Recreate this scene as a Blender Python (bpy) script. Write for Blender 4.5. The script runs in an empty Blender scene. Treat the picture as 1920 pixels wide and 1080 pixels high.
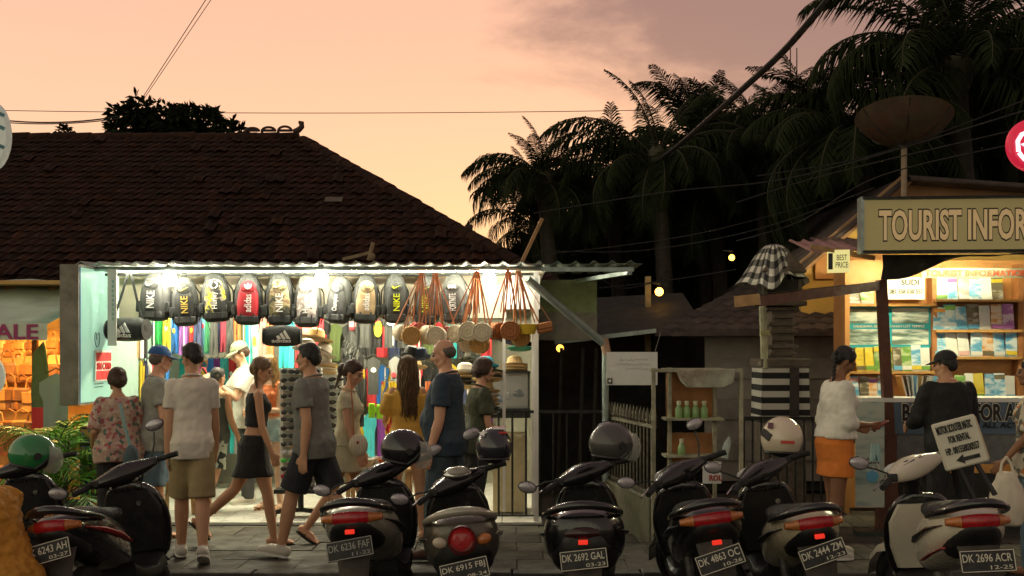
import bpy, bmesh, math, random
from mathutils import Vector, Matrix, Euler

random.seed(7)
R = math.radians
SC = bpy.context.scene
COL = SC.collection
# ------------------------------------------------------------------ camera
F, HZ, CAMZ = 2000.0, 660.0, 1.70      # focal length and horizon in photo pixels, eye height in metres
cam_d = bpy.data.cameras.new('camera')
cam_d.sensor_width = 36.0
cam_d.lens = F / 1920 * 36
cam_d.shift_y = (HZ - 540) / 1920
cam_d.clip_end = 2000
cam_d.clip_start = 0.05
cam = bpy.data.objects.new('camera', cam_d)
COL.objects.link(cam)
cam.location = (0, 0, CAMZ)
cam.rotation_euler = (R(90), 0, 0)
SC.camera = cam
# ------------------------------------------------------------------ world (dusk, glow in front, sky behind brightened as fill light)
SUN_EL = 1.5
world = bpy.data.worlds.new('World')
SC.world = world
world.use_nodes = True
wn = world.node_tree.nodes
wl = world.node_tree.links
wn.clear()
def wnode(t, **kw):
    n = wn.new(t)
    for k, v in kw.items(): setattr(n, k, v)
    return n
def wmath(op, a, b=None, clamp=False):
    n = wnode('ShaderNodeMath', operation=op); n.use_clamp = clamp
    for i, s in enumerate((a, b)):
        if s is None: continue
        if isinstance(s, (int, float)): n.inputs[i].default_value = s
        else: wl.new(s, n.inputs[i])
    return n.outputs[0]
def wmix(fac, a, b, blend='MIX'):
    n = wnode('ShaderNodeMix', data_type='RGBA', blend_type=blend)
    for i, s in ((0, fac), (6, a), (7, b)):
        if isinstance(s, (int, float)): n.inputs[i].default_value = s
        elif isinstance(s, tuple): n.inputs[i].default_value = (*s, 1)
        else: wl.new(s, n.inputs[i])
    return n.outputs[2]
tc = wnode('ShaderNodeTexCoord')
sep = wnode('ShaderNodeSeparateXYZ'); wl.new(tc.outputs['Generated'], sep.inputs[0])
ramp = wnode('ShaderNodeValToRGB'); wl.new(sep.outputs['Z'], ramp.inputs[0])
cr = ramp.color_ramp
stops = [(0.0, (1.0, .60, .29)), (.10, (.98, .59, .31)), (.20, (.96, .535, .325)), (.32, (.86, .455, .305)),
         (.5, (.42, .28, .23)), (.75, (.22, .19, .19)), (1.0, (.17, .155, .16))]
cr.elements[0].position, cr.elements[0].color = stops[0][0], (*stops[0][1], 1)
cr.elements[1].position, cr.elements[1].color = stops[-1][0], (*stops[-1][1], 1)
for p, c in stops[1:-1]:
    e = cr.elements.new(p); e.color = (*c, 1)
# azimuth falloff: 1 towards +Y (west), blending into the brightened east sky
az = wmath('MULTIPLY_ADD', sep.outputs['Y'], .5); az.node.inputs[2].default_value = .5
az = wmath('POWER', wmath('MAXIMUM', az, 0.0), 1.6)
east = wmix(wmath('MULTIPLY', sep.outputs['Z'], 1.0, True), (.90, .81, .56), (.44, .40, .31))  # east side raised well above dusk level to front-light the people
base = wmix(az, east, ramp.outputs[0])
# clouds: a purple grey bank high on the right, streaky elsewhere
mp = wnode('ShaderNodeMapping'); mp.inputs['Scale'].default_value = (1.0, 1.0, 2.6)
mp.inputs['Rotation'].default_value = (0, R(-14), 0)
wl.new(tc.outputs['Generated'], mp.inputs[0])
cn = wnode('ShaderNodeTexNoise'); cn.inputs['Scale'].default_value = 3.6; cn.inputs['Detail'].default_value = 9; cn.inputs['Distortion'].default_value = .25
cn.inputs['Roughness'].default_value = .60
wl.new(mp.outputs[0], cn.inputs['Vector'])
side = wmath('MULTIPLY_ADD', sep.outputs['X'], 1.6); side.node.inputs[2].default_value = -.29
elev = wmath('MULTIPLY', wmath('SUBTRACT', sep.outputs['Z'], .16), 1.6)
cov = wmath('ADD', wmath('ADD', side, elev), cn.outputs[0])
cmask = wnode('ShaderNodeMapRange'); cmask.interpolation_type = 'SMOOTHSTEP'
cmask.inputs[1].default_value = .42; cmask.inputs[2].default_value = .70
wl.new(cov, cmask.inputs[0])
cmask_f = wmath('MULTIPLY', cmask.outputs[0], .92)
cloud2 = wmix(.84, base, (.18, .10, .104))
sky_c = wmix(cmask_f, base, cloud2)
nis = wnode('ShaderNodeTexSky', sky_type='NISHITA')
nis.sun_disc = False; nis.sun_elevation = R(SUN_EL); nis.sun_rotation = R(0)
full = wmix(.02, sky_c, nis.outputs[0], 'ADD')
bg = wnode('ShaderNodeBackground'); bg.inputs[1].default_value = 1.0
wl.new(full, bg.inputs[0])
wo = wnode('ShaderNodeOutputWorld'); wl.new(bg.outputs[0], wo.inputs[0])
# ------------------------------------------------------------------ sun (almost set, behind the roofs)
sun_d = bpy.data.lights.new('sun', 'SUN'); sun_d.energy = .25; sun_d.angle = R(8); sun_d.color = (1, .62, .35)
sun = bpy.data.objects.new('sun', sun_d); COL.objects.link(sun)
sun.rotation_euler = (R(-(90 - SUN_EL)), 0, 0)
SC.view_settings.view_transform = 'Standard'
SC.view_settings.look = 'None'
SC.view_settings.gamma = 1.0
SC.view_settings.exposure = 0.15
SC.cycles.use_denoising = True
SC.cycles.max_bounces = 7
SC.cycles.sample_clamp_indirect = 6.0
SC.cycles.caustics_reflective = False
SC.cycles.caustics_refractive = False

# ------------------------------------------------------------------ helpers
def P(px, py, Y): return Vector(((px - 960) / F * Y, Y, CAMZ - (py - HZ) / F * Y))
def PX(px, Y): return (px - 960) / F * Y
def PZ(py, Y): return CAMZ - (py - HZ) / F * Y
MATS = {}
def srgb(r, g, b):
    f = lambda c: (c / 12.92 if c <= .04045 else ((c + .055) / 1.055) ** 2.4)
    return (f(r / 255), f(g / 255), f(b / 255))
def nt(m):
    m.use_nodes = True
    n, l = m.node_tree.nodes, m.node_tree.links
    return n, l, n['Principled BSDF']
def mat(key, col=(.5, .5, .5), rough=.6, metal=0.0, var=.18, scale=14.0, bump=.15, emis=None, es=0.0, coat=0.0,
        trans=0.0, alpha=1.0, rnd=0.0, dirt=0.0, spec=None, col2=None):
    """procedural material: base colour broken up by two noises, fine bump, optional per-object value shift"""
    if key in MATS: return MATS[key]
    m = bpy.data.materials.new(key); MATS[key] = m
    n, l, b = nt(m)
    b.inputs['Roughness'].default_value = rough
    b.inputs['Metallic'].default_value = metal
    if coat: b.inputs['Coat Weight'].default_value = coat
    if trans: b.inputs['Transmission Weight'].default_value = trans
    if alpha < 1: b.inputs['Alpha'].default_value = alpha
    if spec is not None: b.inputs['Specular IOR Level'].default_value = spec
    if emis: 
        b.inputs['Emission Color'].default_value = (*emis, 1); b.inputs['Emission Strength'].default_value = es
    t = n.new('ShaderNodeTexCoord')
    nz = n.new('ShaderNodeTexNoise'); nz.inputs['Scale'].default_value = scale; nz.inputs['Detail'].default_value = 5
    vec = t.outputs['Object']
    if rnd:      # alike pieces must not repeat the same marks
        oi0 = n.new('ShaderNodeObjectInfo'); va = n.new('ShaderNodeVectorMath'); va.operation = 'MULTIPLY_ADD'
        l.new(oi0.outputs['Random'], va.inputs[0]); va.inputs[1].default_value = (31, 17, 23); l.new(vec, va.inputs[2]); vec = va.outputs[0]
    l.new(vec, nz.inputs['Vector'])
    mr = n.new('ShaderNodeMapRange'); mr.inputs[1].default_value = .3; mr.inputs[2].default_value = .7
    mr.inputs[3].default_value = 1 - var; mr.inputs[4].default_value = 1 + var
    l.new(nz.outputs[0], mr.inputs[0])
    val = mr.outputs[0]
    if rnd:
        oi = n.new('ShaderNodeObjectInfo')
        m2 = n.new('ShaderNodeMapRange'); m2.inputs[3].default_value = 1 - rnd; m2.inputs[4].default_value = 1 + rnd
        l.new(oi.outputs['Random'], m2.inputs[0])
        mm = n.new('ShaderNodeMath'); mm.operation = 'MULTIPLY'
        l.new(val, mm.inputs[0]); l.new(m2.outputs[0], mm.inputs[1]); val = mm.outputs[0]
    hs = n.new('ShaderNodeMix'); hs.data_type = 'RGBA'; hs.blend_type = 'MULTIPLY'; hs.inputs[0].default_value = 1
    cb = n.new('ShaderNodeCombineColor')
    for i in range(3): l.new(val, cb.inputs[i])
    hs.inputs[6].default_value = (*col, 1)
    l.new(cb.outputs[0], hs.inputs[7])
    out = hs.outputs[2]
    if col2 is not None or dirt:
        n2 = n.new('ShaderNodeTexNoise'); n2.inputs['Scale'].default_value = scale * .35; n2.inputs['Detail'].default_value = 6
        n2.inputs['Roughness'].default_value = .65
        l.new(vec, n2.inputs['Vector'])
        m3 = n.new('ShaderNodeMapRange'); m3.inputs[1].default_value = .48; m3.inputs[2].default_value = .68
        m3.inputs[4].default_value = dirt if dirt else 1.0
        l.new(n2.outputs[0], m3.inputs[0])
        mx = n.new('ShaderNodeMix'); mx.data_type = 'RGBA'
        l.new(m3.outputs[0], mx.inputs[0]); l.new(out, mx.inputs[6])
        c2 = col2 if col2 is not None else tuple(c * .3 + .01 for c in col)
        mx.inputs[7].default_value = (*c2, 1); out = mx.outputs[2]
    l.new(out, b.inputs['Base Color'])
    rv = n.new('ShaderNodeMapRange'); rv.inputs[1].default_value = .35; rv.inputs[2].default_value = .7
    rv.inputs[3].default_value = rough * .75; rv.inputs[4].default_value = min(1, rough * 1.7)
    rn = n.new('ShaderNodeTexNoise'); rn.inputs['Scale'].default_value = scale * .8; rn.inputs['Detail'].default_value = 6; rn.inputs['Roughness'].default_value = .7
    l.new(t.outputs['Object'], rn.inputs['Vector']); l.new(rn.outputs[0], rv.inputs[0]); l.new(rv.outputs[0], b.inputs['Roughness'])
    if bump:
        nb = n.new('ShaderNodeTexNoise'); nb.inputs['Scale'].default_value = scale * 4; nb.inputs['Detail'].default_value = 4
        l.new(t.outputs['Object'], nb.inputs['Vector'])
        bp = n.new('ShaderNodeBump'); bp.inputs['Strength'].default_value = bump; bp.inputs['Distance'].default_value = .01
        l.new(nb.outputs[0], bp.inputs['Height']); l.new(bp.outputs[0], b.inputs['Normal'])
    return m
def emit(key, col, s):
    return mat(key, col, .4, emis=col, es=s, var=.05, bump=0)
def ramp_mat(key, tex, stops, scale, rough=.8, const=True, stretch=(1, 1, 1), bump=.2, emis=0.0, coord='Object', detail=3, rnd=True):
    """pattern print: noise / voronoi / wave / checker through a colour ramp"""
    if key in MATS: return MATS[key]
    m = bpy.data.materials.new(key); MATS[key] = m
    n, l, b = nt(m)
    b.inputs['Roughness'].default_value = rough
    t = n.new('ShaderNodeTexCoord'); mp = n.new('ShaderNodeMapping'); mp.inputs['Scale'].default_value = stretch
    l.new(t.outputs[coord], mp.inputs[0])
    vec = mp.outputs[0]
    if rnd:
        oi = n.new('ShaderNodeObjectInfo')
        ad = n.new('ShaderNodeVectorMath'); ad.operation = 'MULTIPLY_ADD'
        cx = n.new('ShaderNodeCombineXYZ')
        for i in range(3): l.new(oi.outputs['Random'], cx.inputs[i])
        l.new(cx.outputs[0], ad.inputs[0]); ad.inputs[1].default_value = (7, 13, 5); l.new(vec, ad.inputs[2]); vec = ad.outputs[0]
    if tex == 'noise':
        x = n.new('ShaderNodeTexNoise'); x.inputs['Detail'].default_value = detail; o = x.outputs[0]
    elif tex == 'voronoi':
        x = n.new('ShaderNodeTexVoronoi'); o = x.outputs['Color']
    elif tex == 'dist':
        x = n.new('ShaderNodeTexVoronoi'); o = x.outputs['Distance']
    elif tex == 'wave':
        x = n.new('ShaderNodeTexWave'); x.inputs['Distortion'].default_value = detail; o = x.outputs['Fac']
    x.inputs['Scale'].default_value = scale
    l.new(vec, x.inputs['Vector'])
    r = n.new('ShaderNodeValToRGB'); l.new(o, r.inputs[0])
    r.color_ramp.interpolation = 'CONSTANT' if const else 'LINEAR'
    e = r.color_ramp.elements
    e[0].position, e[0].color = stops[0][0], (*stops[0][1], 1)
    e[1].position, e[1].color = stops[-1][0], (*stops[-1][1], 1)
    for p, c in stops[1:-1]:
        k = e.new(p); k.color = (*c, 1)
    l.new(r.outputs[0], b.inputs['Base Color'])
    if emis:
        l.new(r.outputs[0], b.inputs['Emission Color']); b.inputs['Emission Strength'].default_value = emis
    if bump:
        nb = n.new('ShaderNodeTexNoise'); nb.inputs['Scale'].default_value = 40
        l.new(t.outputs['Object'], nb.inputs['Vector'])
        bp = n.new('ShaderNodeBump'); bp.inputs['Strength'].default_value = bump; bp.inputs['Distance'].default_value = .01
        l.new(nb.outputs[0], bp.inputs['Height']); l.new(bp.outputs[0], b.inputs['Normal'])
    return m
def check_mat(key, size, a=(.62, .60, .52), b_=(.012, .012, .012), mid=(.16, .155, .14)):
    """woven black / grey / white checked cloth, squares in object x-z and y-z"""
    if key in MATS: return MATS[key]
    m = bpy.data.materials.new(key); MATS[key] = m
    n, l, b = nt(m); b.inputs['Roughness'].default_value = .9
    uv = n.new('ShaderNodeUVMap')
    sp = n.new('ShaderNodeSeparateXYZ'); l.new(uv.outputs[0], sp.inputs[0])
    def band(o):
        a1 = n.new('ShaderNodeMath'); a1.operation = 'DIVIDE'; l.new(o, a1.inputs[0]); a1.inputs[1].default_value = size * 2
        a2 = n.new('ShaderNodeMath'); a2.operation = 'FRACT'; l.new(a1.outputs[0], a2.inputs[0])
        a3 = n.new('ShaderNodeMath'); a3.operation = 'GREATER_THAN'; l.new(a2.outputs[0], a3.inputs[0]); a3.inputs[1].default_value = .5
        return a3.outputs[0]
    s = n.new('ShaderNodeMath'); s.operation = 'ADD'; l.new(band(sp.outputs[0]), s.inputs[0]); l.new(band(sp.outputs[1]), s.inputs[1])
    h = n.new('ShaderNodeMath'); h.operation = 'MULTIPLY'; l.new(s.outputs[0], h.inputs[0]); h.inputs[1].default_value = .5
    r = n.new('ShaderNodeValToRGB'); r.color_ramp.interpolation = 'CONSTANT'; l.new(h.outputs[0], r.inputs[0])
    e = r.color_ramp.elements
    e[0].color = (*b_, 1); e[1].position = .75; e[1].color = (*a, 1)
    k = e.new(.25); k.color = (*mid, 1)
    l.new(r.outputs[0], b.inputs['Base Color'])
    return m

class MB:
    """collects geometry for ONE mesh object"""
    def __init__(s): s.v, s.f, s.uv = [], [], None
    def add(s, vs, fs, M=None):
        o = len(s.v)
        s.v += [tuple(M @ Vector(v)) for v in vs] if M is not None else [tuple(v) for v in vs]
        s.f += [tuple(i + o for i in f) for f in fs]
        return s
    def box(s, c, d, M=None, rz=0, top=None):
        x, y, z = d[0] / 2, d[1] / 2, d[2] / 2
        tx, ty = (x, y) if top is None else (top[0] / 2, top[1] / 2)
        vs = [(-x, -y, -z), (x, -y, -z), (x, y, -z), (-x, y, -z), (-tx, -ty, z), (tx, -ty, z), (tx, ty, z), (-tx, ty, z)]
        T = Matrix.Translation(c) @ (Matrix.Rotation(rz, 4, 'Z') if rz else Matrix.Identity(4))
        if M is not None: T = Matrix.Translation(c) @ M
        return s.add(vs, [(0, 3, 2, 1), (4, 5, 6, 7), (0, 1, 5, 4), (1, 2, 6, 5), (2, 3, 7, 6), (3, 0, 4, 7)], T)
    def bar(s, a, b, w, h=None, up=(0, 0, 1)):
        """rectangular bar from a to b"""
        a, b = Vector(a), Vector(b); h = h or w
        d = (b - a).normalized(); up = Vector(up)
        if abs(d.dot(up)) > .99: up = Vector((0, 1, 0))
        x = d.cross(up).normalized(); y = x.cross(d)
        vs = [p + x * (i * w / 2) + y * (j * h / 2) for p in (a, b) for i, j in ((-1, -1), (1, -1), (1, 1), (-1, 1))]
        return s.add(vs, [(0, 1, 2, 3), (7, 6, 5, 4), (0, 4, 5, 1), (1, 5, 6, 2), (2, 6, 7, 3), (3, 7, 4, 0)])
    def loft(s, rings, cap=True, close=False):
        n = len(rings[0]); o = len(s.v)
        for r in rings: s.v += [tuple(p) for p in r]
        m = len(rings)
        for i in range(m if close else m - 1):
            a, b = o + i * n, o + ((i + 1) % m) * n
            for k in range(n): s.f.append((a + k, a + (k + 1) % n, b + (k + 1) % n, b + k))
        if cap and not close:
            s.f.append(tuple(o + k for k in reversed(range(n))))
            s.f.append(tuple(o + (m - 1) * n + k for k in range(n)))
        return s
    def tube(s, pts, r, n=8, cap=True, flat=1.0):
        pts = [Vector(p) for p in pts]
        rs = r if isinstance(r, (list, tuple)) else [r] * len(pts)
        rings = []; prev = None
        for i, p in enumerate(pts):
            t = (pts[min(i + 1, len(pts) - 1)] - pts[max(i - 1, 0)])
            t = t.normalized() if t.length > 1e-9 else Vector((0, 0, 1))
            if prev is None:
                u = Vector((0, 0, 1)) if abs(t.z) < .9 else Vector((0, 1, 0))
                x = t.cross(u).normalized()
            else:
                x = (prev - t * prev.dot(t)).normalized()
            prev = x; y = t.cross(x)
            rings.append([p + x * (rs[i] * math.cos(2 * math.pi * k / n)) + y * (rs[i] * flat * math.sin(2 * math.pi * k / n)) for k in range(n)])
        return s.loft(rings, cap)
    def ell(s, c, r, n=12, m=8, M=None):
        if isinstance(r, (int, float)): r = (r, r, r)
        vs, fs = [], []
        for i in range(1, m):
            a = math.pi * i / m
            for k in range(n):
                b = 2 * math.pi * k / n
                vs.append((r[0] * math.sin(a) * math.cos(b), r[1] * math.sin(a) * math.sin(b), r[2] * math.cos(a)))
        vs.append((0, 0, r[2])); vs.append((0, 0, -r[2]))
        for i in range(m - 2):
            for k in range(n):
                fs.append((i * n + k, (i + 1) * n + k, (i + 1) * n + (k + 1) % n, i * n + (k + 1) % n))
        t, bt = len(vs) - 2, len(vs) - 1
        for k in range(n):
            fs.append((t, k, (k + 1) % n)); fs.append((bt, (m - 2) * n + (k + 1) % n, (m - 2) * n + k))
        T = Matrix.Translation(c)
        if M is not None: T = T @ M
        return s.add(vs, fs, T)
    def cap(s, a, b, ra, rb, n=10):
        """tapered capsule"""
        a, b = Vector(a), Vector(b); d = (b - a)
        if d.length < 1e-6: d = Vector((0, 0, 1e-4))
        d = d.normalized()
        pts, rs = [], []
        for t in (90, 60, 30, 0): pts.append(a - d * ra * math.sin(R(t))); rs.append(max(ra * math.cos(R(t)), ra * .05))
        for t in (0, 30, 60, 90): pts.append(b + d * rb * math.sin(R(t))); rs.append(max(rb * math.cos(R(t)), rb * .05))
        return s.tube(pts, rs, n)
    def lathe(s, prof, n=16, M=None, cap=True):
        M = M if M is not None else Matrix.Identity(4)
        return s.loft([[M @ Vector((r * math.cos(2 * math.pi * k / n), r * math.sin(2 * math.pi * k / n), z)) for k in range(n)] for r, z in prof], cap)
    def prism(s, poly, t, M=None):
        """polygon in local x-z, thickness t along y, centred"""
        n = len(poly)
        vs = [(x, -t / 2, z) for x, z in poly] + [(x, t / 2, z) for x, z in poly]
        fs = [tuple(range(n)), tuple(reversed(range(n, 2 * n)))] + [(k, k + n, (k + 1) % n + n, (k + 1) % n) for k in range(n)]
        return s.add(vs, fs, M)
    def mesh(s, name, m=None, smooth=True, ang=40):
        me = bpy.data.meshes.new(name)
        me.from_pydata(s.v, [], s.f); 
        if s.uv:
            L = me.uv_layers.new(name='UVMap')
            for lp in me.loops: L.data[lp.index].uv = s.uv[lp.vertex_index]
        bm = bmesh.new(); bm.from_mesh(me); bmesh.ops.recalc_face_normals(bm, faces=bm.faces); bm.to_mesh(me); bm.free()
        if m is not None: me.materials.append(m)
        if smooth:
            me.polygons.foreach_set('use_smooth', [True] * len(me.polygons))
            me.set_sharp_from_angle(angle=R(ang))
        me.update()
        return me
    def build(s, name, m=None, parent=None, loc=None, rot=None, smooth=True, bevel=0, sub=0, remesh=0, disp=0, dscale=.08, smit=4, ang=40):
        o = bpy.data.objects.new(name, s.mesh(name, m, smooth, ang))
        COL.objects.link(o)
        if parent is not None: o.parent = parent
        if loc is not None: o.location = loc
        if rot is not None: o.rotation_euler = rot
        if bevel:
            b = o.modifiers.new('bevel', 'BEVEL'); b.width = bevel; b.segments = 2; b.limit_method = 'ANGLE'; b.angle_limit = R(35)
        if sub:
            b = o.modifiers.new('sub', 'SUBSURF'); b.levels = sub; b.render_levels = sub
        if remesh:
            b = o.modifiers.new('remesh', 'REMESH'); b.mode = 'VOXEL'; b.voxel_size = remesh; b.use_smooth_shade = True
            b = o.modifiers.new('smooth', 'SMOOTH'); b.factor = .5; b.iterations = smit
        if disp:
            k = 'clouds%.3f' % dscale
            tx = bpy.data.textures.get(k)
            if tx is None:
                tx = bpy.data.textures.new(k, 'CLOUDS'); tx.noise_scale = dscale; tx.noise_depth = 2
            b = o.modifiers.new('folds', 'DISPLACE'); b.texture = tx; b.strength = disp; b.mid_level = .5; b.texture_coords = 'LOCAL'
        return o
def tag(o, label, cat, group=None):
    o['label'] = label; o['category'] = cat
    if group: o['group'] = group
    return o
def structure(o): o['kind'] = 'structure'; return o
def thing(name, label, cat, loc=(0, 0, 0), rz=0, group=None, rot=None):
    o = bpy.data.objects.new(name, None); COL.objects.link(o)
    o.empty_display_size = .1
    o.location = loc; o.rotation_euler = rot if rot is not None else (0, 0, rz)
    return tag(o, label, cat, group)
def inst(src, parent=None, loc=None, rot=None, scale=None):
    c = src.copy(); COL.objects.link(c); c.parent = parent
    if loc is not None: c.location = loc
    if rot is not None: c.rotation_euler = rot
    if scale is not None: c.scale = scale
    return c
def ring(c, ux, uy, rx, ry, n=16, p=2.4):
    out = []
    for k in range(n):
        a = 2 * math.pi * k / n; ca, sa = math.cos(a), math.sin(a)
        out.append(c + ux * (rx * math.copysign(abs(ca) ** (2 / p), ca)) + uy * (ry * math.copysign(abs(sa) ** (2 / p), sa)))
    return out
TEXTC = {}
def text_mesh(s, m, bold=0.0, ex=.002):
    k = (s, m.name, bold, ex)
    if k in TEXTC: return TEXTC[k]
    cu = bpy.data.curves.new('t', 'FONT'); cu.body = s; cu.size = 1; cu.align_x = 'CENTER'; cu.align_y = 'CENTER'
    cu.extrude = ex; cu.offset = bold; cu.resolution_u = 3; cu.space_line = .9
    ob = bpy.data.objects.new('t', cu)
    me = bpy.data.meshes.new_from_object(ob)
    me.name = 'lettering'; me.materials.clear(); me.materials.append(m)
    xs = [v.co.x for v in me.vertices]; ys = [v.co.y for v in me.vertices]
    dim = (max(xs) - min(xs), max(ys) - min(ys), (max(xs) + min(xs)) / 2, (max(ys) + min(ys)) / 2)
    bpy.data.objects.remove(ob); bpy.data.curves.remove(cu)
    TEXTC[k] = (me, dim)
    return TEXTC[k]
def lettering(s, m, parent, loc, w, h, rot=(R(90), 0, 0), bold=0.0, name='lettering', ex=.004, ref=None):
    """text stretched into a w x h box, centred at loc, facing -y by default"""
    me, (dx, dy, cx, cy) = text_mesh(s, m, bold, ex)
    if ref is not None: dx, dy, cx, cy = text_mesh(s, m, ref, ex)[1]
    o = bpy.data.objects.new(name, me); COL.objects.link(o)
    o.parent = parent; sx, sy = w / dx, h / dy
    o.scale = (sx, sy, 1)
    rm = Matrix.LocRotScale(None, Euler(rot), None) 
    o.rotation_euler = rot
    off = rm @ Vector((-cx * sx, -cy * sy, 0))
    o.location = Vector(loc) + Vector(off[:3])
    return o
# ================================================================== SETTING
GZ = -.14
m_asph = mat('asphalt', (.045, .043, .04), .75, var=.3, scale=30, bump=.5)
m_soil = mat('packed_soil', (.06, .05, .04), .95, var=.3, scale=6, bump=.6)
m_paver = mat('concrete_paver', (.058, .050, .036), .8, var=.35, scale=6, bump=.6, rnd=.4, dirt=.7)
m_joint = mat('joint_sand', (.035, .03, .025), .95, var=.2, scale=30)
m_kerb = mat('kerb_concrete', (.08, .075, .062), .85, var=.3, scale=10, bump=.5, rnd=.2, dirt=.5)
m_ftile = mat('white_floor_tile', (.74, .72, .64), .3, var=.08, scale=5, bump=.05, rnd=.06, dirt=.25)
structure(MB().add([(-600, -100, GZ - .02), (600, -100, GZ - .02), (600, 1200, GZ - .02), (-600, 1200, GZ - .02)], [(0, 1, 2, 3)]).build('ground', m_soil))
structure(MB().add([(-60, -8, GZ), (60, -8, GZ), (60, 8.18, GZ), (-60, 8.18, GZ)], [(0, 1, 2, 3)]).build('road', m_asph))
pave = structure(MB().box((0, 9.95, -.09), (24, 3.2, .12)).build('pavement', m_joint))
structure(MB().box((0, 23.5, -.10), (40, 23.9, .13)).build('yard', m_soil))
rg = random.Random(3)
pm = [MB().box((0, 0, 0), (.434, .391, .045)).build('paver', m_paver, pave, bevel=.006)]
pm[0].location = (-6, 8.62, -.03)
rows = 7
for j in range(rows):
    for i in range(28):
        x = -5.9 + i * .44 + (.22 if j % 2 else 0); y = 8.56 + j * .397
        if abs(x) > .52 * y + .5: continue
        inst(pm[0], pave, (x, y, -.026 + rg.uniform(-.004, .004)), (R(rg.uniform(-.5, .5)), R(rg.uniform(-.5, .5)), R(rg.uniform(-.4, .4))))
bpy.data.objects.remove(pm[0])
kerb = structure(MB().box((0, 8.27, -.15), (24, .14, .22)).build('kerb', m_joint))
k0 = MB().box((0, 0, 0), (.985, .17, .16)).build('kerb_stone', m_kerb, kerb, bevel=.012)
k0.location = (-4.5, 8.27, -.072)
for i in range(1, 10): inst(k0, kerb, (-4.5 + i, 8.27 + rg.uniform(-.006, .006), -.072 + rg.uniform(-.006, .006)))
# a little grass against the wall foot
gm = mat('grass_blade', (.05, .10, .02), .7, var=.3)
g = MB()
for i in range(900):
    x, y = rg.gauss(2.05, .22), 9.72 + abs(rg.gauss(0, .10)); h = rg.uniform(.02, .08); a = rg.uniform(0, 6.3)
    dx, dy = math.cos(a) * .004, math.sin(a) * .004
    g.add([(x - dx, y - dy, 0), (x + dx, y + dy, 0), (x + rg.uniform(-.03, .03), y + rg.uniform(-.03, .03), h)], [(0, 1, 2)])
go = g.build('grass', gm, smooth=False); go['kind'] = 'stuff'; go['label'] = 'short green grass tufts at the foot of the low wall'; go['category'] = 'grass'

# ================================================================== BIG TILED ROOF HOUSE
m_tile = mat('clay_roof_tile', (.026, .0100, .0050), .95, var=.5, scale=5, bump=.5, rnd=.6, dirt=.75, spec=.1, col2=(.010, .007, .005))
m_wallp = mat('old_plaster', (.30, .27, .22), .9, var=.15, scale=5, bump=.3, dirt=.4)
house = thing('tiled_roof_house', 'house with a wide dark brown clay tile hip roof behind the lit souvenir stall', 'house', (-3.5, 15, 0))
def hl(v): return Vector(v) - Vector((-3.5, 15, 0))
EY, EZ, RY_, RZ_ = 12.3, 2.40, 17.0, 5.14
RX0, RX1, CX0, CX1 = -12.0, -3.4, -14.0, .66
mb = MB().box(hl((-6.6, 18.1, 1.12)), (13.6, 8.2, 2.3)); mb.build('wall', m_wallp, house)
by = 2 * RY_ - EY
mb = MB()
vs = [hl(v) for v in ((CX0, EY, EZ), (CX1, EY, EZ), (CX1, by, EZ), (CX0, by, EZ), (RX0, RY_, RZ_), (RX1, RY_, RZ_))]
vs += [v - Vector((0, 0, .08)) for v in vs]
mb.add(vs, [(0, 1, 5, 4), (1, 2, 5), (2, 3, 4, 5), (3, 0, 4), (6, 10, 11, 7), (7, 11, 8), (8, 11, 10, 9), (9, 10, 6), (0, 6, 7, 1), (1, 7, 8, 2), (2, 8, 9, 3), (3, 9, 6, 0)])
roof = mb.build('roof', m_tile, house, smooth=False)
slope = math.atan2(RZ_ - EZ, RY_ - EY); SL = math.hypot(RZ_ - EZ, RY_ - EY)
TW, TL = .142, .215
# one S-shaped pantile, 12 columns of profile, front edge thickness
prof = [(-.5, .0), (-.38, .011), (-.22, .018), (-.06, .014), (.08, .003), (.24, -.004), (.40, -.002), (.5, .003)]
tv, tf = [], []
for y, dz in ((-.02, .020), (TL + .03, .0)):
    for x, z in prof: tv.append((x * TW * 1.04, y, z + dz))
for x, z in prof: tv.append((x * TW * 1.04, -.02, z + .012))
n8 = len(prof)
for k in range(n8 - 1):
    tf.append((k, k + 1, n8 + k + 1, n8 + k)); tf.append((2 * n8 + k, 2 * n8 + k + 1, k + 1, k))
Rs = Matrix.Rotation(slope, 4, 'X')
cells = []
nr = int(SL / TL)
for j in range(nr):
    yy = EY - .06 + j * TL * math.cos(slope); zz = EZ + .004 + (j * TL - .06) * math.sin(slope)
    t = (j + .6) * TL / SL
    xl = max(CX0 + (RX0 - CX0) * t, -.50 * yy - .4); xr = CX1 + (RX1 - CX1) * t
    i = 0; x = xr - TW * .4
    while x > xl:
        cells.append((x, yy, zz)); x -= TW
# largest in view = nearest: the front 300 are parts, the rest one joined part
vis = [c for c in cells if PZ(492, 10.2) < CAMZ + (c[2] - CAMZ) / c[1] * 10.2 or c[0] / c[1] < -.42]
vis.sort(key=lambda c: c[1] * 3 + abs(c[0]) * .2)
near, far = vis[:295], vis[295:]
tb = MB().add(tv, tf)
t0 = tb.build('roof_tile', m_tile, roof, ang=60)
def tpose(c):
    if rg.random() < .035: return hl(c) + Vector((rg.uniform(-.02, .02), -rg.uniform(.02, .07), .012)), (slope + R(rg.uniform(-4, 2)), R(rg.uniform(-3, 3)), R(rg.uniform(-7, 7)))
    return hl(c) + Vector((0, 0, rg.uniform(0, .008))), (slope + R(rg.uniform(-1.5, 1.5)), R(rg.uniform(-2, 2)), R(rg.uniform(-1.5, 1.5)))
t0.location, t0.rotation_euler = tpose(near[0])
for c in near[1:]:
    l_, r_ = tpose(c); inst(t0, roof, l_, r_)
fm = MB()
for c in far:
    l_, r_ = tpose(c); fm.add(tv, tf, Matrix.LocRotScale(l_, Euler(r_), None))
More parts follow.
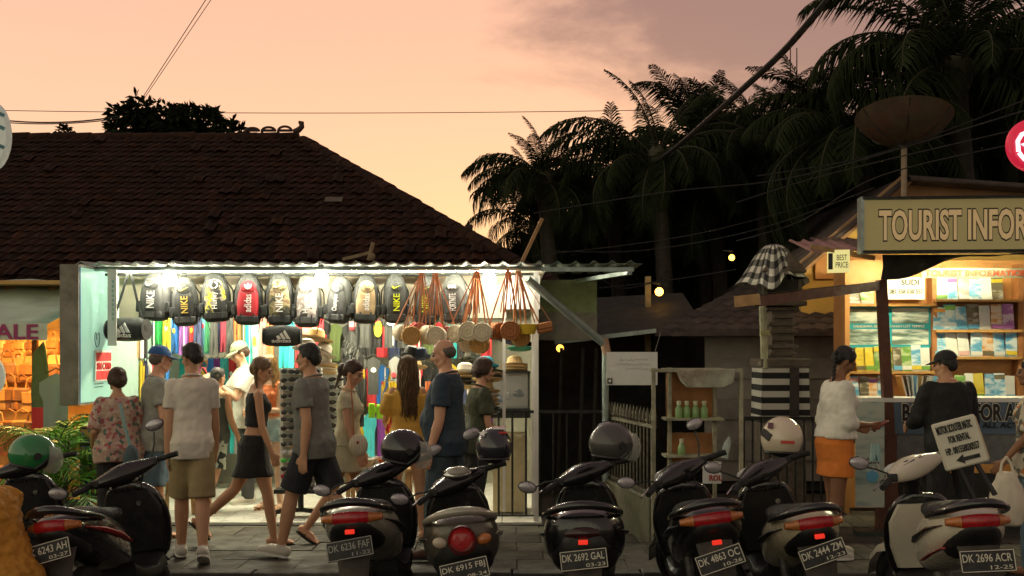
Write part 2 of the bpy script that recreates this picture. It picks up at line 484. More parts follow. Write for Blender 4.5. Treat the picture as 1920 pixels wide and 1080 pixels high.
fo = fm.build('roof_tiles', m_tile, roof, ang=60); fo['kind'] = 'stuff'
# ridge and hip caps
m_cap = mat('ridge_cap_clay', (.03, .014, .009), .9, var=.35, scale=9, bump=.4, rnd=.3, spec=.1)
capm = MB()
for s_ in range(2):
    y = 0 if s_ == 0 else .36
    capm.v += [tuple(Vector((math.cos(a) * (.13 - .012 * s_), y, math.sin(a) * (.11 - .012 * s_) - .035))) for a in [math.pi * k / 8 for k in range(9)]]
capm.f = [(k, k + 1, 9 + k + 1, 9 + k) for k in range(8)] + [tuple(range(9))]
c0 = capm.build('ridge_cap', m_cap, roof, ang=60)
def run_caps(a, b, first):
    a, b = Vector(a), Vector(b); d = b - a; n = int(d.length / .33); d.normalize()
    q = d.to_track_quat('Y', 'Z').to_euler()
    for i in range(n):
        p = hl(a + d * (i * .33)) + Vector((0, 0, -.012 + rg.uniform(-.006, .006)))
        if first and i == 0: c0.location, c0.rotation_euler = p, q
        else: inst(c0, roof, p, q)
run_caps((CX1, EY, EZ), (RX1, RY_, RZ_), True)
run_caps((RX1, RY_, RZ_), (-9.2, RY_, RZ_), False)
# curled crest at the ridge end
m_crest = mat('crest_stone', (.045, .025, .02), .9, var=.3, scale=20, bump=.4)
cx = RX1
cm = MB()
cm.tube([hl((cx - .08, RY_, RZ_ + .06)), hl((cx + .0, RY_, RZ_ + .10)), hl((cx + .05, RY_, RZ_ + .15)), hl((cx + .045, RY_, RZ_ + .21)), hl((cx + .0, RY_, RZ_ + .23))], [.05, .05, .045, .045, .02], 8)
cm.build('ridge_crest', m_crest, roof)
for k in range(3):
    cm = MB(); bx = cx - .22 - k * .26
    pts = [hl((bx + .11 * math.cos(a), RY_, RZ_ + .08 + (.075 - k * .012) * math.sin(a))) for a in [math.pi * (i / 9) * 1.15 for i in range(10)]]
    cm.tube(pts, .020, 6); cm.tube([hl((bx - .12, RY_, RZ_ + .09)), hl((bx + .12, RY_, RZ_ + .09))], .022, 6)
    cm.build('crest_scroll', m_crest, roof)
# pale repair patch, chimney stub, small antenna pipe
MB().box(hl((PX(627, 14.6), 14.55, EZ + (14.55 - EY) * math.tan(slope) + .07)), (.24, .15, .012), Matrix.Rotation(slope, 4, 'X')).build('repair_patch', mat('faded_cement', (.10, .075, .06), .9), roof)
MB().lathe([(.05, 0), (.05, .32)], 10, Matrix.Translation(hl((PX(879, 14.0), 14.0, 3.05)))).build('vent_pipe', m_crest, roof)

# ================================================================== SOUVENIR STALL
m_cream = mat('cream_board', (.72, .66, .50), .7, var=.06, scale=4, bump=.05, dirt=.15, col2=(.5, .42, .28))
m_corr = mat('corrugated_sheet', (.42, .45, .41), .45, metal=.35, var=.2, scale=6, bump=.1, dirt=.3)
m_steel = mat('galvanised_steel', (.30, .36, .34), .45, metal=.5, var=.2, scale=12, bump=.1)
m_dsteel = mat('dark_steel', (.04, .045, .04), .45, metal=.5, var=.3, scale=20, bump=.1)
m_white = mat('white_paint', (.72, .71, .66), .5, var=.06, scale=6, bump=.05)
m_wood = mat('raw_timber', (.36, .21, .09), .65, var=.25, scale=10, bump=.3)
SX0, SX1, SY0, SY1 = -4.10, .24, 10.55, 13.7
stall = thing('souvenir_stall', 'brightly lit souvenir stall with corrugated roof hung with bags and clothes', 'market stall', (-2, 12, 0))
def sl(v): return Vector(v) - Vector((-2, 12, 0))
m_int = mat('stall_wall_board', (.24, .23, .18), .75, var=.1, scale=4, bump=.1, dirt=.3)
fl = MB().box(sl((-1.93, 12.1, -.02)), (4.5, 3.3, .05)).build('floor_slab', m_joint, stall)
f0 = MB().box((0, 0, 0), (.392, .392, .012)).build('floor_tile', m_ftile, fl)
f0.location = sl((-3.9, 10.75, .008))
for j in range(8):
    for i in range(11):
        if i == j == 0: continue
        inst(f0, fl, sl((-3.9 + i * .4, 10.75 + j * .4, .008 + rg.uniform(-.001, .001))))
MB().box(sl((-1.93, SY1, 1.27)), (4.5, .06, 2.5)).build('back_wall', m_int, stall)
MB().box(sl((SX0 - .03, 12.15, 1.27)), (.05, 3.05, 2.5)).build('side_wall', mat('pale_teal_board', (.33, .48, .42), .6, var=.08), stall)
MB().box(sl((SX1 + .02, 12.5, 1.27)), (.05, 2.34, 2.5)).build('side_wall', m_int, stall)
MB().box(sl((-1.93, 12.2, 2.50)), (4.5, 3.0, .03)).build('ceiling', m_cream, stall)
MB().box(sl((-1.93 - .12, 10.98, 2.27)), (3.98, .03, .44)).build('fascia_board', m_cream, stall)
MB().box(sl((-1.99, 10.95, 2.515)), (3.9, .05, .045)).build('fascia_rail', m_wood, stall)
# corrugated roof sheets, lapped
def corr(x0, x1, y0, y1, z0, z1, parent, m, off, pitch=.176, amp=.017, name='roof_sheet', t=.004):
    n = max(2, int((x1 - x0) / pitch * 8)); mb = MB()
    for y, z in ((y0, z0), (y1, z1)):
        for i in range(n + 1):
            x = x0 + (x1 - x0) * i / n
            ph = (x / pitch) % 1
            h = amp * (math.exp(-((ph - .5) / .16) ** 2) * 2 - .4)
            mb.v.append(tuple(off((x, y, z + h))))
    m1 = n + 1
    mb.f = [(i, i + 1, m1 + i + 1, m1 + i) for i in range(n)]
    o = mb.build(name, m, parent, ang=70)
    s_ = o.modifiers.new('thick', 'SOLIDIFY'); s_.thickness = t
    return o
for i in range(6):
    a = -4.27 + i * .752
    corr(a, a + .80, 10.22 + rg.uniform(-.015, .015), 13.9, 2.545 + (i % 2) * .006, 2.70, stall, m_corr, sl)
MB().tube([sl((-4.25, 10.36, 2.505)), sl((.30, 10.36, 2.512))], .022, 8).build('front_pipe', m_steel, stall)
MB().tube([sl((-4.25, 10.62, 2.47)), sl((.24, 10.62, 2.475))], .014, 8).build('hanging_rail', m_dsteel, stall)
for x in (SX0 + .02, SX1 + .0):
    MB().box(sl((x, 10.6, 1.25)), (.045, .045, 2.5)).build('post', m_white, stall)
MB().box(sl((SX1 - .32, 10.66, 1.1)), (.03, .03, 2.0)).build('post', m_white, stall)
MB().box(sl((SX1 - .14, 10.70, 2.30)), (.36, .02, .34)).build('gable_panel', m_white, stall)
# side awning right, lower corrugated sheet on pale steel frame
for i in range(2):
    a = .30 + i * .46
    corr(a, a + .50, 10.30, 11.6, 2.555 + (i % 2) * .005, 2.56, stall, mat('green_tinted_sheet', (.26, .32, .26), .45, metal=.3, var=.2, scale=6, dirt=.3), sl, name='awning_sheet')
MB().bar(sl((.28, 10.34, 2.50)), sl((1.18, 10.36, 2.50)), .05, .04).build('awning_bar', m_steel, stall)
MB().bar(sl((1.14, 10.34, 2.47)), sl((.70, 11.6, 2.47)), .05, .04).build('awning_bar', m_steel, stall)
mb = MB().tube([sl((.15, 10.5, 2.42)), sl(P(1133, 645, 10.9))], .04, 10); mb.build('brace', m_steel, stall)
mb = MB().tube([sl(P(1135, 640, 10.9)), sl((PX(1135, 10.9), 10.9, 0))], .034, 10); mb.build('post', m_steel, stall)
mb = MB().tube([sl(P(1132, 634, 10.9)), sl(P(1138, 665, 10.9))], .045, 10); mb.build('joint_wrap', mat('tape_wrap', (.35, .22, .15), .8), stall)
MB().box(sl((.62, 11.7, 2.28)), (.62, .03, .42)).build('banner', mat('olive_banner', (.16, .20, .09), .8, var=.2), stall)
MB().box(sl((.60, 11.68, 1.98)), (.66, .03, .30)).build('banner', mat('grey_banner', (.16, .15, .125), .8, var=.2), stall)
# stray timber on the roof
for a, b in (((-1.60, 10.9, 2.66), (-1.42, 10.95, 2.70)), ((-1.45, 10.9, 2.63), (-1.40, 10.95, 2.82)), ((.12, 10.8, 2.62), (.32, 10.85, 3.02))):
    MB().bar(a, b, .04, .03)
tag(MB().bar((.10, 10.9, 2.62), (.31, 10.95, 3.07), .05, .03).build('timber_post', m_wood), 'leaning timber stick on the stall roof beside the awning', 'post')
b = MB().bar((-1.70, 10.7, 2.63), (-1.42, 10.72, 2.70), .03, .03); b.bar((-1.44, 10.7, 2.62), (-1.395, 10.72, 2.80), .035, .03); b.ell((-1.41, 10.71, 2.66), .04)
tag(b.build('broken_branch', mat('dry_wood', (.22, .16, .09), .8)), 'dry broken branch lying on the stall roof edge', 'branch')

# bulbs: bright bare lamps at the front rail
def bulb(px, py, Y, es, r=.068, label='bare white bulb glowing among the hanging backpacks', col=(1, .93, .74), group='bare bulbs of the stall', z_top=None):
    p = P(px, py, Y)
    t = thing('light_bulb', label, 'light bulb', p, 0, group)
    MB().ell((0, 0, 0), (r, r, r * 1.15), 14, 10).build('glass_bulb', emit('bulb_glow_%d_%.2f' % (es, col[2]), col, es), t)
    MB().lathe([(r * .5, r * .9), (r * .55, r * 2.0), (r * .2, r * 2.2)], 10).build('socket', m_white, t)
    zt = (z_top if z_top else p.z + .16) - p.z
    MB().tube([(0, 0, r * 2.1), (.005, 0, zt)], .005, 5).build('cord', m_dsteel, t)
    return t
bulb(318, 522, 10.40, 80, label='bare white bulb in front of the grey backpack nearest the duffel bag', group=None)
bulb(603, 524, 10.40, 80, label='bare white bulb beside the pale camouflage backpack', group=None)
bulb(917, 524, 10.42, 80, label='bare white bulb by the white panel above the round straw bags', group=None)
# slim strip lamp tucked behind the front pipe
st_ = thing('strip_lamp', 'slim white strip lamp running under the stall roof edge', 'lamp', (-1.95, 10.43, 2.495))
MB().tube([(-1.95, 0, 0), (1.95, 0, 0)], .008, 8).build('tube', emit('strip_glow', (1, .95, .72), 165), st_)
MB().box((0, .0, .016), (3.95, .03, .012)).build('channel', m_white, st_)
# fluorescent tubes under the stall ceiling
for i, x in enumerate((-3.3, -2.0, -.75)):
    t = thing('tube_lamp', 'fluorescent tube lamp under the stall ceiling ' + ('over the shorts rails', 'over the sunglasses rack', 'over the hat stacks')[i], 'lamp', (x, 11.55, 2.44))
    MB().tube([(-.55, 0, 0), (.55, 0, 0)], .02, 10).build('tube', emit('tube_glow', (1, .94, .68), 300), t)
    MB().box((0, 0, .035), (1.2, .05, .03)).build('fitting', m_white, t)

# light box sign, teal faces, projecting from the stall's left end
lb = thing('light_box_sign', 'tall teal light box sign with weathered grey edge projecting from the stall', 'sign', (-4.05, 10.4, 1.2))
LX, LY0, LY1, LZ0, LZ1 = 0, -.42, .36, .02, 1.30
m_teal = mat('teal_acrylic', (.25, .45, .37), .4, var=.06, scale=3, bump=0, emis=(.30, .62, .50), es=.30)
MB().box((-.08, (LY0 + LY1) / 2, (LZ0 + LZ1) / 2), (.16, LY1 - LY0, LZ1 - LZ0)).build('face_panel', m_teal, lb, bevel=.004)
m_edge = mat('weathered_metal', (.25, .235, .19), .7, metal=.2, var=.25, scale=5, bump=.2, dirt=.9, col2=(.025, .022, .02))
MB().box((-.085, LY0 - .012, (LZ0 + LZ1) / 2), (.175, .02, LZ1 - LZ0 + .03)).build('edge_panel', m_edge, lb)
m_blue = mat('blue_trim', (.03, .12, .35), .5)
MB().box((.0045, LY0 + .012, (LZ0 + LZ1) / 2), (.006, .014, LZ1 - LZ0)).build('trim', m_blue, lb)
MB().box((-.085, (LY0 + LY1) / 2, LZ0 - .012), (.175, LY1 - LY0, .02)).build('base_trim', m_edge, lb)
MB().box((-.085, (LY0 + LY1) / 2, LZ1 + .012), (.175, LY1 - LY0, .02)).build('top_trim', m_edge, lb)
sc_ = MB()   # handwritten scribble
pts = [(.004, -.05 + .04 * math.cos(a) + .012 * a, .62 + .07 * math.sin(a)) for a in [i * .35 for i in range(26)]]
sc_.tube(pts, .003, 5); sc_.build('scribble', m_dsteel, lb)
for z in (.16, .19): MB().box((.004, .05, z), (.004, .22, .006)).build('scribble_line', m_dsteel, lb)
sg = thing('sim_card_sign', 'red and white SIM CARD sign hung on the teal light box', 'sign', (-4.036, 10.53, 1.565), R(90))
MB().box((0, 0, 0), (.42, .012, .30)).build('board', mat('sign_white', (.75, .72, .66), .5), sg)
m_red = mat('sign_red', (.62, .03, .03), .5, var=.05)
for z in (.088, -.092): MB().box((0, -.008, z), (.38, .004, .085)).build('red_band', m_red, sg)
lettering('SIM CARD', m_red, sg, (0, -.010, -.003), .36, .07, bold=.02)
wp = thing('white_banner_strip', 'narrow white lettered plastic strip hanging beside the teal light box', 'banner', (-3.86, 10.30, 2.50))
MB().box((0, 0, -.37), (.085, .012, .74)).build('strip', m_white, wp)
for i in range(9): MB().box((.008, -.007, -.12 - i * .045), (.02, .002, .03)).build('letter_mark', mat('mint_ink', (.32, .52, .42), .6), wp)

# ================================================================== LEFT LEATHER SHOP
m_green = mat('awning_canvas', (.50, .60, .48), .85, var=.15, scale=4, bump=.15, dirt=.3)
m_wallo = mat('warm_plaster', (.50, .30, .10), .8, var=.2, scale=5)
ls = thing('leather_shop', 'warmly lit leather goods shop under a pale green SALE awning', 'shop', (-6.2, 12, 0))
def ll(v): return Vector(v) - Vector((-6.2, 12, 0))
MB().box(ll((-6.4, 13.6, 1.2)), (4.2, .08, 2.4)).build('back_wall', m_wallo, ls)
MB().box(ll((-4.35, 12.4, 1.2)), (.06, 2.4, 2.4)).build('side_wall', m_wallo, ls)
MB().box(ll((-6.4, 12.3, 2.42)), (4.2, 2.6, .04)).build('ceiling', m_wallo, ls)
MB().box(ll((-6.4, 12.3, -.0)), (4.2, 2.7, .05)).build('floor_slab', mat('brown_tile', (.22, .10, .05), .4), ls)
aw = MB()
av = [(-8.4, 10.15, PZ(608, 10.15)), (-4.42, 10.15, PZ(606, 10.15)), (-4.42, 11.6, 2.45), (-8.4, 11.6, 2.45)]
for k in range(2):
    pass
nx, ny = 20, 5; gv = []
for j in range(ny + 1):
    for i in range(nx + 1):
        u, v = i / nx, j / ny
        gv.append(ll((-8.4 + u * 3.98, 10.15 + v * 1.45, PZ(608, 10.15) + v * .52 - .05 * math.sin(math.pi * v) + .012 * math.sin(u * 34))))
aw.add(gv, [(j * (nx + 1) + i, j * (nx + 1) + i + 1, (j + 1) * (nx + 1) + i + 1, (j + 1) * (nx + 1) + i) for j in range(ny) for i in range(nx)])
awo = aw.build('awning', m_green, ls); awo.modifiers.new('thick', 'SOLIDIFY').thickness = .006
va = MB().box(ll((-6.41, 10.14, PZ(622, 10.15))), (3.98, .008, PZ(606, 10.15) - PZ(637, 10.15))).build('valance', mat('valance_canvas', (.62, .66, .54), .85, var=.12), ls)
lettering('SALE', mat('magenta_print', (.36, .05, .16), .7), ls, ll((PX(20, 10.13), 10.13, PZ(622, 10.13))), .52, .145, bold=.02)
for px in (66,): MB().box(ll((PX(px, 11.0), 11.0, 1.1)), (.05, .05, 2.2)).build('post', mat('red_brown_paint', (.16, .05, .025), .5), ls)
for z in (1.98, 1.35, .75):
    MB().box(ll((-6.4, 13.35, z)), (4.0, .40, .025)).build('shelf', m_wood, ls)
for i, (px, py) in enumerate(((78, 668), (20, 552), (100, 556))):  # last two are unseen lamps, added to light the bag fronts
    t = thing('warm_lamp', ['warm shop lamp above the leather bags', 'added warm fill lamp hidden under the SALE awning', 'added warm fill lamp hidden under the awning beside the shop post'][i], 'lamp', P(px, py, 12.9 if i == 0 else 11.4))
    MB().ell((0, 0, 0), .05, 12, 8).build('bulb', emit('warm_glow%d' % (i == 0), (1, .60, .18), 600 if i == 0 else 1000), t)
    MB().lathe([(.02, .04), (.09, .03), (.03, .12)], 12).build('shade', m_wood, t)
# ================================================================== MIDDLE GROUND: gate, fences, shed, shrine
m_black = mat('black_iron', (.015, .016, .014), .45, metal=.4, var=.3, scale=20, bump=.2)
m_rust = mat('flaked_grey_iron', (.13, .12, .085), .7, metal=.2, var=.3, scale=25, bump=.4, dirt=.6, col2=(.05, .03, .02))
gate = thing('iron_gate', 'black iron gate of thin vertical bars beside the stall', 'gate', (.5, 10.95, 0))
gx0, gx1 = PX(935, 10.95) - .5, PX(1140, 10.95) - .5
ztop, zbot = PZ(772, 10.95), PZ(972, 10.95) + .02
for z in (ztop, zbot): MB().box(((gx0 + gx1) / 2, 0, z), (gx1 - gx0, .03, .03)).build('rail', m_black, gate)
n = 9
for i in range(n):
    x = gx0 + (gx1 - gx0) * i / (n - 1)
    MB().tube([(x, 0, zbot), (x, 0, ztop)], .011, 6).build('bar', m_black, gate)
# ornate fence going towards the street, on a low wall
m_lowwall = mat('mossy_wall', (.11, .105, .07), .9, var=.3, scale=5, bump=.4, dirt=.7, col2=(.05, .055, .03))
def fence(name, label, a, b, ztop, zbot, n, tips, m, loc):
    a, b, loc = Vector(a), Vector(b), Vector(loc)
    t = thing(name, label, 'fence', loc)
    for z, w in ((ztop, .035), (zbot, .035)):
        MB().bar(a - loc + Vector((0, 0, z)), b - loc + Vector((0, 0, z)), w, .03).build('rail', m, t)
    for i in range(n):
        p = a + (b - a) * (i / (n - 1)) - loc
        MB().tube([p + Vector((0, 0, zbot)), p + Vector((0, 0, ztop + (.02 if tips else 0)))], .009, 5).build('bar', m, t)
        if tips:
            MB().lathe([(.006, 0), (.022, .03), (.014, .06), (.02, .075), (.002, .15)], 8, Matrix.Translation(p + Vector((0, 0, ztop + .015)))).build('spear_tip', m, t)
    return t
A = (PX(1142, 11.0), 11.0, 0); B = (PX(1228, 9.55), 9.55, 0)
fence('spear_fence', 'greyish iron fence with spear tips running out from the awning post', A, B, PZ(782, 11.0), .42, 15, True, m_rust, ((A[0] + B[0]) / 2, 10.2, 0))
lw = thing('low_wall', 'low mossy concrete wall under the spear tipped fence', 'wall', ((A[0] + B[0]) / 2, 10.2, 0))
MB().bar(Vector((A[0], 11, .19)) - lw.location, Vector((B[0] + .02, 9.5, .19)) - lw.location, .16, .42).build('wall_core', m_lowwall, lw, bevel=.015)
MB().bar(Vector((B[0] + .1, 9.62, .14)) - lw.location, Vector((PX(1560, 9.6), 9.62, .14)) - lw.location, .16, .30).build('wall_return', m_lowwall, lw, bevel=.015)
C0, C1 = (PX(1395, 9.7), 9.7, 0), (PX(1556, 9.7), 9.7, 0)
fence('bar_fence', 'dark iron bar fence in front of the shrine base', C0, C1, PZ(784, 9.7), .32, 11, False, m_black, ((C0[0] + C1[0]) / 2, 9.7, 0))
for i, px in enumerate((1418, 1455, 1492)):
    pass
# white notice board
m_paper = mat('white_board', (.62, .62, .58), .7, var=.06, scale=6, bump=.02)
nb = thing('notice_board', 'white handwritten notice board hung by a string near the brace', 'sign', P(1185, 691, 10.8))
MB().box((0, 0, 0), (.515, .012, .335)).build('board', m_paper, nb)
m_faint = mat('faint_ink', (.44, .45, .44), .8)
for x, z, w in ((.02, .09, .30), (.02, .045, .38), (.05, 0, .24)):
    q = MB(); n_ = int(w / .012)
    q.tube([(x - w / 2 + i * .012, -.008, z + rg.uniform(-.014, .014)) for i in range(n_)], .0018, 4); q.build('faded_writing', m_faint, nb)
MB().box((-.225, -.009, -.125), (.05, .006, .055)).build('sticker', m_black, nb)
MB().box((-.225, -.013, -.125), (.026, .003, .028)).build('sticker_centre', m_paper, nb)
MB().tube([(.23, 0, .16), (.29, 0, .36)], .004, 4).build('string', m_rust, nb)

# lean-to shed roof + black interior wall behind the gate
m_dark = mat('near_black_board', (.022, .020, .017), .9, var=.3, scale=8)  # plain near-black colour shared by walls, props, niche and tarp
m_greyb = mat('grey_fibre_board', (.24, .225, .20), .85, var=.15, scale=6, bump=.2, rnd=.15, dirt=.4)
shed = thing('grey_shed', 'low shed of wide grey boards with dark tiled roof behind the shrine', 'shed', (2.6, 13, 0))
def gl(v): return Vector(v) - Vector((2.6, 13, 0))
YS = 13.0
x0, x1 = PX(1322, YS), PX(1640, YS)
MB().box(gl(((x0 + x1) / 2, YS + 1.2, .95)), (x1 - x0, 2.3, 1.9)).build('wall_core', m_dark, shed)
bz = [PZ(632 + k * 38.5, YS) for k in range(8)]
for k in range(7):
    MB().box(gl(((x0 + x1) / 2, YS + .03 - .012 * (k % 2), (bz[k] + bz[k + 1]) / 2)), (x1 - x0, .03, bz[k] - bz[k + 1] + .015), Matrix.Rotation(R(-4), 4, 'X')).build('wall_board', m_greyb, shed, bevel=.004)
# roof: front plane from ridge to eave, tile rows
m_rt = mat('slate_brown_tile', (.055, .04, .036), .85, var=.35, scale=8, bump=.4, rnd=.3)
e0, e1 = Vector((PX(1228, 12.6), 12.6, PZ(622, 12.6))), Vector((PX(1640, 12.6), 12.6, PZ(622, 12.6)))
r0, r1 = Vector((PX(1395, 14.2), 14.2, PZ(535, 14.2))), Vector((PX(1700, 14.2), 14.2, PZ(535, 14.2)))
rf = MB().add([gl(v) for v in (e0, e1, r1, r0)] + [gl(v) - Vector((0, 0, .05)) for v in (e0, e1, r1, r0)], [(0, 1, 2, 3), (7, 6, 5, 4), (0, 4, 5, 1), (1, 5, 6, 2), (2, 6, 7, 3), (3, 7, 4, 0)]).build('roof', m_rt, shed, smooth=False)
NR = 8
for j in range(NR):
    a, b = e0.lerp(r0, j / NR), e1.lerp(r1, j / NR); a2, b2 = e0.lerp(r0, (j + 1) / NR), e1.lerp(r1, (j + 1) / NR)
    nc = 13
    for i in range(nc):
        p, q = a.lerp(b, i / nc), a.lerp(b, (i + .96) / nc); p2, q2 = a2.lerp(b2, i / nc), a2.lerp(b2, (i + .96) / nc)
        mid = p.lerp(q, .5) + Vector((0, 0, .035))
        mm = MB(); up = Vector((0, 0, .025)); lo = Vector((0, 0, .006)); c_ = p.lerp(q, .35) + Vector((0, 0, .05)); c2 = p2.lerp(q2, .35) + Vector((0, 0, .03))
        mm.add([gl(v) for v in (p + up, c_, q + up, p2 + lo, c2, q2 + lo, p, q)], [(0, 1, 4, 3), (1, 2, 5, 4), (0, 6, 7, 2, 1)])
        mm.build('roof_tile', m_rt, rf, ang=20)
# lean-to with pale edge
lt = thing('lean_to', 'dark open lean-to with a pale sheet roof edge behind the iron gate', 'shed', (1.2, 13, 0))
def tl(v): return Vector(v) - Vector((1.2, 13, 0))
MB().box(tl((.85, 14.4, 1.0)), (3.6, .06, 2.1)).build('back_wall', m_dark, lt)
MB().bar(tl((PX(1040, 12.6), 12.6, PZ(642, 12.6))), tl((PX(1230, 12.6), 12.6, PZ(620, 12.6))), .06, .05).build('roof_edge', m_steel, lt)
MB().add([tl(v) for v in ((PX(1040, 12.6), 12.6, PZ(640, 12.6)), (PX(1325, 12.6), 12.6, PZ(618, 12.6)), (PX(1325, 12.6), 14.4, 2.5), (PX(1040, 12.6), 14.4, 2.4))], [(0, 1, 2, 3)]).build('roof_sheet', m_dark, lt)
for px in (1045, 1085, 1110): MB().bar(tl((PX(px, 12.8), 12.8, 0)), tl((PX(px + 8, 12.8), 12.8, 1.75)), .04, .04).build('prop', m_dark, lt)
# small yellow lights far behind
def glow(px, py, Y, r, es, label, pole=False):
    p = P(px, py, Y); t = thing('street_lamp' if pole else 'yard_lamp', label, 'lamp', p)
    MB().ell((0, 0, 0), r, 12, 8).build('globe', emit('sodium_glow_%d' % es, (1, .45, .06), es), t)
    MB().tube([(0, .0, r), (.02, .02, r + .05), (-.12, .03, r + .06)], .01, 6).build('arm', m_dsteel, t)
    if pole: MB().box((-.14, .05, -.35), (.07, .07, 1.1)).build('pole', mat('lamp_post_wood', (.30, .22, .10), .8), t)
    return t
glow(1236, 547, 13.8, .055, 9, 'yellow globe lamp on a short post above the shed roof', True)
glow(1372, 483, 15.5, .045, 7, 'yellow globe lamp glowing beside the checked shrine cloth')
glow(1050, 653, 14.0, .05, 3, 'small yellow lamp glowing inside the dark lean-to')

# shrine wrapped in checked cloth
m_stone = mat('shrine_stone', (.11, .085, .06), .9, var=.35, scale=14, bump=.6, dirt=.5)
m_pol = check_mat('poleng_cloth', .062)
m_stripe = check_mat('poleng_cloth_wide', .085, (.45, .44, .38), (.012, .012, .012), (.40, .39, .34))
SYv = 10.6
shr = thing('stone_shrine', 'small stone shrine wrapped in black and white checked cloth', 'shrine', (PX(1462, SYv), SYv, 0))
MB().box((0, 0, .5), (.42, .42, 1.0)).build('base', m_stone, shr, bevel=.015)
def wrap(name, w, z0, z1, m, fl=.0):
    mb = MB(); mb.uv = []
    n = 40; zs = 6
    for j in range(zs + 1):
        z = z0 + (z1 - z0) * j / zs
        for k in range(n + 1):
            s_ = k / n * 4; e, f = int(s_) % 4, s_ - int(s_)
            c = [(-1, -1), (1, -1), (1, 1), (-1, 1)]; a, b = c[e], c[(e + 1) % 4]
            x, y = a[0] + (b[0] - a[0]) * f, a[1] + (b[1] - a[1]) * f
            wob = 1 + .012 * math.sin(k * 2.1) * (1 + fl * (zs - j) / zs) + fl * (1 - j / zs) * .06
            mb.v.append((x * w / 2 * wob, y * w / 2 * wob, z)); mb.uv.append((k / n * 4 * w, z))
    mb.f = [(j * (n + 1) + k, j * (n + 1) + k + 1, (j + 1) * (n + 1) + k + 1, (j + 1) * (n + 1) + k) for j in range(zs) for k in range(n)]
    o = mb.build(name, m, shr, ang=30); return o
# striped: UV x compressed so only horizontal bands show
w_ = wrap('cloth_wrap', .45, PZ(782, SYv), PZ(690, SYv), check_mat('band_cloth', .060, (.50, .48, .41), (.012, .012, .012), (.50, .48, .41)), .6)
for d in w_.data.uv_layers[0].data: d.uv = (.01, d.uv[1])
m_band = MATS['band_cloth']
MB().box((.08, -.248, (PZ(782, SYv) + PZ(690, SYv)) / 2), (.09, .012, .50)).build('cloth_fold', mat('dark_cloth', (.035, .028, .022), .9), shr)
MB().box((0, 0, PZ(680, SYv)), (.49, .49, .08)).build('cornice', m_stone, shr, bevel=.008)
MB().box((0, 0, PZ(625, SYv)), (.22, .22, .46)).build('shaft', m_stone, shr, bevel=.01)
for k in range(7): MB().box((.01 * math.sin(k * 3), 0, PZ(664 - k * 14, SYv)), (.25 + .05 * math.sin(k * 2.3), .27, .035)).build('moulding', m_stone, shr, bevel=.004)
MB().box((0, .04, PZ(548, SYv)), (.34, .30, .22)).build('niche', m_dark, shr)
for sx in (-1, 1): MB().box((sx * .17, -.1, PZ(548, SYv)), (.04, .05, .24)).build('niche_post', m_stone, shr)
MB().box((0, 0, PZ(570, SYv)), (.44, .40, .05)).build('niche_floor', m_stone, shr, bevel=.01)
# draped roof cloth: four slopes with folds, hem uneven
mb = MB(); mb.uv = []; n = 48; L = 8
top = PZ(458, SYv)
for j in range(L + 1):
    t = j / L
    for k in range(n + 1):
        a = 2 * math.pi * k / n
        r_ = .035 + .33 * t ** .85
        q = max(abs(math.cos(a)), abs(math.sin(a)))
        rr = r_ / (q ** 1.0) * (1 + (.07 * math.sin(5 * a + 1) + .05 * math.sin(11 * a)) * t)
        z = top - .38 * t ** 1.25 + .035 * t * math.cos(4 * a) + .025 * math.sin(7 * a + 2) * t - .05 * t * t * math.sin(a * 2 + 1) + .02 * math.sin(6 * t)
        mb.v.append((rr * math.cos(a + .5) * .70 - .06, rr * math.sin(a + .5) * .70, z)); mb.uv.append((k / n * 1.95, t * .50))
mb.f = [(j * (n + 1) + k, j * (n + 1) + k + 1, (j + 1) * (n + 1) + k + 1, (j + 1) * (n + 1) + k) for j in range(L) for k in range(n)]
o = mb.build('roof_cloth', m_pol, shr, ang=60); o.modifiers.new('t', 'SOLIDIFY').thickness = .006
MB().lathe([(.28, -.30), (.30, -.28), (.05, -.02)], 4, Matrix.Translation((0, 0, top)) @ Matrix.Rotation(R(45), 4, 'Z')).build('shrine_roof', m_stone, shr)
MB().tube([(-.22, -.2, PZ(575, SYv)), (-.20, -.22, PZ(690, SYv))], .035, 8).build('bamboo_pole', mat('pale_bamboo', (.30, .29, .18), .6, var=.2), shr)
MB().box((-.2, -.22, PZ(625, SYv)), (.09, .05, .05)).build('offering_basket', mat('palm_leaf', (.35, .33, .16), .8), shr)

# fuel bottle rack
rk = thing('bottle_rack', 'timber and steel roadside rack with a peeling header tray', 'rack', (PX(1300, 9.35), 9.35, 0))
m_angle = mat('cream_angle_iron', (.34, .32, .22), .6, metal=.2, var=.3, scale=12, bump=.2, dirt=.5)
Yr = 9.35
for px, dy in ((1222, -.12), (1262, .2), (1348, .2), (1384, -.12)):
    MB().box((PX(px, Yr) - rk.location.x, dy, .78), (.032, .032, 1.56)).build('leg', m_angle, rk)
for z in (PZ(787, Yr), PZ(857, Yr), PZ(693, Yr)):
    MB().box((.02, .16, z), (.52, .24, .02)).build('shelf', m_angle, rk)
MB().box((-.0, -.12, PZ(694, Yr)), (.78, .03, .03)).build('top_bar', m_angle, rk)
MB().box((.02, .27, PZ(745, Yr)), (.44, .015, .42)).build('back_panel', mat('rusty_panel', (.30, .13, .045), .8, var=.35, scale=6, bump=.2, dirt=.5), rk)
MB().box((.02, .27, PZ(850, Yr)), (.42, .015, .32)).build('back_panel', MATS['rusty_panel'], rk)
mb = MB(); mb.prism([(-.22, .07), (.28, .07), (.26, -.05), (.18, -.09), (-.12, -.09), (-.18, -.03)], .16, Matrix.Translation((.06, -.08, PZ(707, Yr))))
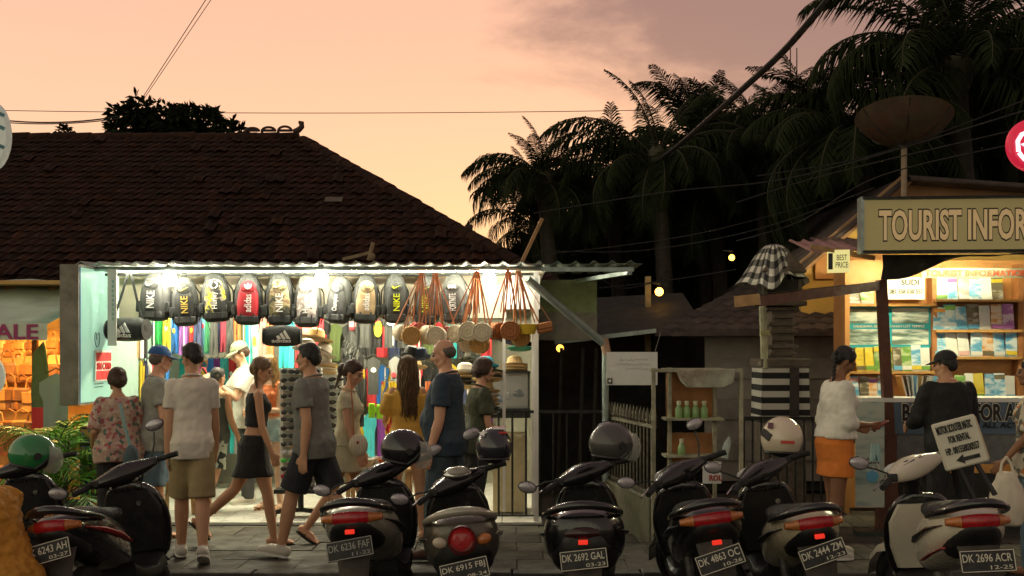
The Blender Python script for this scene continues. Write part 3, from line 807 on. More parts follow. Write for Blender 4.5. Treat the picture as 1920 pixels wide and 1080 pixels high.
mb.build('header_tray', mat('peeling_paint', (.36, .36, .28), .8, var=.25, scale=9, bump=.3, dirt=.9, col2=(.16, .09, .05)), rk, bevel=.01)
m_fuel = mat('fuel_glass', (.20, .34, .12), .2, var=.1, scale=5, bump=0, spec=.6)
m_capb = mat('bottle_cap', (.55, .55, .38), .5)
def bottle(px, py, label, group=None, s=1.0):
    p = P(px, py, Yr + .10)
    t = thing('fuel_bottle', label, 'bottle', (p.x, p.y, p.z), 0, group)
    MB().lathe([(.03, 0), (.034, .01), (.034, .085), (.016, .115), (.014, .125)], 12).build('body', m_fuel, t)
    MB().lathe([(.019, .12), (.02, .155), (.012, .158)], 10).build('cap', m_capb, t)
for px in (1273, 1288, 1304, 1320): bottle(px, 785, 'green fuel bottle in the row of four on the rack', 'four green fuel bottles on the rack shelf')
bottle(1278, 856, 'lone green fuel bottle on the rack\'s lower shelf')
t = thing('hanging_bottle', 'crumpled clear plastic bottle hanging from the rack leg', 'bottle', P(1362, 840, Yr - .14))
MB().lathe([(.02, -.09), (.034, -.085), (.03, -.03), (.035, .0), (.03, .05), (.012, .085), (.012, .1)], 12, Matrix.Rotation(R(14), 4, 'Y')).build('body', mat('clear_plastic', (.55, .65, .6), .15, alpha=.45, var=.1, bump=.3), t)
MB().tube([(.02, 0, .1), (.02, 0, .18)], .003, 4).build('string', m_rust, t)
sp = thing('petrol_sign', 'small white sign with black and red letters leaning in the rack', 'sign', P(1335, 886, 9.2))
MB().box((0, 0, 0), (.16, .01, .19)).build('board', m_paper, sp)
lettering('RE', m_black, sp, (.035, -.008, .045), .085, .06, bold=.03)
lettering('ROL', mat('dark_red_ink', (.35, .04, .03), .7), sp, (.03, -.008, -.045), .11, .05, bold=.03)

# ================================================================== TOURIST KIOSK
m_orange = mat('orange_plaster', (.55, .26, .085), .8, var=.12, scale=4, bump=.15, dirt=.25)
m_yell = mat('yellow_plaster', (.62, .40, .10), .8, var=.1, scale=3, bump=.1, dirt=.2, col2=(.4, .2, .07))
m_brown = mat('red_brown_timber', (.11, .04, .022), .5, var=.25, scale=10, bump=.2)
kio = thing('tourist_kiosk', 'tourist information kiosk with orange wooden shelves full of brochures', 'kiosk', (4.2, 11, 0))
def kl(v): return Vector(v) - Vector((4.2, 11, 0))
YK = 11.6
kx0, kx1 = PX(1575, YK), PX(2100, YK)
MB().box(kl(((kx0 + kx1) / 2, YK + .10, 1.35)), (kx1 - kx0, .10, 2.7)).build('back_wall', mat('varnished_ply', (.50, .24, .075), .5, var=.15, scale=5, bump=.1), kio)
MB().box(kl((kx0 - .03, 11.45, 1.3)), (.05, .4, 2.6)).build('side_wall', m_orange, kio)
shelfz = {'a': PZ(565, YK), 'b': PZ(621, YK), 'c': PZ(671, YK), 'd': PZ(752, YK)}
xm = PX(1745, YK); xr = PX(1905, YK)
for k, z in shelfz.items():
    MB().box(kl(((xm + xr) / 2, YK - .06, z)), (xr - xm, .18, .028)).build('shelf', mat('shelf_edge_wood', (.46, .25, .07), .5, var=.15), kio)
for z in (PZ(573, YK), PZ(698, YK), PZ(752, YK)):
    MB().box(kl(((kx0 + xm) / 2, YK - .06, z)), (xm - kx0, .18, .028)).build('shelf', MATS['shelf_edge_wood'], kio)
for x in (kx0 + .02, xm, xr): MB().box(kl((x, YK - .03, 1.4)), (.05, .16, 2.5)).build('upright', mat('upright_wood', (.36, .15, .05), .5, var=.15), kio)
MB().box(kl((4.55, 10.3, PZ(748, 10.3))), (2.5, .5, .04)).build('counter_top', m_white, kio)
m_bluec = mat('counter_blue', (.10, .15, .21), .6, var=.1, scale=4)
MB().box(kl((4.68, 10.08, PZ(780, 10.08))), (2.2, .03, .34)).build('counter_panel', m_bluec, kio)
MB().box(kl((4.68, 10.09, PZ(840, 10.09))), (2.2, .03, .30)).build('counter_panel', mat('counter_grey', (.14, .145, .14), .7), kio)
MB().box(kl((4.68, 10.12, .25)), (2.2, .03, .60)).build('counter_base', m_dark, kio)
m_ink = mat('black_ink', (.012, .012, .014), .6)
m_inkw = mat('sign_cream', (.66, .60, .48), .6)
lettering('BOOKING FOR ALL', m_inkw, kio, kl((PX(1690, 10.05) + .61, 10.055, PZ(773, 10.05))), 1.20, .165, bold=.07, ref=.03)
lettering('BOOKING FOR ALL', m_ink, kio, kl((PX(1690, 10.05) + .61, 10.049, PZ(773, 10.05))), 1.20, .165, bold=.03, ref=.03)
lettering('ALL ACTIVITIES', m_ink, kio, kl((PX(1842, 10.05) + .30, 10.05, PZ(797, 10.05))), .60, .05, bold=.01)
# front post and roof
MB().bar(kl(P(1652, 525, 10.1)), kl(P(1676, 985, 10.1)), .085, .085).build('post', m_brown, kio)
MB().box(kl((PX(1662, 10.1), 10.12, .45)), (.17, .12, .95)).build('post_base', m_brown, kio)
MB().bar(kl(P(1418, 565, 8.7)), kl(P(1645, 536, 10.05)), .06, .085).build('canopy_beam', m_brown, kio)
MB().bar(kl(P(1378, 566, 8.75)), kl(P(1424, 561, 8.66)), .05, .09).build('canopy_beam', m_wood, kio)
MB().add([kl(v) for v in (P(1378, 556, 8.75), P(1424, 550, 8.66), P(1648, 528, 10.05), P(1590, 535, 10.9))], [(0, 1, 2, 3)]).build('canopy_sheet', m_corr, kio)
corr(PX(1625, 9.9), PX(2010, 9.9), 9.75, 11.8, PZ(473, 9.8), 2.95, kio, mat('kiosk_roof_sheet', (.13, .08, .06), .6, metal=.2, var=.3), kl, pitch=.13, amp=.014)
corr(PX(1520, 9.9), PX(1625, 9.9), 9.9, 10.7, PZ(472, 9.9), PZ(452, 10.7), kio, mat('pink_roof_sheet', (.36, .20, .18), .6, metal=.2, var=.2), kl, pitch=.13, amp=.014)
MB().bar(kl(P(1520, 462, 9.86)), kl(P(1640, 484, 9.86)), .03, .04).build('roof_edge_board', m_wood, kio)
# drooping dark tarp under the roof edge, sagging to the right
mb = MB(); nx = 16
for i in range(nx + 1):
    u = i / nx; px = 1652 + u * 268
    zt = PZ(478, 9.85); zb = PZ(524 - 62 * u + 8 * math.sin(u * 9), 9.85)
    mb.v += [tuple(kl((PX(px, 9.85), 9.82, zt))), tuple(kl((PX(px, 9.85), 9.80 + .05 * math.sin(u * 20), (zt + zb) / 2))), tuple(kl((PX(px, 9.85), 9.86, zb)))]
for i in range(nx):
    for j in range(2): mb.f.append((i * 3 + j, (i + 1) * 3 + j, (i + 1) * 3 + j + 1, i * 3 + j + 1))
mb.build('tarp', m_dark, kio)
# kiosk lamps: tube under the roof front
tb_ = thing('tube_lamp', 'fluorescent tube lamp under the tourist kiosk roof', 'lamp', (4.35, 10.75, 2.72))
MB().tube([(-.6, 0, 0), (.6, 0, 0)], .02, 10).build('tube', emit('kiosk_tube_glow', (1, .90, .52), 230), tb_)
MB().box((0, 0, .04), (1.3, .06, .03)).build('fitting', m_white, tb_)
# main sign
TY = 9.6
ts = thing('tourist_sign', 'long olive sign board reading TOURIST INFORMATION above the kiosk', 'sign', (PX(1618, TY), TY, PZ(470, TY)), R(-5))
m_olive = mat('olive_sign', (.18, .145, .065), .6, var=.12, scale=4, bump=.05, dirt=.2, emis=(.20, .155, .058), es=.6)  # weak emission added to the board colour so it looks lit
SWD, SH = 2.3, .455
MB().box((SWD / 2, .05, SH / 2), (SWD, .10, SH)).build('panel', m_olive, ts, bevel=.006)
MB().box((SWD / 2, .02, SH + .012), (SWD + .02, .13, .022)).build('frame', m_black, ts)
MB().box((SWD / 2, .02, -.012), (SWD + .02, .13, .022)).build('frame', m_black, ts)
MB().box((-.012, .03, SH / 2), (.03, .14, SH + .05)).build('frame_end', m_steel, ts)
m_sl = mat('sign_letter_tan', (.36, .25, .12), .6, var=.08, emis=(.36, .24, .11), es=.6)  # letters carry the same added glow as the board
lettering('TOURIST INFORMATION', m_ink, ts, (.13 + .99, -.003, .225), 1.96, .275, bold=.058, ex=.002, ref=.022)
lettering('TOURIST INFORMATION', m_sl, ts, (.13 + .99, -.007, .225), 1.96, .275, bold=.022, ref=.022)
s2 = thing('information_sign', 'narrow grey fascia sign with red TOURIST INFORMATION letters', 'sign', (PX(1830, 11.0), 11.0, PZ(512, 11.0)))
MB().box((0, 0, 0), (1.12, .02, .10)).build('board', mat('grey_green_board', (.20, .22, .16), .6), s2)
lettering('TOURIST INFORMATION', mat('faded_red_ink', (.42, .07, .03), .6), s2, (0, -.015, 0), 1.06, .065, bold=.03)
s3 = thing('phone_sign', 'white sign with a name and phone number on the kiosk wall', 'sign', (PX(1695, YK), YK - .03, PZ(541, YK)))
MB().box((0, 0, 0), (.42, .015, .24)).build('board', m_paper, s3)
lettering('SUDI', m_ink, s3, (.05, -.011, .065), .19, .06, bold=.01)
lettering('081 558 030 557', m_ink, s3, (.01, -.011, -.035), .36, .05, bold=.005)
s4 = thing('best_price_sign', 'small lit yellow BEST PRICE sign under the pink roof edge', 'sign', P(1572, 490, 9.85), R(-16))
MB().box((0, 0, 0), (.20, .03, .21)).build('panel', mat('lit_yellow', (.6, .55, .25), .5, emis=(.75, .66, .25), es=.75), s4)
MB().box((-.07, -.018, 0), (.04, .004, .15)).build('figure_mark', m_ink, s4)
lettering('BEST\nPRICE', m_ink, s4, (.03, -.02, 0), .11, .12)
# framed photo poster, turquoise
po = thing('temple_poster', 'turquoise framed poster with four black and white beach temple photographs', 'poster', (PX(1663, YK), YK - .05, PZ(612, YK)))
pw, ph_ = (1744 - 1583) / F * YK, (652 - 572) / F * YK
MB().box((0, 0, 0), (pw, .02, ph_)).build('panel', mat('turquoise_paint', (.02, .36, .44), .5, var=.08), po)
def photo_mat(k, seed, stops):
    return ramp_mat(k, 'noise', stops, 5 + seed, .5, False, (.6, 1, 3.2), bump=0, detail=6)
grey_st = [(0, (.05, .09, .07)), (.42, (.12, .18, .14)), (.5, (.30, .40, .38)), (.58, (.62, .68, .60)), (1, (.7, .72, .6))]
for i, (dx, dz) in enumerate(((-.24, .115), (.23, .115), (-.24, -.115), (.23, -.115))):
    MB().box((dx, -.014, dz), (pw * .42, .006, ph_ * .36)).build('photo', photo_mat('poster_photo%d' % (i % 2), i, grey_st), po)
lettering('PANDAWA BEACH   TANAH LOT TEMPLE', m_inkw, po, (0, -.014, 0), pw * .82, .028)

# yellow gabled house behind the kiosk
yh = thing('yellow_house', 'yellow and orange gabled house behind the kiosk', 'house', (4.6, 13.6, 0))
def yl(v): return Vector(v) - Vector((4.6, 13.6, 0))
Yh = 13.2
gp = [(PX(1500, Yh), 0), (PX(2180, Yh), 0), (PX(2180, Yh), PZ(520, Yh)), (PX(1700, Yh), PZ(338, Yh)), (PX(1500, Yh), PZ(505, Yh))]
mb = MB().prism(gp, .1, Matrix.Translation((0, Yh, 0))); mb.v = [tuple(yl(v)) for v in mb.v]; mb.build('gable_wall', m_yell, yh, smooth=False)
m_gab = mat('gable_ply', (.32, .19, .10), .8, var=.12, scale=4)
mb = MB().prism([(PX(1640, Yh), PZ(384, Yh)), (PX(1700, Yh), PZ(342, Yh)), (PX(2000, Yh), PZ(350, Yh)), (PX(2000, Yh), PZ(400, Yh))], .05, Matrix.Translation((0, Yh - .1, 0))); mb.v = [tuple(yl(v)) for v in mb.v]; mb.build('gable_board', m_gab, yh, smooth=False)
MB().bar(yl(P(1490, 512, Yh - .35)), yl(P(1702, 334, Yh - .35)), .05, .14).build('barge_board', m_gab, yh)
MB().add([yl(v) for v in (P(1484, 512, Yh - .45), P(1702, 328, Yh - .45), P(1702, 328, Yh - .45) + Vector((0, 4, 0)), P(1484, 512, Yh - .45) + Vector((0, 4, 0)))] , [(0, 1, 2, 3)]).build('roof', m_rt, yh).modifiers.new('t', 'SOLIDIFY').thickness = .06
MB().add([yl(v) for v in (P(1702, 328, Yh - .45), P(2150, 360, Yh - .45), P(2150, 360, Yh - .45) + Vector((0, 4, 0)), P(1702, 328, Yh - .45) + Vector((0, 4, 0)))] , [(0, 1, 2, 3)]).build('roof', m_rt, yh).modifiers.new('t', 'SOLIDIFY').thickness = .06
MB().box(yl(P(1600, 500, Yh - .1)), (.95, .06, .30)).build('orange_band', m_orange, yh)
gl_ = thing('porch_lamp', 'warm lamp under the yellow house eave hidden by the kiosk roof', 'lamp', (PX(1560, 12.6), 12.4, 2.75))
MB().ell((0, 0, 0), .05).build('globe', emit('porch_glow', (1, .68, .28), 60), gl_)
MB().lathe([(.02, .05), (.07, .05), (.03, .12)], 12).build('shade', m_dsteel, gl_)

# satellite dish
dp = P(1695, 232, 12.6)
ds = thing('satellite_dish', 'large rusty mesh satellite dish on a pole above the kiosk', 'satellite dish', (dp.x, dp.y, PZ(380, 12.6)))
dz = dp.z - PZ(380, 12.6)
m_dish = mat('rusted_dish', (.085, .06, .038), .8, metal=.2, var=.3, scale=6, bump=.2, dirt=.8, col2=(.11, .035, .02))
mb = MB(); T = Matrix.Translation((0, 0, dz)) @ Matrix.Rotation(R(-13), 4, 'X') @ Matrix.Rotation(R(4), 4, 'Y')
mb.lathe([(.02, -.26), (.18, -.235), (.33, -.16), (.46, -.05), (.555, .08), (.56, .085), (.46, -.035), (.33, -.145), (.18, -.22), (.02, -.245)], 28, T, cap=True)
mb.build('dish', m_dish, ds)
for k in range(6):
    a = k * math.pi / 3 + .3
    MB().tube([T @ Vector((math.cos(a) * r_, math.sin(a) * r_, z - .012)) for r_, z in ((.02, -.26), (.33, -.16), (.555, .08))], .008, 5).build('rib', m_dsteel, ds)
MB().tube([(0, 0, -.3), (0, 0, dz - .22)], .035, 10).build('pole', mat('pole_paint', (.26, .20, .14), .6), ds)
MB().tube([T @ Vector((0, 0, -.2)), T @ Vector((0, 0, .2))], .015, 6).build('feed_arm', m_dsteel, ds)

# round lit sign at the right, oval signs at the left
m_neon = emit('neon_white', (1, .62, .70), 2.2)
rs = thing('round_lit_sign', 'round red light box sign with glowing white script letter', 'sign', P(1938, 272, 8.2))
MB().lathe([(.0, -.05), (.19, -.05), (.205, -.03), (.205, .03), (.19, .05), (0, .05)], 36, Matrix.Rotation(R(90), 4, 'X'), cap=False).build('drum', mat('red_acrylic', (.10, .004, .008), .3, emis=(.8, .02, .06), es=.6), rs)
mb = MB(); mb.tube([(-.145, -.06, -.06), (-.15, -.06, .02), (-.12, -.06, .07), (-.07, -.06, .09), (-.04, -.06, .05), (-.07, -.06, .0), (-.11, -.06, .0), (-.06, -.06, -.03), (-.05, -.06, -.09), (-.10, -.06, -.12), (-.14, -.06, -.07)], .016, 8); mb.build('script_letter', m_neon, rs)
MB().tube([(.15, 0, 0), (1.2, 0, .02)], .02, 8).build('bracket', m_dsteel, rs)
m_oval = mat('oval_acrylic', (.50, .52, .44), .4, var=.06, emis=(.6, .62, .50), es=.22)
ov = thing('oval_sign', 'pale oval hanging sign with teal marks above the leather shop', 'sign', P(-18, 255, 9.0))
MB().lathe([(0, -.05), (.155, -.05), (.17, -.03), (.17, .03), (.155, .05), (0, .05)], 36, Matrix.Scale(1.75, 4, (0, 0, 1)) @ Matrix.Rotation(R(90), 4, 'X'), cap=False).build('drum', m_oval, ov)
for z in (-.10, .06, .17): MB().box((.12, -.055, z), (.05, .004, .03), Matrix.Rotation(R(25), 4, 'Y')).build('letter_mark', mat('teal_ink', (.10, .25, .30), .6), ov)
MB().tube([(0, 0, .3), (0, 0, 2.4)], .012, 6).build('hanger', m_dsteel, ov)
o2 = thing('round_sign', 'pale round sign in front of the leather shop', 'sign', P(-16, 705, 9.6))
MB().lathe([(0, -.04), (.11, -.04), (.12, -.02), (.12, .02), (0, .04)], 30, Matrix.Scale(1.45, 4, (0, 0, 1)) @ Matrix.Rotation(R(90), 4, 'X'), cap=False).build('drum', m_oval, o2)
MB().tube([(-.1, 0, -.15), (-.1, 0, -1.47)], .015, 6).build('stand', m_dsteel, o2)

# ================================================================== CABLES
m_cable = mat('cable_rubber', (.008, .008, .008), .6, bump=0)
def cable(label, pts, r, name='power_cable', group=None, sag=0):
    pts = [Vector(p) for p in pts]; out = []
    if len(pts) == 2:
        for i in range(17):
            u = i / 16; p = pts[0].lerp(pts[1], u); p.z -= sag * 4 * u * (1 - u); out.append(p)
    else:
        for i in range(len(pts) - 1):
            p0, p1, p2, p3 = pts[max(i - 1, 0)], pts[i], pts[i + 1], pts[min(i + 2, len(pts) - 1)]
            for k in range(6):
                t = k / 6
                out.append(.5 * ((2 * p1) + (p2 - p0) * t + (2 * p0 - 5 * p1 + 4 * p2 - p3) * t * t + (3 * p1 - p0 - 3 * p2 + p3) * t ** 3))
        out.append(pts[-1])
    return tag(MB().tube(out, r, 6).build(name, m_cable), label, 'cable', group)
cable('thick black bundled cable sweeping up past the palms', [P(1600, -60, 9), P(1545, 8, 9.3), P(1470, 95, 10), P(1400, 160, 10.8), P(1330, 222, 12.5), P(1250, 290, 15.5), P(1150, 360, 18.5), P(1060, 410, 21)], .032)
cable('thin straight wire crossing the open sky above the roof ridge', [P(-60, 206, 20), P(1240, 206, 20)], .007, sag=.06)
cable('drooping black wire ending at the leafy tree beyond the ridge', [P(-60, 216, 19), P(225, 218, 19)], .013, sag=.12)
cable('second drooping wire below the first near the leafy tree', [P(-60, 222, 19.4), P(225, 222, 19.4)], .010, sag=.10)
cable('thin wire rising steeply from the leafy tree into the sky', [P(268, 182, 19), P(392, -10, 17)], .007)
cable('twin thin wire rising beside the steep wire over the leafy tree', [P(272, 182, 19.3), P(402, -10, 17.3)], .006)
cable('pale wire strung from the stall roof across to the palms', [P(1000, 480, 12), P(1300, 440, 13), P(1560, 372, 13.5)], .006, sag=.1)
cable('wire strung in front of the palms below the dish', [P(1000, 400, 14), P(1250, 360, 13), P(1500, 330, 12), P(1930, 205, 10)], .008)
cable('slack wire passing across the face of the dish', [P(1380, 380, 12), P(1560, 325, 11.5), P(1940, 235, 10)], .007)
cable('wire hanging between the yard lamp and the shrine', [P(1060, 545, 13), P(1380, 505, 12)], .006, sag=.03)
cable('sagging wire looping behind the sign board into the palms', [P(1380, 452, 12.4), P(1500, 415, 12), P(1650, 330, 11), P(1940, 262, 9.8)], .007)
cable('sagging wire over the shed toward the kiosk roof', [P(1010, 470, 13.2), P(1200, 470, 13), P(1420, 430, 12.5), P(1640, 352, 11.5)], .006)
cable('slack wire drooping from the awning to the yard lamp', [P(1100, 500, 12), P(1160, 540, 12.6), P(1225, 530, 13.4)], .006)
cable('pair wire running behind the dish pole', [P(1420, 330, 13), P(1600, 300, 12.6), P(1760, 250, 12.2), P(1940, 180, 11.6)], .008)
# ================================================================== VEGETATION
m_frond = mat('palm_leaflet', (.018, .025, .010), .8, var=.35, scale=3, bump=0, rnd=.25, spec=.06)
m_frond2 = mat('dry_palm_leaflet', (.07, .06, .025), .7, var=.35, scale=3, bump=0, rnd=.2)
m_trunk = mat('palm_trunk', (.025, .02, .014), .9, var=.35, scale=14, bump=.6)
m_rachis = mat('palm_rachis', (.045, .042, .018), .6, var=.2)
def frond_geom(L, arch, rnd_, nl=46, leaf=.5, droop=.55, w=.028, up0=60):
    """arched rachis in local x-z plane (base at origin, heading +x), leaflets both sides"""
    pts = []; ang = R(up0); p = Vector((0, 0, 0)); N = 22
    for i in range(N + 1):
        pts.append(p.copy()); t = i / N
        p = p + Vector((math.cos(ang), 0, math.sin(ang))) * (L / N)
        ang -= R(arch) / N * (.5 + t)
    mb = MB()
    for i in range(nl):
        t = .12 + .88 * i / (nl - 1)
        k = t * N; a = min(int(k), N - 1); q = pts[a].lerp(pts[a + 1], k - a); d = (pts[a + 1] - pts[a]).normalized()
        ln = leaf * (math.sin(math.pi * min(1, .18 + t * .80)) ** .7) * rnd_.uniform(.8, 1.1) + .06
        for s in (-1, 1):
            spread = R(rnd_.uniform(48, 72)) * (1 - .35 * t)
            side = Vector((0, s, 0))
            dirv = (d * math.cos(spread) + side * math.sin(spread) + Vector((0, 0, rnd_.uniform(-.15, .12)))).normalized()
            m1 = q + dirv * ln * .55 + Vector((0, 0, -droop * ln * .18))
            m2 = q + dirv * ln * .90 + Vector((0, 0, -droop * ln * rnd_.uniform(.6, 1.0)))
            wv = d * w * .5
            o = len(mb.v)
            mb.v += [tuple(x) for x in (q - wv * .6, q + wv * .6, m1 + wv, m1 - wv, m2)]
            mb.f += [(o, o + 1, o + 2, o + 3), (o + 3, o + 2, o + 4)]
    rb = MB().tube(pts, [max(.004, .028 * L / 3 * (1 - i / N * .9)) for i in range(N + 1)], 5)
    return mb, rb
FR = {}
def frond_mesh(kind, v):
    k = (kind, v)
    if k not in FR:
        rr = random.Random(hash(k) % 1000 if False else (v * 17 + {'coco': 1, 'up': 2, 'areca': 3, 'droop': 4}[kind]))
        spec = {'coco': (3.0, 118, 84, .76, .9, .037, 52), 'up': (2.8, 52, 80, .62, .40, .034, 72), 'droop': (3.0, 160, 80, .76, 1.0, .038, 26), 'areca': (.75, 100, 26, .20, .35, .016, 72)}[kind]
        L, arch, nl, leaf, dr, w, u = spec
        a, b = frond_geom(L, arch * rr.uniform(.85, 1.15), rr, nl, leaf, dr, w, u + rr.uniform(-6, 6))
        lm = a.mesh('leaflets', m_frond if kind != 'areca' else mat('areca_leaflet', (.13, .34, .04), .45, var=.3, scale=6, bump=0, rnd=.25), smooth=False)
        bm_ = b.mesh('rachis', m_rachis)
        FR[k] = (lm, bm_)
    return FR[k]
def palm(label, crown, spec, seed, trunk=True, s=1.0, r=.13, name='palm_tree', group=None, base_z=-.03, lean=.4):
    """spec: list of (kind, azimuth deg, tilt deg, scale)"""
    rr = random.Random(seed)
    t = thing(name, label, 'palm tree', (crown.x + lean * .5, crown.y, base_z), 0, group)
    c = Vector((-lean * .5, 0, crown.z - base_z))
    if trunk:
        pts = [Vector((0, 0, 0)), Vector((-.05 * lean, 0, c.z * .35)), Vector((-.25 * lean, 0, c.z * .7)), c]
        mb = MB(); P_ = []
        for i in range(25):
            u = i / 24; k = min(int(u * 3), 2); P_.append(pts[k].lerp(pts[k + 1], u * 3 - k))
        mb.tube(P_, [r * (1.25 - .45 * i / 24) * (1 + .06 * (i % 2)) for i in range(25)], 10); mb.build('trunk', m_trunk, t)
    mb = MB(); mb.ell(c + Vector((0, 0, .1)), (r * 1.4, r * 1.4, .35)); mb.build('crown_shaft', m_rachis, t)
    for i, (kind, azm, tilt, sc) in enumerate(spec):
        lm, bm_ = frond_mesh(kind, rr.randrange(4))
        f = bpy.data.objects.new('frond', lm); COL.objects.link(f); f.parent = t
        f.location = c + Vector((0, 0, .15)); f.rotation_euler = (R(rr.uniform(-14, 14)), R(tilt), R(azm)); f.scale = (sc * s,) * 3
        g_ = bpy.data.objects.new('rachis', bm_); COL.objects.link(g_); g_.parent = f
    return t
def spread(n, rr, kinds=('coco', 'coco', 'droop', 'up'), a0=0, a1=360, s=1.0, tilt=(-25, 35)):
    out = []
    for i in range(n):
        out.append((rr.choice(kinds), a0 + (a1 - a0) * (i + rr.uniform(-.3, .3)) / n, rr.uniform(*tilt), s * rr.uniform(.8, 1.1)))
    return out
rr = random.Random(11)
# azimuth 180 = towards the picture's left, 0 = right, 90 = away, 270 = towards us; negative tilt lifts the frond
LOW = ('coco', 'droop', 'coco', 'up', 'coco')
palm('low palm with arching fronds beside the end of the tiled roof', P(1020, 360, 17),
     [('coco', 178, 6, .50), ('coco', 186, 20, .46), ('coco', 172, -12, .52), ('droop', 190, 10, .5), ('up', 170, -20, .40), ('up', 160, -4, .36), ('coco', 10, 0, .5), ('coco', 20, -15, .45)] + spread(24, rr, LOW, s=.46, tilt=(-5, 50)), 1, s=1)
palm('palm with one tall upright frond and a long arching frond', P(1232, 325, 16.5),
     [('up', 178, -6, .60), ('up', 170, -14, .52), ('up', 8, 2, .56), ('coco', 178, -2, .70), ('coco', 184, 6, .66), ('coco', 172, 14, .66), ('droop', 200, 10, .62), ('coco', 10, -8, .55), ('coco', 0, 8, .6)] + spread(16, rr, LOW, s=.56, tilt=(0, 45)), 2)
palm('slim palm with feathery top behind the thick cable', P(1425, 280, 17),
     [('up', 174, -4, .46), ('up', 5, 2, .48), ('up', 12, 14, .48), ('coco', 175, -14, .48), ('coco', 172, 4, .5), ('coco', 0, -2, .55), ('droop', 330, 10, .6), ('droop', 200, 10, .6)] + spread(15, rr, LOW, s=.55, tilt=(5, 45)), 3)
palm('largest palm towering above the satellite dish', P(1795, 150, 14.5),
     [('coco', 180, -8, .86), ('coco', 176, 2, .84), ('coco', 172, -30, .86), ('coco', 188, 10, .8), ('up', 172, -12, .9), ('up', 160, -3, .85), ('up', 20, -5, .9), ('up', 5, 8, .85), ('coco', 0, -20, .85), ('coco', 5, 5, .8), ('droop', 185, 12, .85), ('up', 90, -10, .8), ('coco', 350, -5, .8), ('droop', 200, 18, .85), ('droop', 340, 12, .8)] + spread(20, rr, LOW, s=.8, tilt=(-5, 40)), 4, r=.15)
palm('palm with long drooping fronds hanging behind the kiosk sign', P(1610, 280, 14.8),
     [('droop', 182, 18, .80), ('droop', 192, 26, .76), ('coco', 180, -2, .62), ('coco', 178, 12, .62), ('coco', 174, -25, .5), ('droop', 205, 30, .74), ('droop', 176, 34, .8)] + spread(20, rr, LOW, s=.62, tilt=(0, 45)), 5)
palm('short palm filling the dusk behind the awning and shed', P(1150, 430, 19), spread(26, rr, LOW, s=.78), 6)
palm('short dense palm behind the yard lamp', P(1340, 400, 18.5), spread(28, rr, LOW, s=.85), 7)
palm('palm half hidden behind the satellite dish', P(1700, 270, 17.5), spread(28, rr, LOW, s=.85), 8)
palm('palm standing behind the yellow gable', P(1890, 260, 18), spread(28, rr, LOW, s=.95), 9)
palm('low palm with fronds just above the hip end of the tiled roof', P(1000, 440, 18.5), spread(20, rr, LOW, s=.5), 10, r=.06)
palm('palm hidden in the thick of the grove behind the cable', P(1500, 370, 19.5), spread(28, rr, LOW, s=.9), 12)
palm('palm in the back of the grove behind the slim palm', P(1310, 300, 20.5), spread(24, rr, LOW, s=.7), 13)

# broadleaf trees: clumps of leaf faces through the crown volume
m_leaf = mat('broad_leaf', (.016, .022, .009), .8, var=.4, scale=3, bump=0, spec=.06)
m_bark = mat('bark', (.06, .045, .03), .9, var=.3, scale=12, bump=.5)
def leafy(label, base, crown, blobs, nleaf, seed, size=.16, name='leafy_tree', m=None):
    """blobs: list of (offset from crown, radius)"""
    rr = random.Random(seed); crown = Vector(crown); base = Vector(base)
    t = thing(name, label, 'tree', base)
    tr = MB(); top = crown - base
    tr.tube([(0, 0, 0), top * .5 + Vector((.1, 0, 0)), top], [.16, .12, .06], 8)
    for off, r_ in blobs: tr.tube([top * .75, top + Vector(off)], [.06, .015], 6)
    tr.build('trunk', m_bark, t)
    tot = sum(r_ ** 2 for _, r_ in blobs); mb = MB()
    for off, r_ in blobs:
        c = top + Vector(off); nk = int(nleaf * r_ * r_ / tot / 6)
        for k in range(nk):
            d = Vector((rr.gauss(0, 1), rr.gauss(0, 1), rr.gauss(0, 1))).normalized()
            q = c + d * r_ * (rr.uniform(.25, 1.0) ** .5) * rr.uniform(.8, 1.12)
            for j in range(6):   # a whorl of lance leaves
                e = (d * .6 + Vector((rr.gauss(0, .6), rr.gauss(0, .6), rr.gauss(-.15, .5)))).normalized()
                s_ = e.cross(Vector((rr.gauss(0, 1), rr.gauss(0, 1), rr.gauss(0, 1)))).normalized() * size * .17
                ln = size * rr.uniform(.7, 1.25)
                o = len(mb.v)
                mb.v += [tuple(q), tuple(q + e * ln * .5 + s_), tuple(q + e * ln + Vector((0, 0, -.03))), tuple(q + e * ln * .5 - s_)]
                mb.f.append((o, o + 1, o + 2, o + 3))
    mb.build('crown', m or m_leaf, t, smooth=False)
    return t
leafy('dark leafy tree whose crown rises above the long roof ridge', (PX(330, 20), 20, 0), P(300, 230, 20),
      [((-.55, 0, .06), .34), ((-.30, 0, .22), .27), ((.15, 0, .02), .30), ((.5, 0, .0), .34), ((.85, .1, .05), .30), ((1.15, 0, -.12), .25), ((-.75, 0, -.2), .26), ((.3, .2, -.3), .35), ((1.45, 0, -.2), .14), ((-.2, .3, -.3), .4)], 3600, 5, .20)
leafy('small leafy tuft peeking over the roof ridge', (PX(122, 20), 20, 0), P(122, 250, 20), [((0, 0, 0), .14)], 200, 6, .14)
leafy('dark broadleaf tree massed behind the awning and lean-to', (PX(1120, 22), 22, 0), P(1120, 440, 22), [((-.9, 0, -.35), .6), ((-.2, 0, .0), .6), ((.6, 0, .25), .75), ((1.4, 0, .5), .85), ((-1.5, 0, -.6), .4), ((.5, 0, -.7), 1.1), ((-.6, 0, -1.0), .9), ((1.6, 0, -.4), 1.1)], 26000, 7, .28)
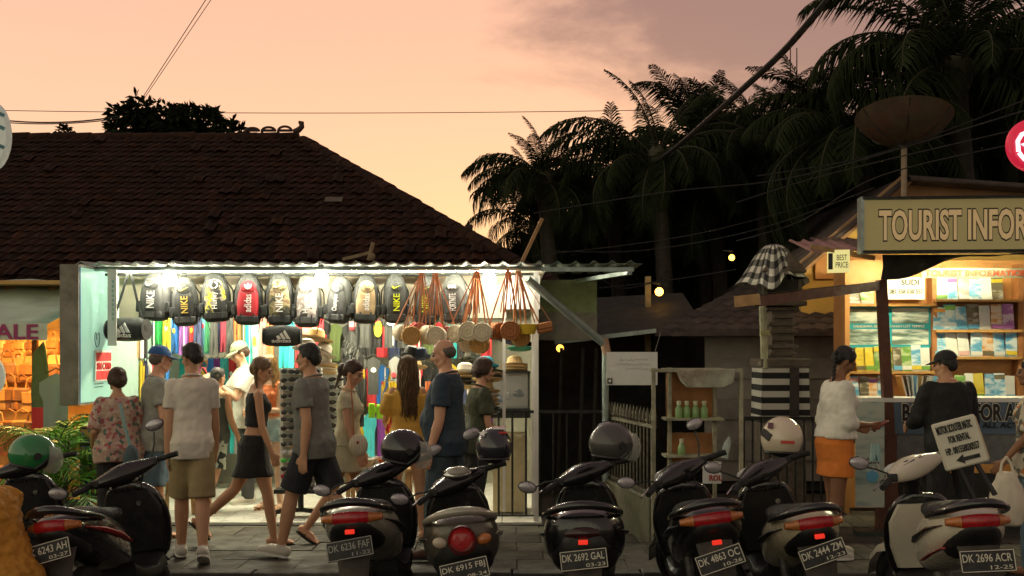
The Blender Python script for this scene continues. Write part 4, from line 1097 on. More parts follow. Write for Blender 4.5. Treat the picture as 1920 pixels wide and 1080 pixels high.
leafy('dark broadleaf tree massed behind the shrine', (PX(1400, 21.5), 21.5, 0), P(1400, 400, 21.5), [((-.9, 0, .3), .9), ((.3, 0, .35), .95), ((1.3, 0, .3), 1.0), ((0, 0, -.6), 1.2), ((1.3, 0, -.6), 1.2), ((-1.1, 0, -.6), 1.1), ((.5, 0, -1.5), 1.2), ((-1.2, 0, -1.6), 1.1)], 30000, 8, .28)
leafy('dark broadleaf tree massed behind the kiosk roof', (PX(1680, 21), 21, 0), P(1680, 340, 21), [((-.9, 0, .2), 1.0), ((.5, 0, .4), 1.0), ((1.7, 0, .4), 1.1), ((2.8, 0, .4), 1.1), ((0, 0, -1.0), 1.2), ((-1.2, 0, -.9), 1.1), ((2, 0, -.9), 1.2), ((-1.4, 0, -2.), 1.1)], 32000, 9, .28)
# masts in the grove
for px, y0, y1, Y in ((1024, 262, 420, 18), (1482, 90, 330, 17.2), (1494, 90, 330, 17.2), (1803, -30, 120, 16)):
    p = P(px, y1, Y); t = tag(MB().tube([(0, 0, -p.z), (0, 0, 0), (.0, 0, P(px, y0, Y).z - p.z)], [.03, .018, .008], 6).build('mast_pole', m_trunk), {1024: 'thin mast with bent arms rising from the low palm', 1482: 'bare thin mast beside the slim palm', 1494: 'second bare thin mast beside the slim palm', 1803: 'thin mast rising through the largest palm'}[px], 'mast')
    t.location = p

# potted areca palm under the light box
ar = thing('areca_palm', 'bright green potted areca palm below the teal light box', 'plant', (PX(112, 9.75), 9.75, 0))
MB().lathe([(.12, 0), (.17, .03), (.20, .30), (.215, .33), (.19, .33), (.18, .28)], 18).build('pot', mat('grey_pot', (.08, .08, .075), .8, var=.2), ar)
rr = random.Random(4)
for i in range(34):
    lm, bm_ = frond_mesh('areca', i % 4)
    f = bpy.data.objects.new('frond', lm); COL.objects.link(f); f.parent = ar
    f.location = (rr.uniform(-.08, .08), rr.uniform(-.08, .08), .32 + rr.uniform(0, .50))
    sc = rr.uniform(.75, 1.15); f.scale = (sc,) * 3
    f.rotation_euler = (R(rr.uniform(-15, 15)), R(rr.uniform(-5, 35)), R(i * 137.5))
    g_ = bpy.data.objects.new('rachis', bm_); COL.objects.link(g_); g_.parent = f
for i in range(7):
    a = i * 2.4; MB().tube([(.05 * math.cos(a), .05 * math.sin(a), .3), (.09 * math.cos(a), .09 * math.sin(a), .95)], [.012, .007], 5).build('stem', m_rachis, ar)
# ================================================================== STALL GOODS
def cloth(key, c, var=.14): return mat('cloth_' + key, c, .85, var=var, scale=3.2, bump=.55)
m_nyl = mat('black_nylon', (.022, .024, .022), .55, var=.25, scale=16, bump=.25)
m_dkg = mat('dark_grey_nylon', (.06, .062, .058), .6, var=.2, scale=16, bump=.25)
m_redn = mat('red_nylon', (.45, .02, .03), .55, var=.15, scale=16, bump=.2)
m_tann = ramp_mat('tan_nylon', 'noise', [(0, (.35, .24, .12)), (.5, (.45, .32, .17)), (1, (.50, .38, .22))], 9)
m_camoy = ramp_mat('yellow_camo', 'noise', [(0, (.02, .022, .02)), (.44, (.30, .25, .20)), (.52, (.60, .56, .05)), (.62, (.10, .10, .08)), (1, (.5, .5, .4))], 9)
m_camog = ramp_mat('green_camo', 'noise', [(0, (.03, .03, .02)), (.43, (.14, .12, .05)), (.52, (.32, .26, .14)), (.62, (.20, .12, .06)), (1, (.4, .35, .22))], 10)
m_camop = ramp_mat('pale_camo', 'noise', [(0, (.10, .09, .08)), (.42, (.45, .40, .36)), (.52, (.30, .25, .23)), (.62, (.6, .55, .5)), (1, (.7, .66, .6))], 12)
m_pw = mat('print_white', (.75, .74, .70), .5, var=.03, bump=0)
m_pg = mat('print_gold', (.50, .36, .08), .4, var=.03, bump=0)
m_py = mat('print_yellow', (.62, .68, .02), .5, var=.03, bump=0)
m_pr = mat('print_grey', (.4, .41, .4), .5, var=.03, bump=0)
SWOOSH = [(-.5, .02), (-.38, -.12), (-.25, -.14), (.55, .22), (-.15, -.02), (-.33, -.03), (-.44, .12)]
def logo(kind, m, parent, loc, w, rot=None):
    x, y, z = loc
    if kind == 'tick':
        MB().prism([(a * w, b * w * 1.15) for a, b in SWOOSH], .004, Matrix.Translation(loc)).build('logo', m, parent)
    elif kind == 'bars':      # three slanted bars rising to the right, mountain-like
        for i, h in enumerate((.30, .52, .74)):
            bx = (-.36 + i * .30) * w
            MB().prism([(bx - .02 * w, 0), (bx + .22 * w, 0), (bx + .22 * w - h * .50 * w, h * w * .80), (bx - .02 * w - h * .32 * w, h * w * .62)], .004, Matrix.Translation((x, y, z - .25 * w))).build('logo_bar', m, parent)
    elif kind == 'leaf':
        for a in (-34, 0, 34):
            M_ = Matrix.Translation((x, y, z - .2 * w)) @ Matrix.Rotation(R(a), 4, 'Y')
            MB().prism([(0, 0), (.13 * w, .25 * w), (.11 * w, .45 * w), (0, .62 * w), (-.11 * w, .45 * w), (-.13 * w, .25 * w)], .004, M_).build('logo_leaf', m, parent)
        for k in range(2): MB().box((x, y - .002, z - .12 * w - k * .09 * w), (.5 * w, .004, .03 * w)).build('logo_bar', m_dkg, parent)
    elif kind == 'ring':
        pts = [(x + .3 * w * math.cos(a), y, z + .3 * w * math.sin(a)) for a in [R(40 + i * 28) for i in range(11)]]
        MB().tube(pts, .05 * w, 6).build('logo', m, parent)
    elif kind == 'waves':
        for s in (-1, 1):
            pts = [(x + s * w * (.08 + .22 * abs(math.sin(a)) ** .8), y, z + .32 * w * (i / 5 - 1)) for i, a in enumerate([k * .314 for k in range(11)])]
            MB().tube(pts, .06 * w, 6).build('logo', m, parent)
    elif kind == 'blocks':
        for i in range(5): MB().box((x + (i - 2) * .16 * w, y, z + .05 * w * (i % 2)), (.12 * w, .004, .34 * w)).build('logo_block', m, parent)
BY = 10.62
def backpack(px, py, label, mb_, mp, word, mw, lg, ml, w=.32, h=.50, rz=0.0, panel=None):
    p = P(px, py, BY)
    rz = R(rg.uniform(-13, 13)); w *= rg.uniform(.86, .97)
    t = thing('backpack', label, 'backpack', (p.x, p.y, p.z + rg.uniform(-.012, .012)), rot=(R(rg.uniform(-5, 3)), R(rg.uniform(-5, 5)), rz))
    X_, Y_, Z_ = Vector((1, 0, 0)), Vector((0, 1, 0)), Vector((0, 0, 1))
    rs = []
    for u, wx, dy in ((0, .60, .55), (.04, .80, .85), (.15, .95, 1), (.45, 1, 1), (.65, .94, .95), (.82, .76, .85), (.93, .56, .65), (1.0, .36, .35)):
        rs.append(ring(Vector((0, .02, h * (u - .5))), X_, Y_, w / 2 * wx, .085 * dy, 18, 2.9))
    MB().loft(rs).build('body', mb_, t, sub=1, disp=.012, dscale=.07)
    rs = []
    for u, wx, dy in ((0, .55, .5), (.08, .78, .95), (.5, .82, 1), (.8, .66, .9), (.94, .46, .6), (1.0, .3, .3)):
        rs.append(ring(Vector((0, -.055, -h * .40 + h * .72 * u)), X_, Y_, w / 2 * wx * .92, .045 * dy, 16, 3.2))
    fp = MB().loft(rs).build('front_pocket', mp, t, sub=1)
    if panel is not None:
        pass
    # upper oval pocket
    MB().ell((0, -.075, h * .22), (w * .27, .03, h * .13), 16, 8).build('top_pocket', mp if panel is None else panel, t)
    mb2 = MB().tube([(w * .25 * math.cos(a), -.106 + .01 * math.sin(a), h * .22 + h * .12 * math.sin(a)) for a in [math.pi + k * math.pi / 8 for k in range(9)]], .004, 5); mb2.build('zip', m_nyl, t)
    MB().tube([(-w * .10, 0, h * .48), (-w * .08, 0, h * .56), (0, 0, h * .60), (w * .08, 0, h * .56), (w * .10, 0, h * .48)], .011, 6).build('handle', m_nyl, t)
    for s in (-1, 1):
        MB().tube([(s * w * .22, .09, h * .45), (s * w * .52, .10, h * .15), (s * w * .55, .09, -h * .2), (s * w * .44, .06, -h * .42)], .018, 6, flat=.4).build('strap', m_nyl, t)
        MB().tube([(s * w * .38, .05, -h * .42), (s * w * (.36 + rg.uniform(-.1, .1)), .05, -h * rg.uniform(.55, .72))], .005, 5, flat=.4).build('loose_strap', m_nyl, t)
        MB().box((s * w * .47, .0, -h * .22), (.05, .10, h * .22)).build('side_pocket', m_nyl, t, bevel=.012)
        MB().box((s * w * .20, -.105, -h * .36), (.016, .012, h * .16)).build('buckle_strap', m_nyl, t)
    MB().box((0, -.085, -h * .38), (w * .74, .02, h * .13)).build('bottom_pocket', mb_, t, bevel=.009)
    lettering(word, mw, t, (0, -.104, -h * .08), h * .34, w * .24, (R(90), R(-90), 0), bold=.01)
    logo(lg, ml, t, (0, -.108, h * .22), w * .36)
    MB().tube([(0, 0, h * .60), (0, 0, PZ(508, BY) - p.z)], .004, 5).build('hook', m_steel, t)
    return t
PB = 562
backpack(291, 556, 'dark grey backpack with white upright lettering beside the bare bulb', m_dkg, m_dkg, 'NIKE', m_pw, 'tick', m_pw, .34, .50)
backpack(347, 563, 'black backpack with gold upright lettering and gold tick logo', m_dkg, m_nyl, 'NIKE', m_pg, 'tick', m_pg, .31, .50)
backpack(405, 558, 'black and yellow camouflage backpack with white upright lettering', m_nyl, m_camoy, 'Hurley', m_pw, 'waves', m_pw, .31, .50)
backpack(466, 562, 'red and black backpack with white upright lettering', m_nyl, m_redn, 'adidas', m_pw, 'leaf', m_pw, .31, .52)
backpack(525, 562, 'olive camouflage backpack with black straps above the flat duffel bag', m_nyl, m_camog, 'NIKE', m_pw, 'tick', m_camop, .31, .54)
backpack(577, 562, 'pale pinkish camouflage backpack with white lettering', m_dkg, m_camop, 'Hurley', m_pw, 'waves', m_pw, .31, .54)
backpack(636, 560, 'plain dark grey backpack with white script lettering', m_dkg, m_dkg, 'Champion', m_pw, 'ring', m_pw, .28, .48)
backpack(686, 560, 'tan and black backpack with white upright lettering', m_nyl, m_tann, 'adidas', m_pw, 'leaf', m_tann, .30, .50)
backpack(742, 558, 'black backpack with bright yellow upright lettering and tick logo', m_nyl, m_nyl, 'NIKE', m_py, 'tick', m_py, .28, .50)
backpack(800, 562, 'black backpack half hidden behind orange bag straps', m_nyl, m_nyl, 'NIKE', m_py, 'tick', m_py, .28, .50)
backpack(852, 558, 'charcoal backpack with white block logo behind the straw bags', m_dkg, m_dkg, 'FORTNITE', m_pw, 'blocks', m_pw, .30, .50)
# duffel bags
def duffel(px, py, label, w, r, rz, strap, flatz=1.0):
    p = P(px, py, 10.45); t = thing('duffel_bag', label, 'duffel bag', p, R(rz))
    rs = []
    for u, k in ((-.5, .55), (-.46, .9), (-.3, 1.0), (0, 1.03), (.3, 1.0), (.46, .9), (.5, .55)):
        rs.append([Vector((u * w, r * k * math.cos(a) * (.9 if flatz == 1 else .45), r * k * math.sin(a) * flatz)) for a in [2 * math.pi * i / 20 for i in range(20)]])
    MB().loft(rs).build('body', m_nyl, t, sub=1, disp=.02, dscale=.09)
    yo = -r * (.93 if flatz == 1 else .50) - .012
    lettering('adidas', m_pw, t, (0, yo, -r * .48), w * .50, r * .40, bold=.01)
    logo('bars', m_pw, t, (.02, yo, r * .08), w * .40)
    MB().tube([(-w * .5, 0, r * .55), (w * .5, 0, r * .55)], .006, 6).build('zip', m_dkg, t)
    if strap:
        MB().tube([(-w * .48, 0, 0), (-w * .20, 0, PZ(560, 10.45) - p.z), (w * .02, 0, PZ(508, 10.45) - p.z), (w * .06, 0, PZ(508, 10.45) - p.z), (w * .28, 0, PZ(575, 10.45) - p.z), (w * .45, 0, 0)], .014, 6, flat=.35).build('strap', m_dkg, t)
    for s in (-1, 1): MB().lathe([(0, 0), (r * .88, .004), (r * .9, 0)], 18, Matrix.Translation((s * w * .49, 0, 0)) @ Matrix.Rotation(R(90 * s), 4, 'Y')).build('end_panel', m_dkg, t)
duffel(240, 618, 'round black duffel bag hanging by a long strap near the light box', .41, .115, -12, True)
duffel(529, 630, 'flat black duffel bag hanging under the olive camouflage backpack', .37, .095, 4, False, 1.08)

# straw bags on leather straps
m_str = {'honey': ramp_mat('straw_honey', 'wave', [(0, (.36, .18, .05)), (.5, (.55, .32, .10)), (1, (.65, .42, .16))], 22, .8, False, detail=2),
         'cream': ramp_mat('straw_cream', 'wave', [(0, (.50, .42, .28)), (.5, (.68, .60, .44)), (1, (.78, .70, .55))], 22, .8, False, detail=2),
         'rust': ramp_mat('straw_rust', 'wave', [(0, (.25, .08, .025)), (.5, (.42, .16, .05)), (1, (.5, .22, .08))], 22, .8, False, detail=2),
         'pink': cloth('pinkbag', (.50, .12, .12)), 'yellow': cloth('yellowbag', (.62, .42, .03))}
m_lea = mat('tan_leather', (.42, .15, .05), .5, var=.2, scale=20, bump=.1)
def roundbag(px, py, rp, k, hook, label, turn=0, Y=10.3, group=None, shape='round'):
    p = P(px, py, Y); r = rp / F * Y
    t = thing('straw_bag', label, 'bag', p, 0, group)
    Mx = Matrix.Rotation(R(turn), 4, 'Z') @ Matrix.Rotation(R(90), 4, 'X')
    ms = m_str[k]
    if shape == 'round':
        prof = [(r * .04, .048), (r * .5, .052), (r * .9, .046), (r, .036), (r * 1.02, .03), (r * 1.02, -.03), (r, -.036), (r * .9, -.046), (r * .04, -.05)]
        MB().lathe(prof, 28, Mx).build('body', ms, t)
        for q in (.3, .6, .95):     # coiled rings
            MB().lathe([(r * q - .006, .050), (r * q, .058), (r * q + .006, .050), (r * q, .044)], 24, Mx, cap=False).build('coil_ring', ms, t)
    elif shape == 'bucket':
        MB().lathe([(r * .75, -r * .55), (r * .95, 0), (r * 1.05, r * .5), (r * .98, r * .5), (r * .8, -r * .3)], 24).build('body', ms, t)
        MB().lathe([(r * 1.04, r * .46), (r * 1.10, r * .50), (r * 1.04, r * .54)], 24, cap=False).build('rim', ms, t)
    else:
        MB().box((0, 0, 0), (r * 2, .09, r * 1.3), Matrix.Rotation(R(-12), 4, 'Y')).build('body', ms, t, bevel=.02)
        MB().box((0, -.05, r * .2), (r * 1.9, .02, r * .7), Matrix.Rotation(R(-12), 4, 'Y')).build('flap', ms, t, bevel=.006)
    h = P(hook[0], hook[1], Y) - p
    for s in (-1, 1):
        a = Vector((s * r * .75, 0, r * .72)); mid = a.lerp(h, .5) + Vector((s * .012, 0, -.01))
        MB().tube([a, mid, h + Vector((s * .006, 0, 0))], .0075, 5, flat=.5).build('strap', m_lea, t)
    return t
H1, H2, H3, H4, H5 = (791, 512), (816, 511), (894, 508), (953, 507), (972, 509)
roundbag(752, 624, 15, 'cream', H1, 'beige straw bag at the outer edge of the bunch on orange straps', 40, 10.36)
roundbag(771, 630, 18, 'honey', H1, 'honey coloured round rattan bag hanging left of the white one', 8, 10.26)
roundbag(786, 622, 17, 'pink', H1, 'pinkish round bag tucked behind the honey rattan bag', 10, 10.42)
roundbag(802, 628, 18, 'cream', H2, 'beige round straw bag seen edge on behind the white disc bag', 55, 10.36)
roundbag(819, 630, 18, 'cream', H2, 'white round straw disc bag on orange straps over the bald man', -8, 10.24)
roundbag(843, 628, 16, 'pink', H2, 'rosy red round bag beside the white disc bag', -20, 10.40)
roundbag(857, 626, 17, 'cream', H3, 'cream round straw bag turned aside under the thin straps', -35, 10.34)
roundbag(880, 621, 18, 'cream', H3, 'cream round straw bag in the middle of the thin strapped bunch', -12, 10.28)
roundbag(905, 623, 18, 'cream', H3, 'smooth white round bag nearest the rust coloured rattan bags', -6, 10.22)
roundbag(900, 645, 18, 'honey', H3, 'striped honey round bag hanging lowest of the bunch', -14, 10.40)
roundbag(876, 646, 15, 'cream', H3, 'cream round bag hanging low behind the striped honey bag', 10, 10.46)
roundbag(930, 621, 16, 'rust', H4, 'rust brown rattan bag turned edge on', 45, 10.34)
roundbag(956, 620, 18, 'rust', H4, 'rust brown round rattan bag with coiled face', 5, 10.24)
roundbag(975, 633, 17, 'honey', H5, 'honey rattan bag hanging behind the yellow bucket bag', 20, 10.40)
roundbag(990, 617, 17, 'yellow', H5, 'yellow woven bucket bag', 0, 10.26, shape='bucket')
roundbag(1021, 614, 15, 'rust', H5, 'boxy rust brown rattan bag at the end of the row', 0, 10.30, shape='box')
for i, h in enumerate((H1, H2, H3, H4, H5)):
    p = P(h[0], h[1] - 2, 10.32)
    mb = MB()
    for s in range(4): mb.tube([p + Vector(((s - 1.5) * .012, rg.uniform(-.06, .06), 0)), p + Vector(((s - 1.5) * .05, rg.uniform(-.1, .1), -.42))], .006, 5, flat=.5)
    tag(mb.build('strap_bundle', m_lea), ['orange leather straps bundled on the hook by the yellow lettered backpack', 'orange leather straps bundled on the hook by the charcoal backpack', 'thin dark orange straps bundled under the white panel', 'pale orange straps bundled on the hook at the stall corner', 'rust straps bundled above the yellow bucket bag'][i], 'strap')

# hanging garments -----------------------------------------------------------
def garment_mesh(w, h, kind, seed):
    rr = random.Random(seed); mb = MB(); nx, nz = 10, 8; rows_ = []
    for sgn in (-1, 1):
        for j in range(nz + 1):
            v = j / nz
            for i in range(nx + 1):
                u = i / nx - .5
                wid = w
                if kind == 'tee': wid = w * (1.0 if v < .32 else .74)
                if kind == 'pants': wid = w * (.8 + .25 * v)
                x = u * wid; y = sgn * (.016 + .012 * (1 - (2 * u) ** 2)) + .010 * math.sin(u * 11 + seed) * (.3 + v)
                z = -v * h
                if kind == 'tee' and v < .15: z -= abs(u) * h * .25
                if kind == 'pants' and v > .55 and abs(u) < .06: z = -.55 * h
                mb.v.append((x, y, z))
    n1 = nx + 1; o2 = (nz + 1) * n1
    for j in range(nz):
        for i in range(nx):
            a = j * n1 + i
            mb.f.append((a, a + 1, a + n1 + 1, a + n1)); b_ = a + o2
            mb.f.append((b_ + n1, b_ + n1 + 1, b_ + 1, b_))
        a = j * n1; mb.f.append((a, a + n1, a + n1 + o2, a + o2)); a += nx; mb.f.append((a + n1, a, a + o2, a + n1 + o2))
    return mb
COLS = {'blue': (.02, .14, .45), 'green': (.02, .32, .07), 'yellow': (.65, .45, .03), 'white': (.65, .65, .6), 'violet': (.22, .08, .30), 'red': (.52, .03, .04),
        'navy': (.025, .035, .09), 'sky blue': (.14, .40, .55), 'bottle green': (.02, .14, .06), 'charcoal': (.035, .037, .035), 'maroon': (.22, .02, .04),
        'orange': (.65, .18, .06), 'teal': (.02, .36, .36), 'mint': (.32, .52, .42), 'coral': (.60, .22, .18), 'pink': (.62, .12, .38), 'grey': (.22, .22, .21), 'olive': (.10, .14, .04), 'black': (.015, .015, .016), 'lime': (.35, .65, .03), 'purple': (.16, .03, .22), 'turquoise': (.05, .42, .48), 'tan': (.4, .28, .14)}
for k, c in list(COLS.items()): COLS[k] = c
m_fl = ramp_mat('floral_shorts', 'voronoi', [(0, (.5, .05, .05)), (.3, (.6, .55, .45)), (.5, (.05, .2, .3)), (.7, (.55, .25, .03)), (1, (.02, .05, .1))], 22)
hang_count = {}
def hang(px, py0, py1, Y, wpx, colname, kind='pants', noun='shorts', where='on the upper rail', m=None, rz=0, stripe=None, extra=None):
    p = P(px, py0, Y); h = (py1 - py0) / F * Y; w = wpx / F * Y
    lab = '%s %s hanging %s' % (colname, noun, where)
    t = thing(noun.split()[-1].lower().replace('-', '_').rstrip('s') + ('s' if noun.endswith('shorts') else '') + '_garment' if False else {'shorts': 'shorts', 'T-shirt': 't_shirt', 'jacket': 'jacket', 'sarong': 'sarong', 'tank top': 'tank_top', 'tie-dye towel': 'towel', 'belt': 'belt', 'scarf': 'scarf', 'jersey': 'jersey'}[noun], lab, noun, p, R(rz + rg.uniform(-14, 14)), lab)
    garment_mesh(w, h, kind, rg.randrange(99)).build('fabric', m or cloth(colname.replace(' ', '_'), COLS[colname]), t, ang=80)
    q_ = rg.random()
    if q_ < .28: MB().ell((w * rg.uniform(-.12, .12), -.04, -h * rg.uniform(.25, .5)), (w * .2, .006, h * .07), 12, 6).build('print', cloth(rg.choice(['white', 'yellow', 'red']), (.6, .6, .55)), t)
    elif q_ < .5: MB().box((w * .28, -.042, -h * .5), (w * .10, .006, h * .85)).build('side_stripe', cloth('white', COLS['white']), t)
    if stripe: MB().box((-w * .30, -.045, -h * .5), (w * .14, .006, h * .8)).build('side_stripe', cloth(stripe, COLS[stripe]), t)
    MB().tube([(-w * .4, 0, -.012), (0, 0, .02), (w * .4, 0, -.012)], .005, 5).build('hanger', m_dsteel, t)
    MB().tube([(0, 0, .02), (0, 0, .05), (.02, 0, .065)], .003, 4).build('hook', m_dsteel, t)
    return t
YU = 12.2
row = ['blue', 'green', 'yellow', 'white', 'blue', 'violet', 'violet', 'red', 'navy', 'sky blue', 'bottle green', 'charcoal', 'navy', 'maroon', 'charcoal', 'orange']
xs = [281, 297, 312, 321, 329, 344, 353, 362, 371, 381, 392, 401, 410, 420, 431, 444]
for i, (c, px) in enumerate(zip(row, xs)):
    hang(px, 588, 664 + (6 if i < 2 else rg.uniform(-4, 4)), YU - .05 * (i % 3), 15 if c not in ('green', 'sky blue') else 20, c, where='on the upper rail over the blue capped man', stripe='white' if c == 'green' else None)
row = ['olive', 'teal', 'mint', 'coral', 'orange', 'teal', 'turquoise', 'red', 'coral', 'red']
xs = [455, 465, 479, 493, 507, 532, 545, 562, 575, 600]
for i, (c, px) in enumerate(zip(row, xs)):
    hang(px, 598, (742 if i < 5 else 700), YU + .1, 17, c, kind='pants' if i % 2 else 'tee', where='near the flat duffel bag', noun='sarong' if i < 5 else 'shorts')
row = ['teal', 'pink', 'white', 'blue', 'purple', 'turquoise', 'red', 'yellow', 'blue', 'red', 'sky blue', 'navy']
xs = [345, 372, 384, 396, 408, 421, 436, 452, 466, 478, 490, 505]
for i, (c, px) in enumerate(zip(row, xs)):
    hang(px, 672, 735 + rg.uniform(-3, 8), 12.55, 19, c, where='on the lower rail behind the white T-shirt man', m=m_fl if i % 5 == 2 else None)
for i, (c, px) in enumerate(zip(['navy', 'blue', 'red', 'turquoise', 'yellow', 'teal', 'grey', 'blue', 'pink', 'navy'], range(330, 520, 20))):
    hang(px, 752, 850, 12.9, 24, c, where='on the lowest rail at the back', noun='shorts', m=m_fl if i % 3 == 1 else None)
dark = ['black', 'yellow', 'tan', 'white', 'black', 'charcoal']
for i, (c, px) in enumerate(zip(dark, (240, 248, 256, 264, 272, 236))):
    hang(px, 596, 672, 11.6 + .05 * i, 12, c, where='in the corner behind the round duffel bag', noun='tank top', kind='tee')
for i, (c, px) in enumerate(zip(['black', 'green', 'black', 'red', 'yellow', 'navy', 'white', 'red', 'black', 'green', 'blue'], (238, 244, 252, 259, 266, 273, 280, 288, 296, 304, 312))):
    hang(px, 672, 790, 11.75 + .05 * (i % 4), 9, c, where='in the dim corner left of the blue cap', noun='scarf', kind='tee')
# T-shirts in the middle
for i, px in enumerate((664, 684, 708, 730, 752)):
    t = hang(px, 592, 652, 12.3 - .1 * (i % 2), 25, ['charcoal', 'charcoal', 'black', 'charcoal', 'charcoal'][i], 'tee', 'T-shirt', 'in the upper T-shirt row', rz=0)
    if i == 2:
        mb = MB().ell((0, -.055, -.15), (.05, .006, .10), 14, 8); o = mb.build('face_print', ramp_mat('rasta_print', 'noise', [(0, (.5, .02, .02)), (.42, (.6, .5, .03)), (.55, (.03, .35, .05)), (1, (.03, .3, .05))], 10, .7, True, (.3, .3, 2)), t)
        t['label'] = 'black T-shirt with a red yellow green printed patch'; t['group'] = 'printed T-shirt'; del t['group']
    elif i == 0:
        MB().box((0, -.055, -.10), (.08, .005, .06)).build('print', cloth('pinkprint', (.5, .25, .25)), t); t['label'] = 'charcoal T-shirt with a small pinkish print'; del t['group']
    elif i == 3:
        MB().ell((.02, -.055, -.09), (.05, .006, .025), 12, 6).build('print', m_pw, t); t['label'] = 'charcoal T-shirt with a small white cloud print'; del t['group']
for i, px in enumerate((655, 676, 700, 742)):
    hang(px, 668, 740, 12.2, 26, ['black', 'charcoal', 'charcoal', 'grey'][i], 'tee', 'T-shirt', 'in the lower T-shirt row')
for i, px in enumerate((648, 662, 676)):
    hang(px, 655 + i * 4, 800, 11.7, 15, ['black', 'charcoal', 'black'][i], 'tee', 'jacket', 'behind the cream dressed woman', rz=60)
tie = ramp_mat('tie_dye', 'noise', [(0, (.5, .03, .03)), (.40, (.65, .45, .02)), (.5, (.05, .15, .45)), (.58, (.65, .45, .02)), (.66, (.03, .3, .08)), (1, (.5, .05, .05))], 9, .8, True, (1, 1, .35))
for i, px in enumerate((722, 736, 750, 730, 744)):
    hang(px, 715 if i < 3 else 780, 780 if i < 3 else 850, 11.5 + .1 * (i % 2), 17, 'yellow', 'pants', 'tie-dye towel', 'beside the yellow dress' , m=tie)
j_ = hang(792, 770, 850, 11.3, 24, 'red', 'tee', 'jersey', 'between the yellow dress and the bald man')
lettering('1', m_pw, j_, (0, -.06, -.22), .03, .14, bold=.02)
hang(803, 715, 770, 11.6, 12, 'orange', 'pants', 'scarf', 'beside the bald man')
for px, py in ((697, 770), (712, 772)):
    t = thing('rubber_glove', 'lime green rubber glove hanging on the rack', 'glove', P(px, py, 11.4), 0, 'pair of lime green gloves')
    mb = MB().box((0, 0, .03), (.07, .03, .10))
    for k in range(4): mb.cap((-.026 + k * .018, 0, -.02), (-.032 + k * .021, 0, -.075), .010, .008, 8)
    mb.cap((.035, 0, .03), (.055, 0, -.01), .011, .009, 8); mb.build('glove_body', mat('lime_rubber', (.30, .75, .02), .5, emis=None), t, remesh=.008)
# packed rails across the back of the stall
bk = random.Random(21)
for (py0, py1, Y, where, pool) in ((604, 672, 13.3, 'high on the back wall', ['charcoal', 'black', 'red', 'navy', 'maroon', 'black', 'olive', 'coral', 'teal']), (682, 762, 13.35, 'midway up the back wall', ['charcoal', 'black', 'navy', 'yellow', 'black', 'red', 'blue']), (772, 862, 13.4, 'low on the back wall', ['black', 'blue', 'orange', 'yellow', 'red', 'turquoise', 'green', 'purple'])):
    for i in range(17):
        px = 566 + i * 21.5 + bk.uniform(-3, 3)
        hang(px, py0 + bk.uniform(-3, 3), py1 + bk.uniform(-6, 6), Y + bk.uniform(-.12, .12), 27, bk.choice(pool), 'tee', 'T-shirt', where)
for i in range(7): hang(648 + i * 4, 640 + i * 3, 740 + i * 8, 11.9 - i * .04, 15, ['black', 'charcoal', 'grey'][i % 3], 'tee', 'jacket', 'in the slanting row behind the cream dressed woman', rz=55)
# sunglasses racks
m_lens = mat('dark_lens', (.01, .01, .012), .12, var=.05, bump=0)
LC = {'red': (.45, .03, .03), 'green': (.05, .45, .05), 'black': (.01, .01, .01), 'silver': (.4, .4, .4)}
def glasses_mesh(m):
    mb = MB()
    for s in (-1, 1):
        mb.ell((s * .032, -.004, 0), (.027, .006, .019), 10, 6)
        mb.tube([(s * .060, 0, .008), (s * .066, .03, .004), (s * .066, .07, -.004)], .003, 4)
    mb.tube([(-.008, -.006, .006), (.008, -.006, .006)], .003, 4)
    return mb.mesh('sunglasses', m)
GM = {k: glasses_mesh(mat('frame_' + k, c, .2, var=.05, bump=0, spec=.6)) for k, c in LC.items()}
def srack(px0, px1, py0, py1, Y, rows_, cols_, label, wheels=True, turn=0):
    x0, x1 = PX(px0, Y), PX(px1, Y); w = x1 - x0
    t = thing('sunglasses_rack', label, 'display rack', ((x0 + x1) / 2, Y, .02), R(turn))
    zt, zb = PZ(py0, Y) - .02, PZ(py1, Y) - .02
    for s in (-1, 1): MB().box((s * (w / 2 + .01), .02, (zt + zb) / 2), (.015, .05, zt - zb)).build('side_rail', m_white, t)
    MB().box((0, .07, (zt + zb) / 2), (w, .012, zt - zb)).build('back_panel', mat('rack_panel', (.36, .36, .32), .5), t)
    MB().box((0, 0, zb - .02), (w + .1, .3, .04)).build('base', m_dsteel, t)
    if wheels:
        for sx in (-1, 1):
            MB().bar((0, 0, .07), (sx * .25, -.12, .06), .04, .04).build('foot', m_black, t)
            MB().lathe([(.012, -.015), (.032, -.015), (.032, .015), (.012, .015)], 12, Matrix.Translation((sx * .25, -.13, .034)) @ Matrix.Rotation(R(90), 4, 'X')).build('caster', m_black, t)
        MB().tube([(0, 0, .06), (0, 0, zb)], .03, 8).build('column', m_black, t)
    for j in range(rows_):
        z = zt - (zt - zb) * (j + .5) / rows_
        MB().box((0, .02, z - .022), (w, .05, .006)).build('ledge', m_white, t)
    return t, zt, zb, w
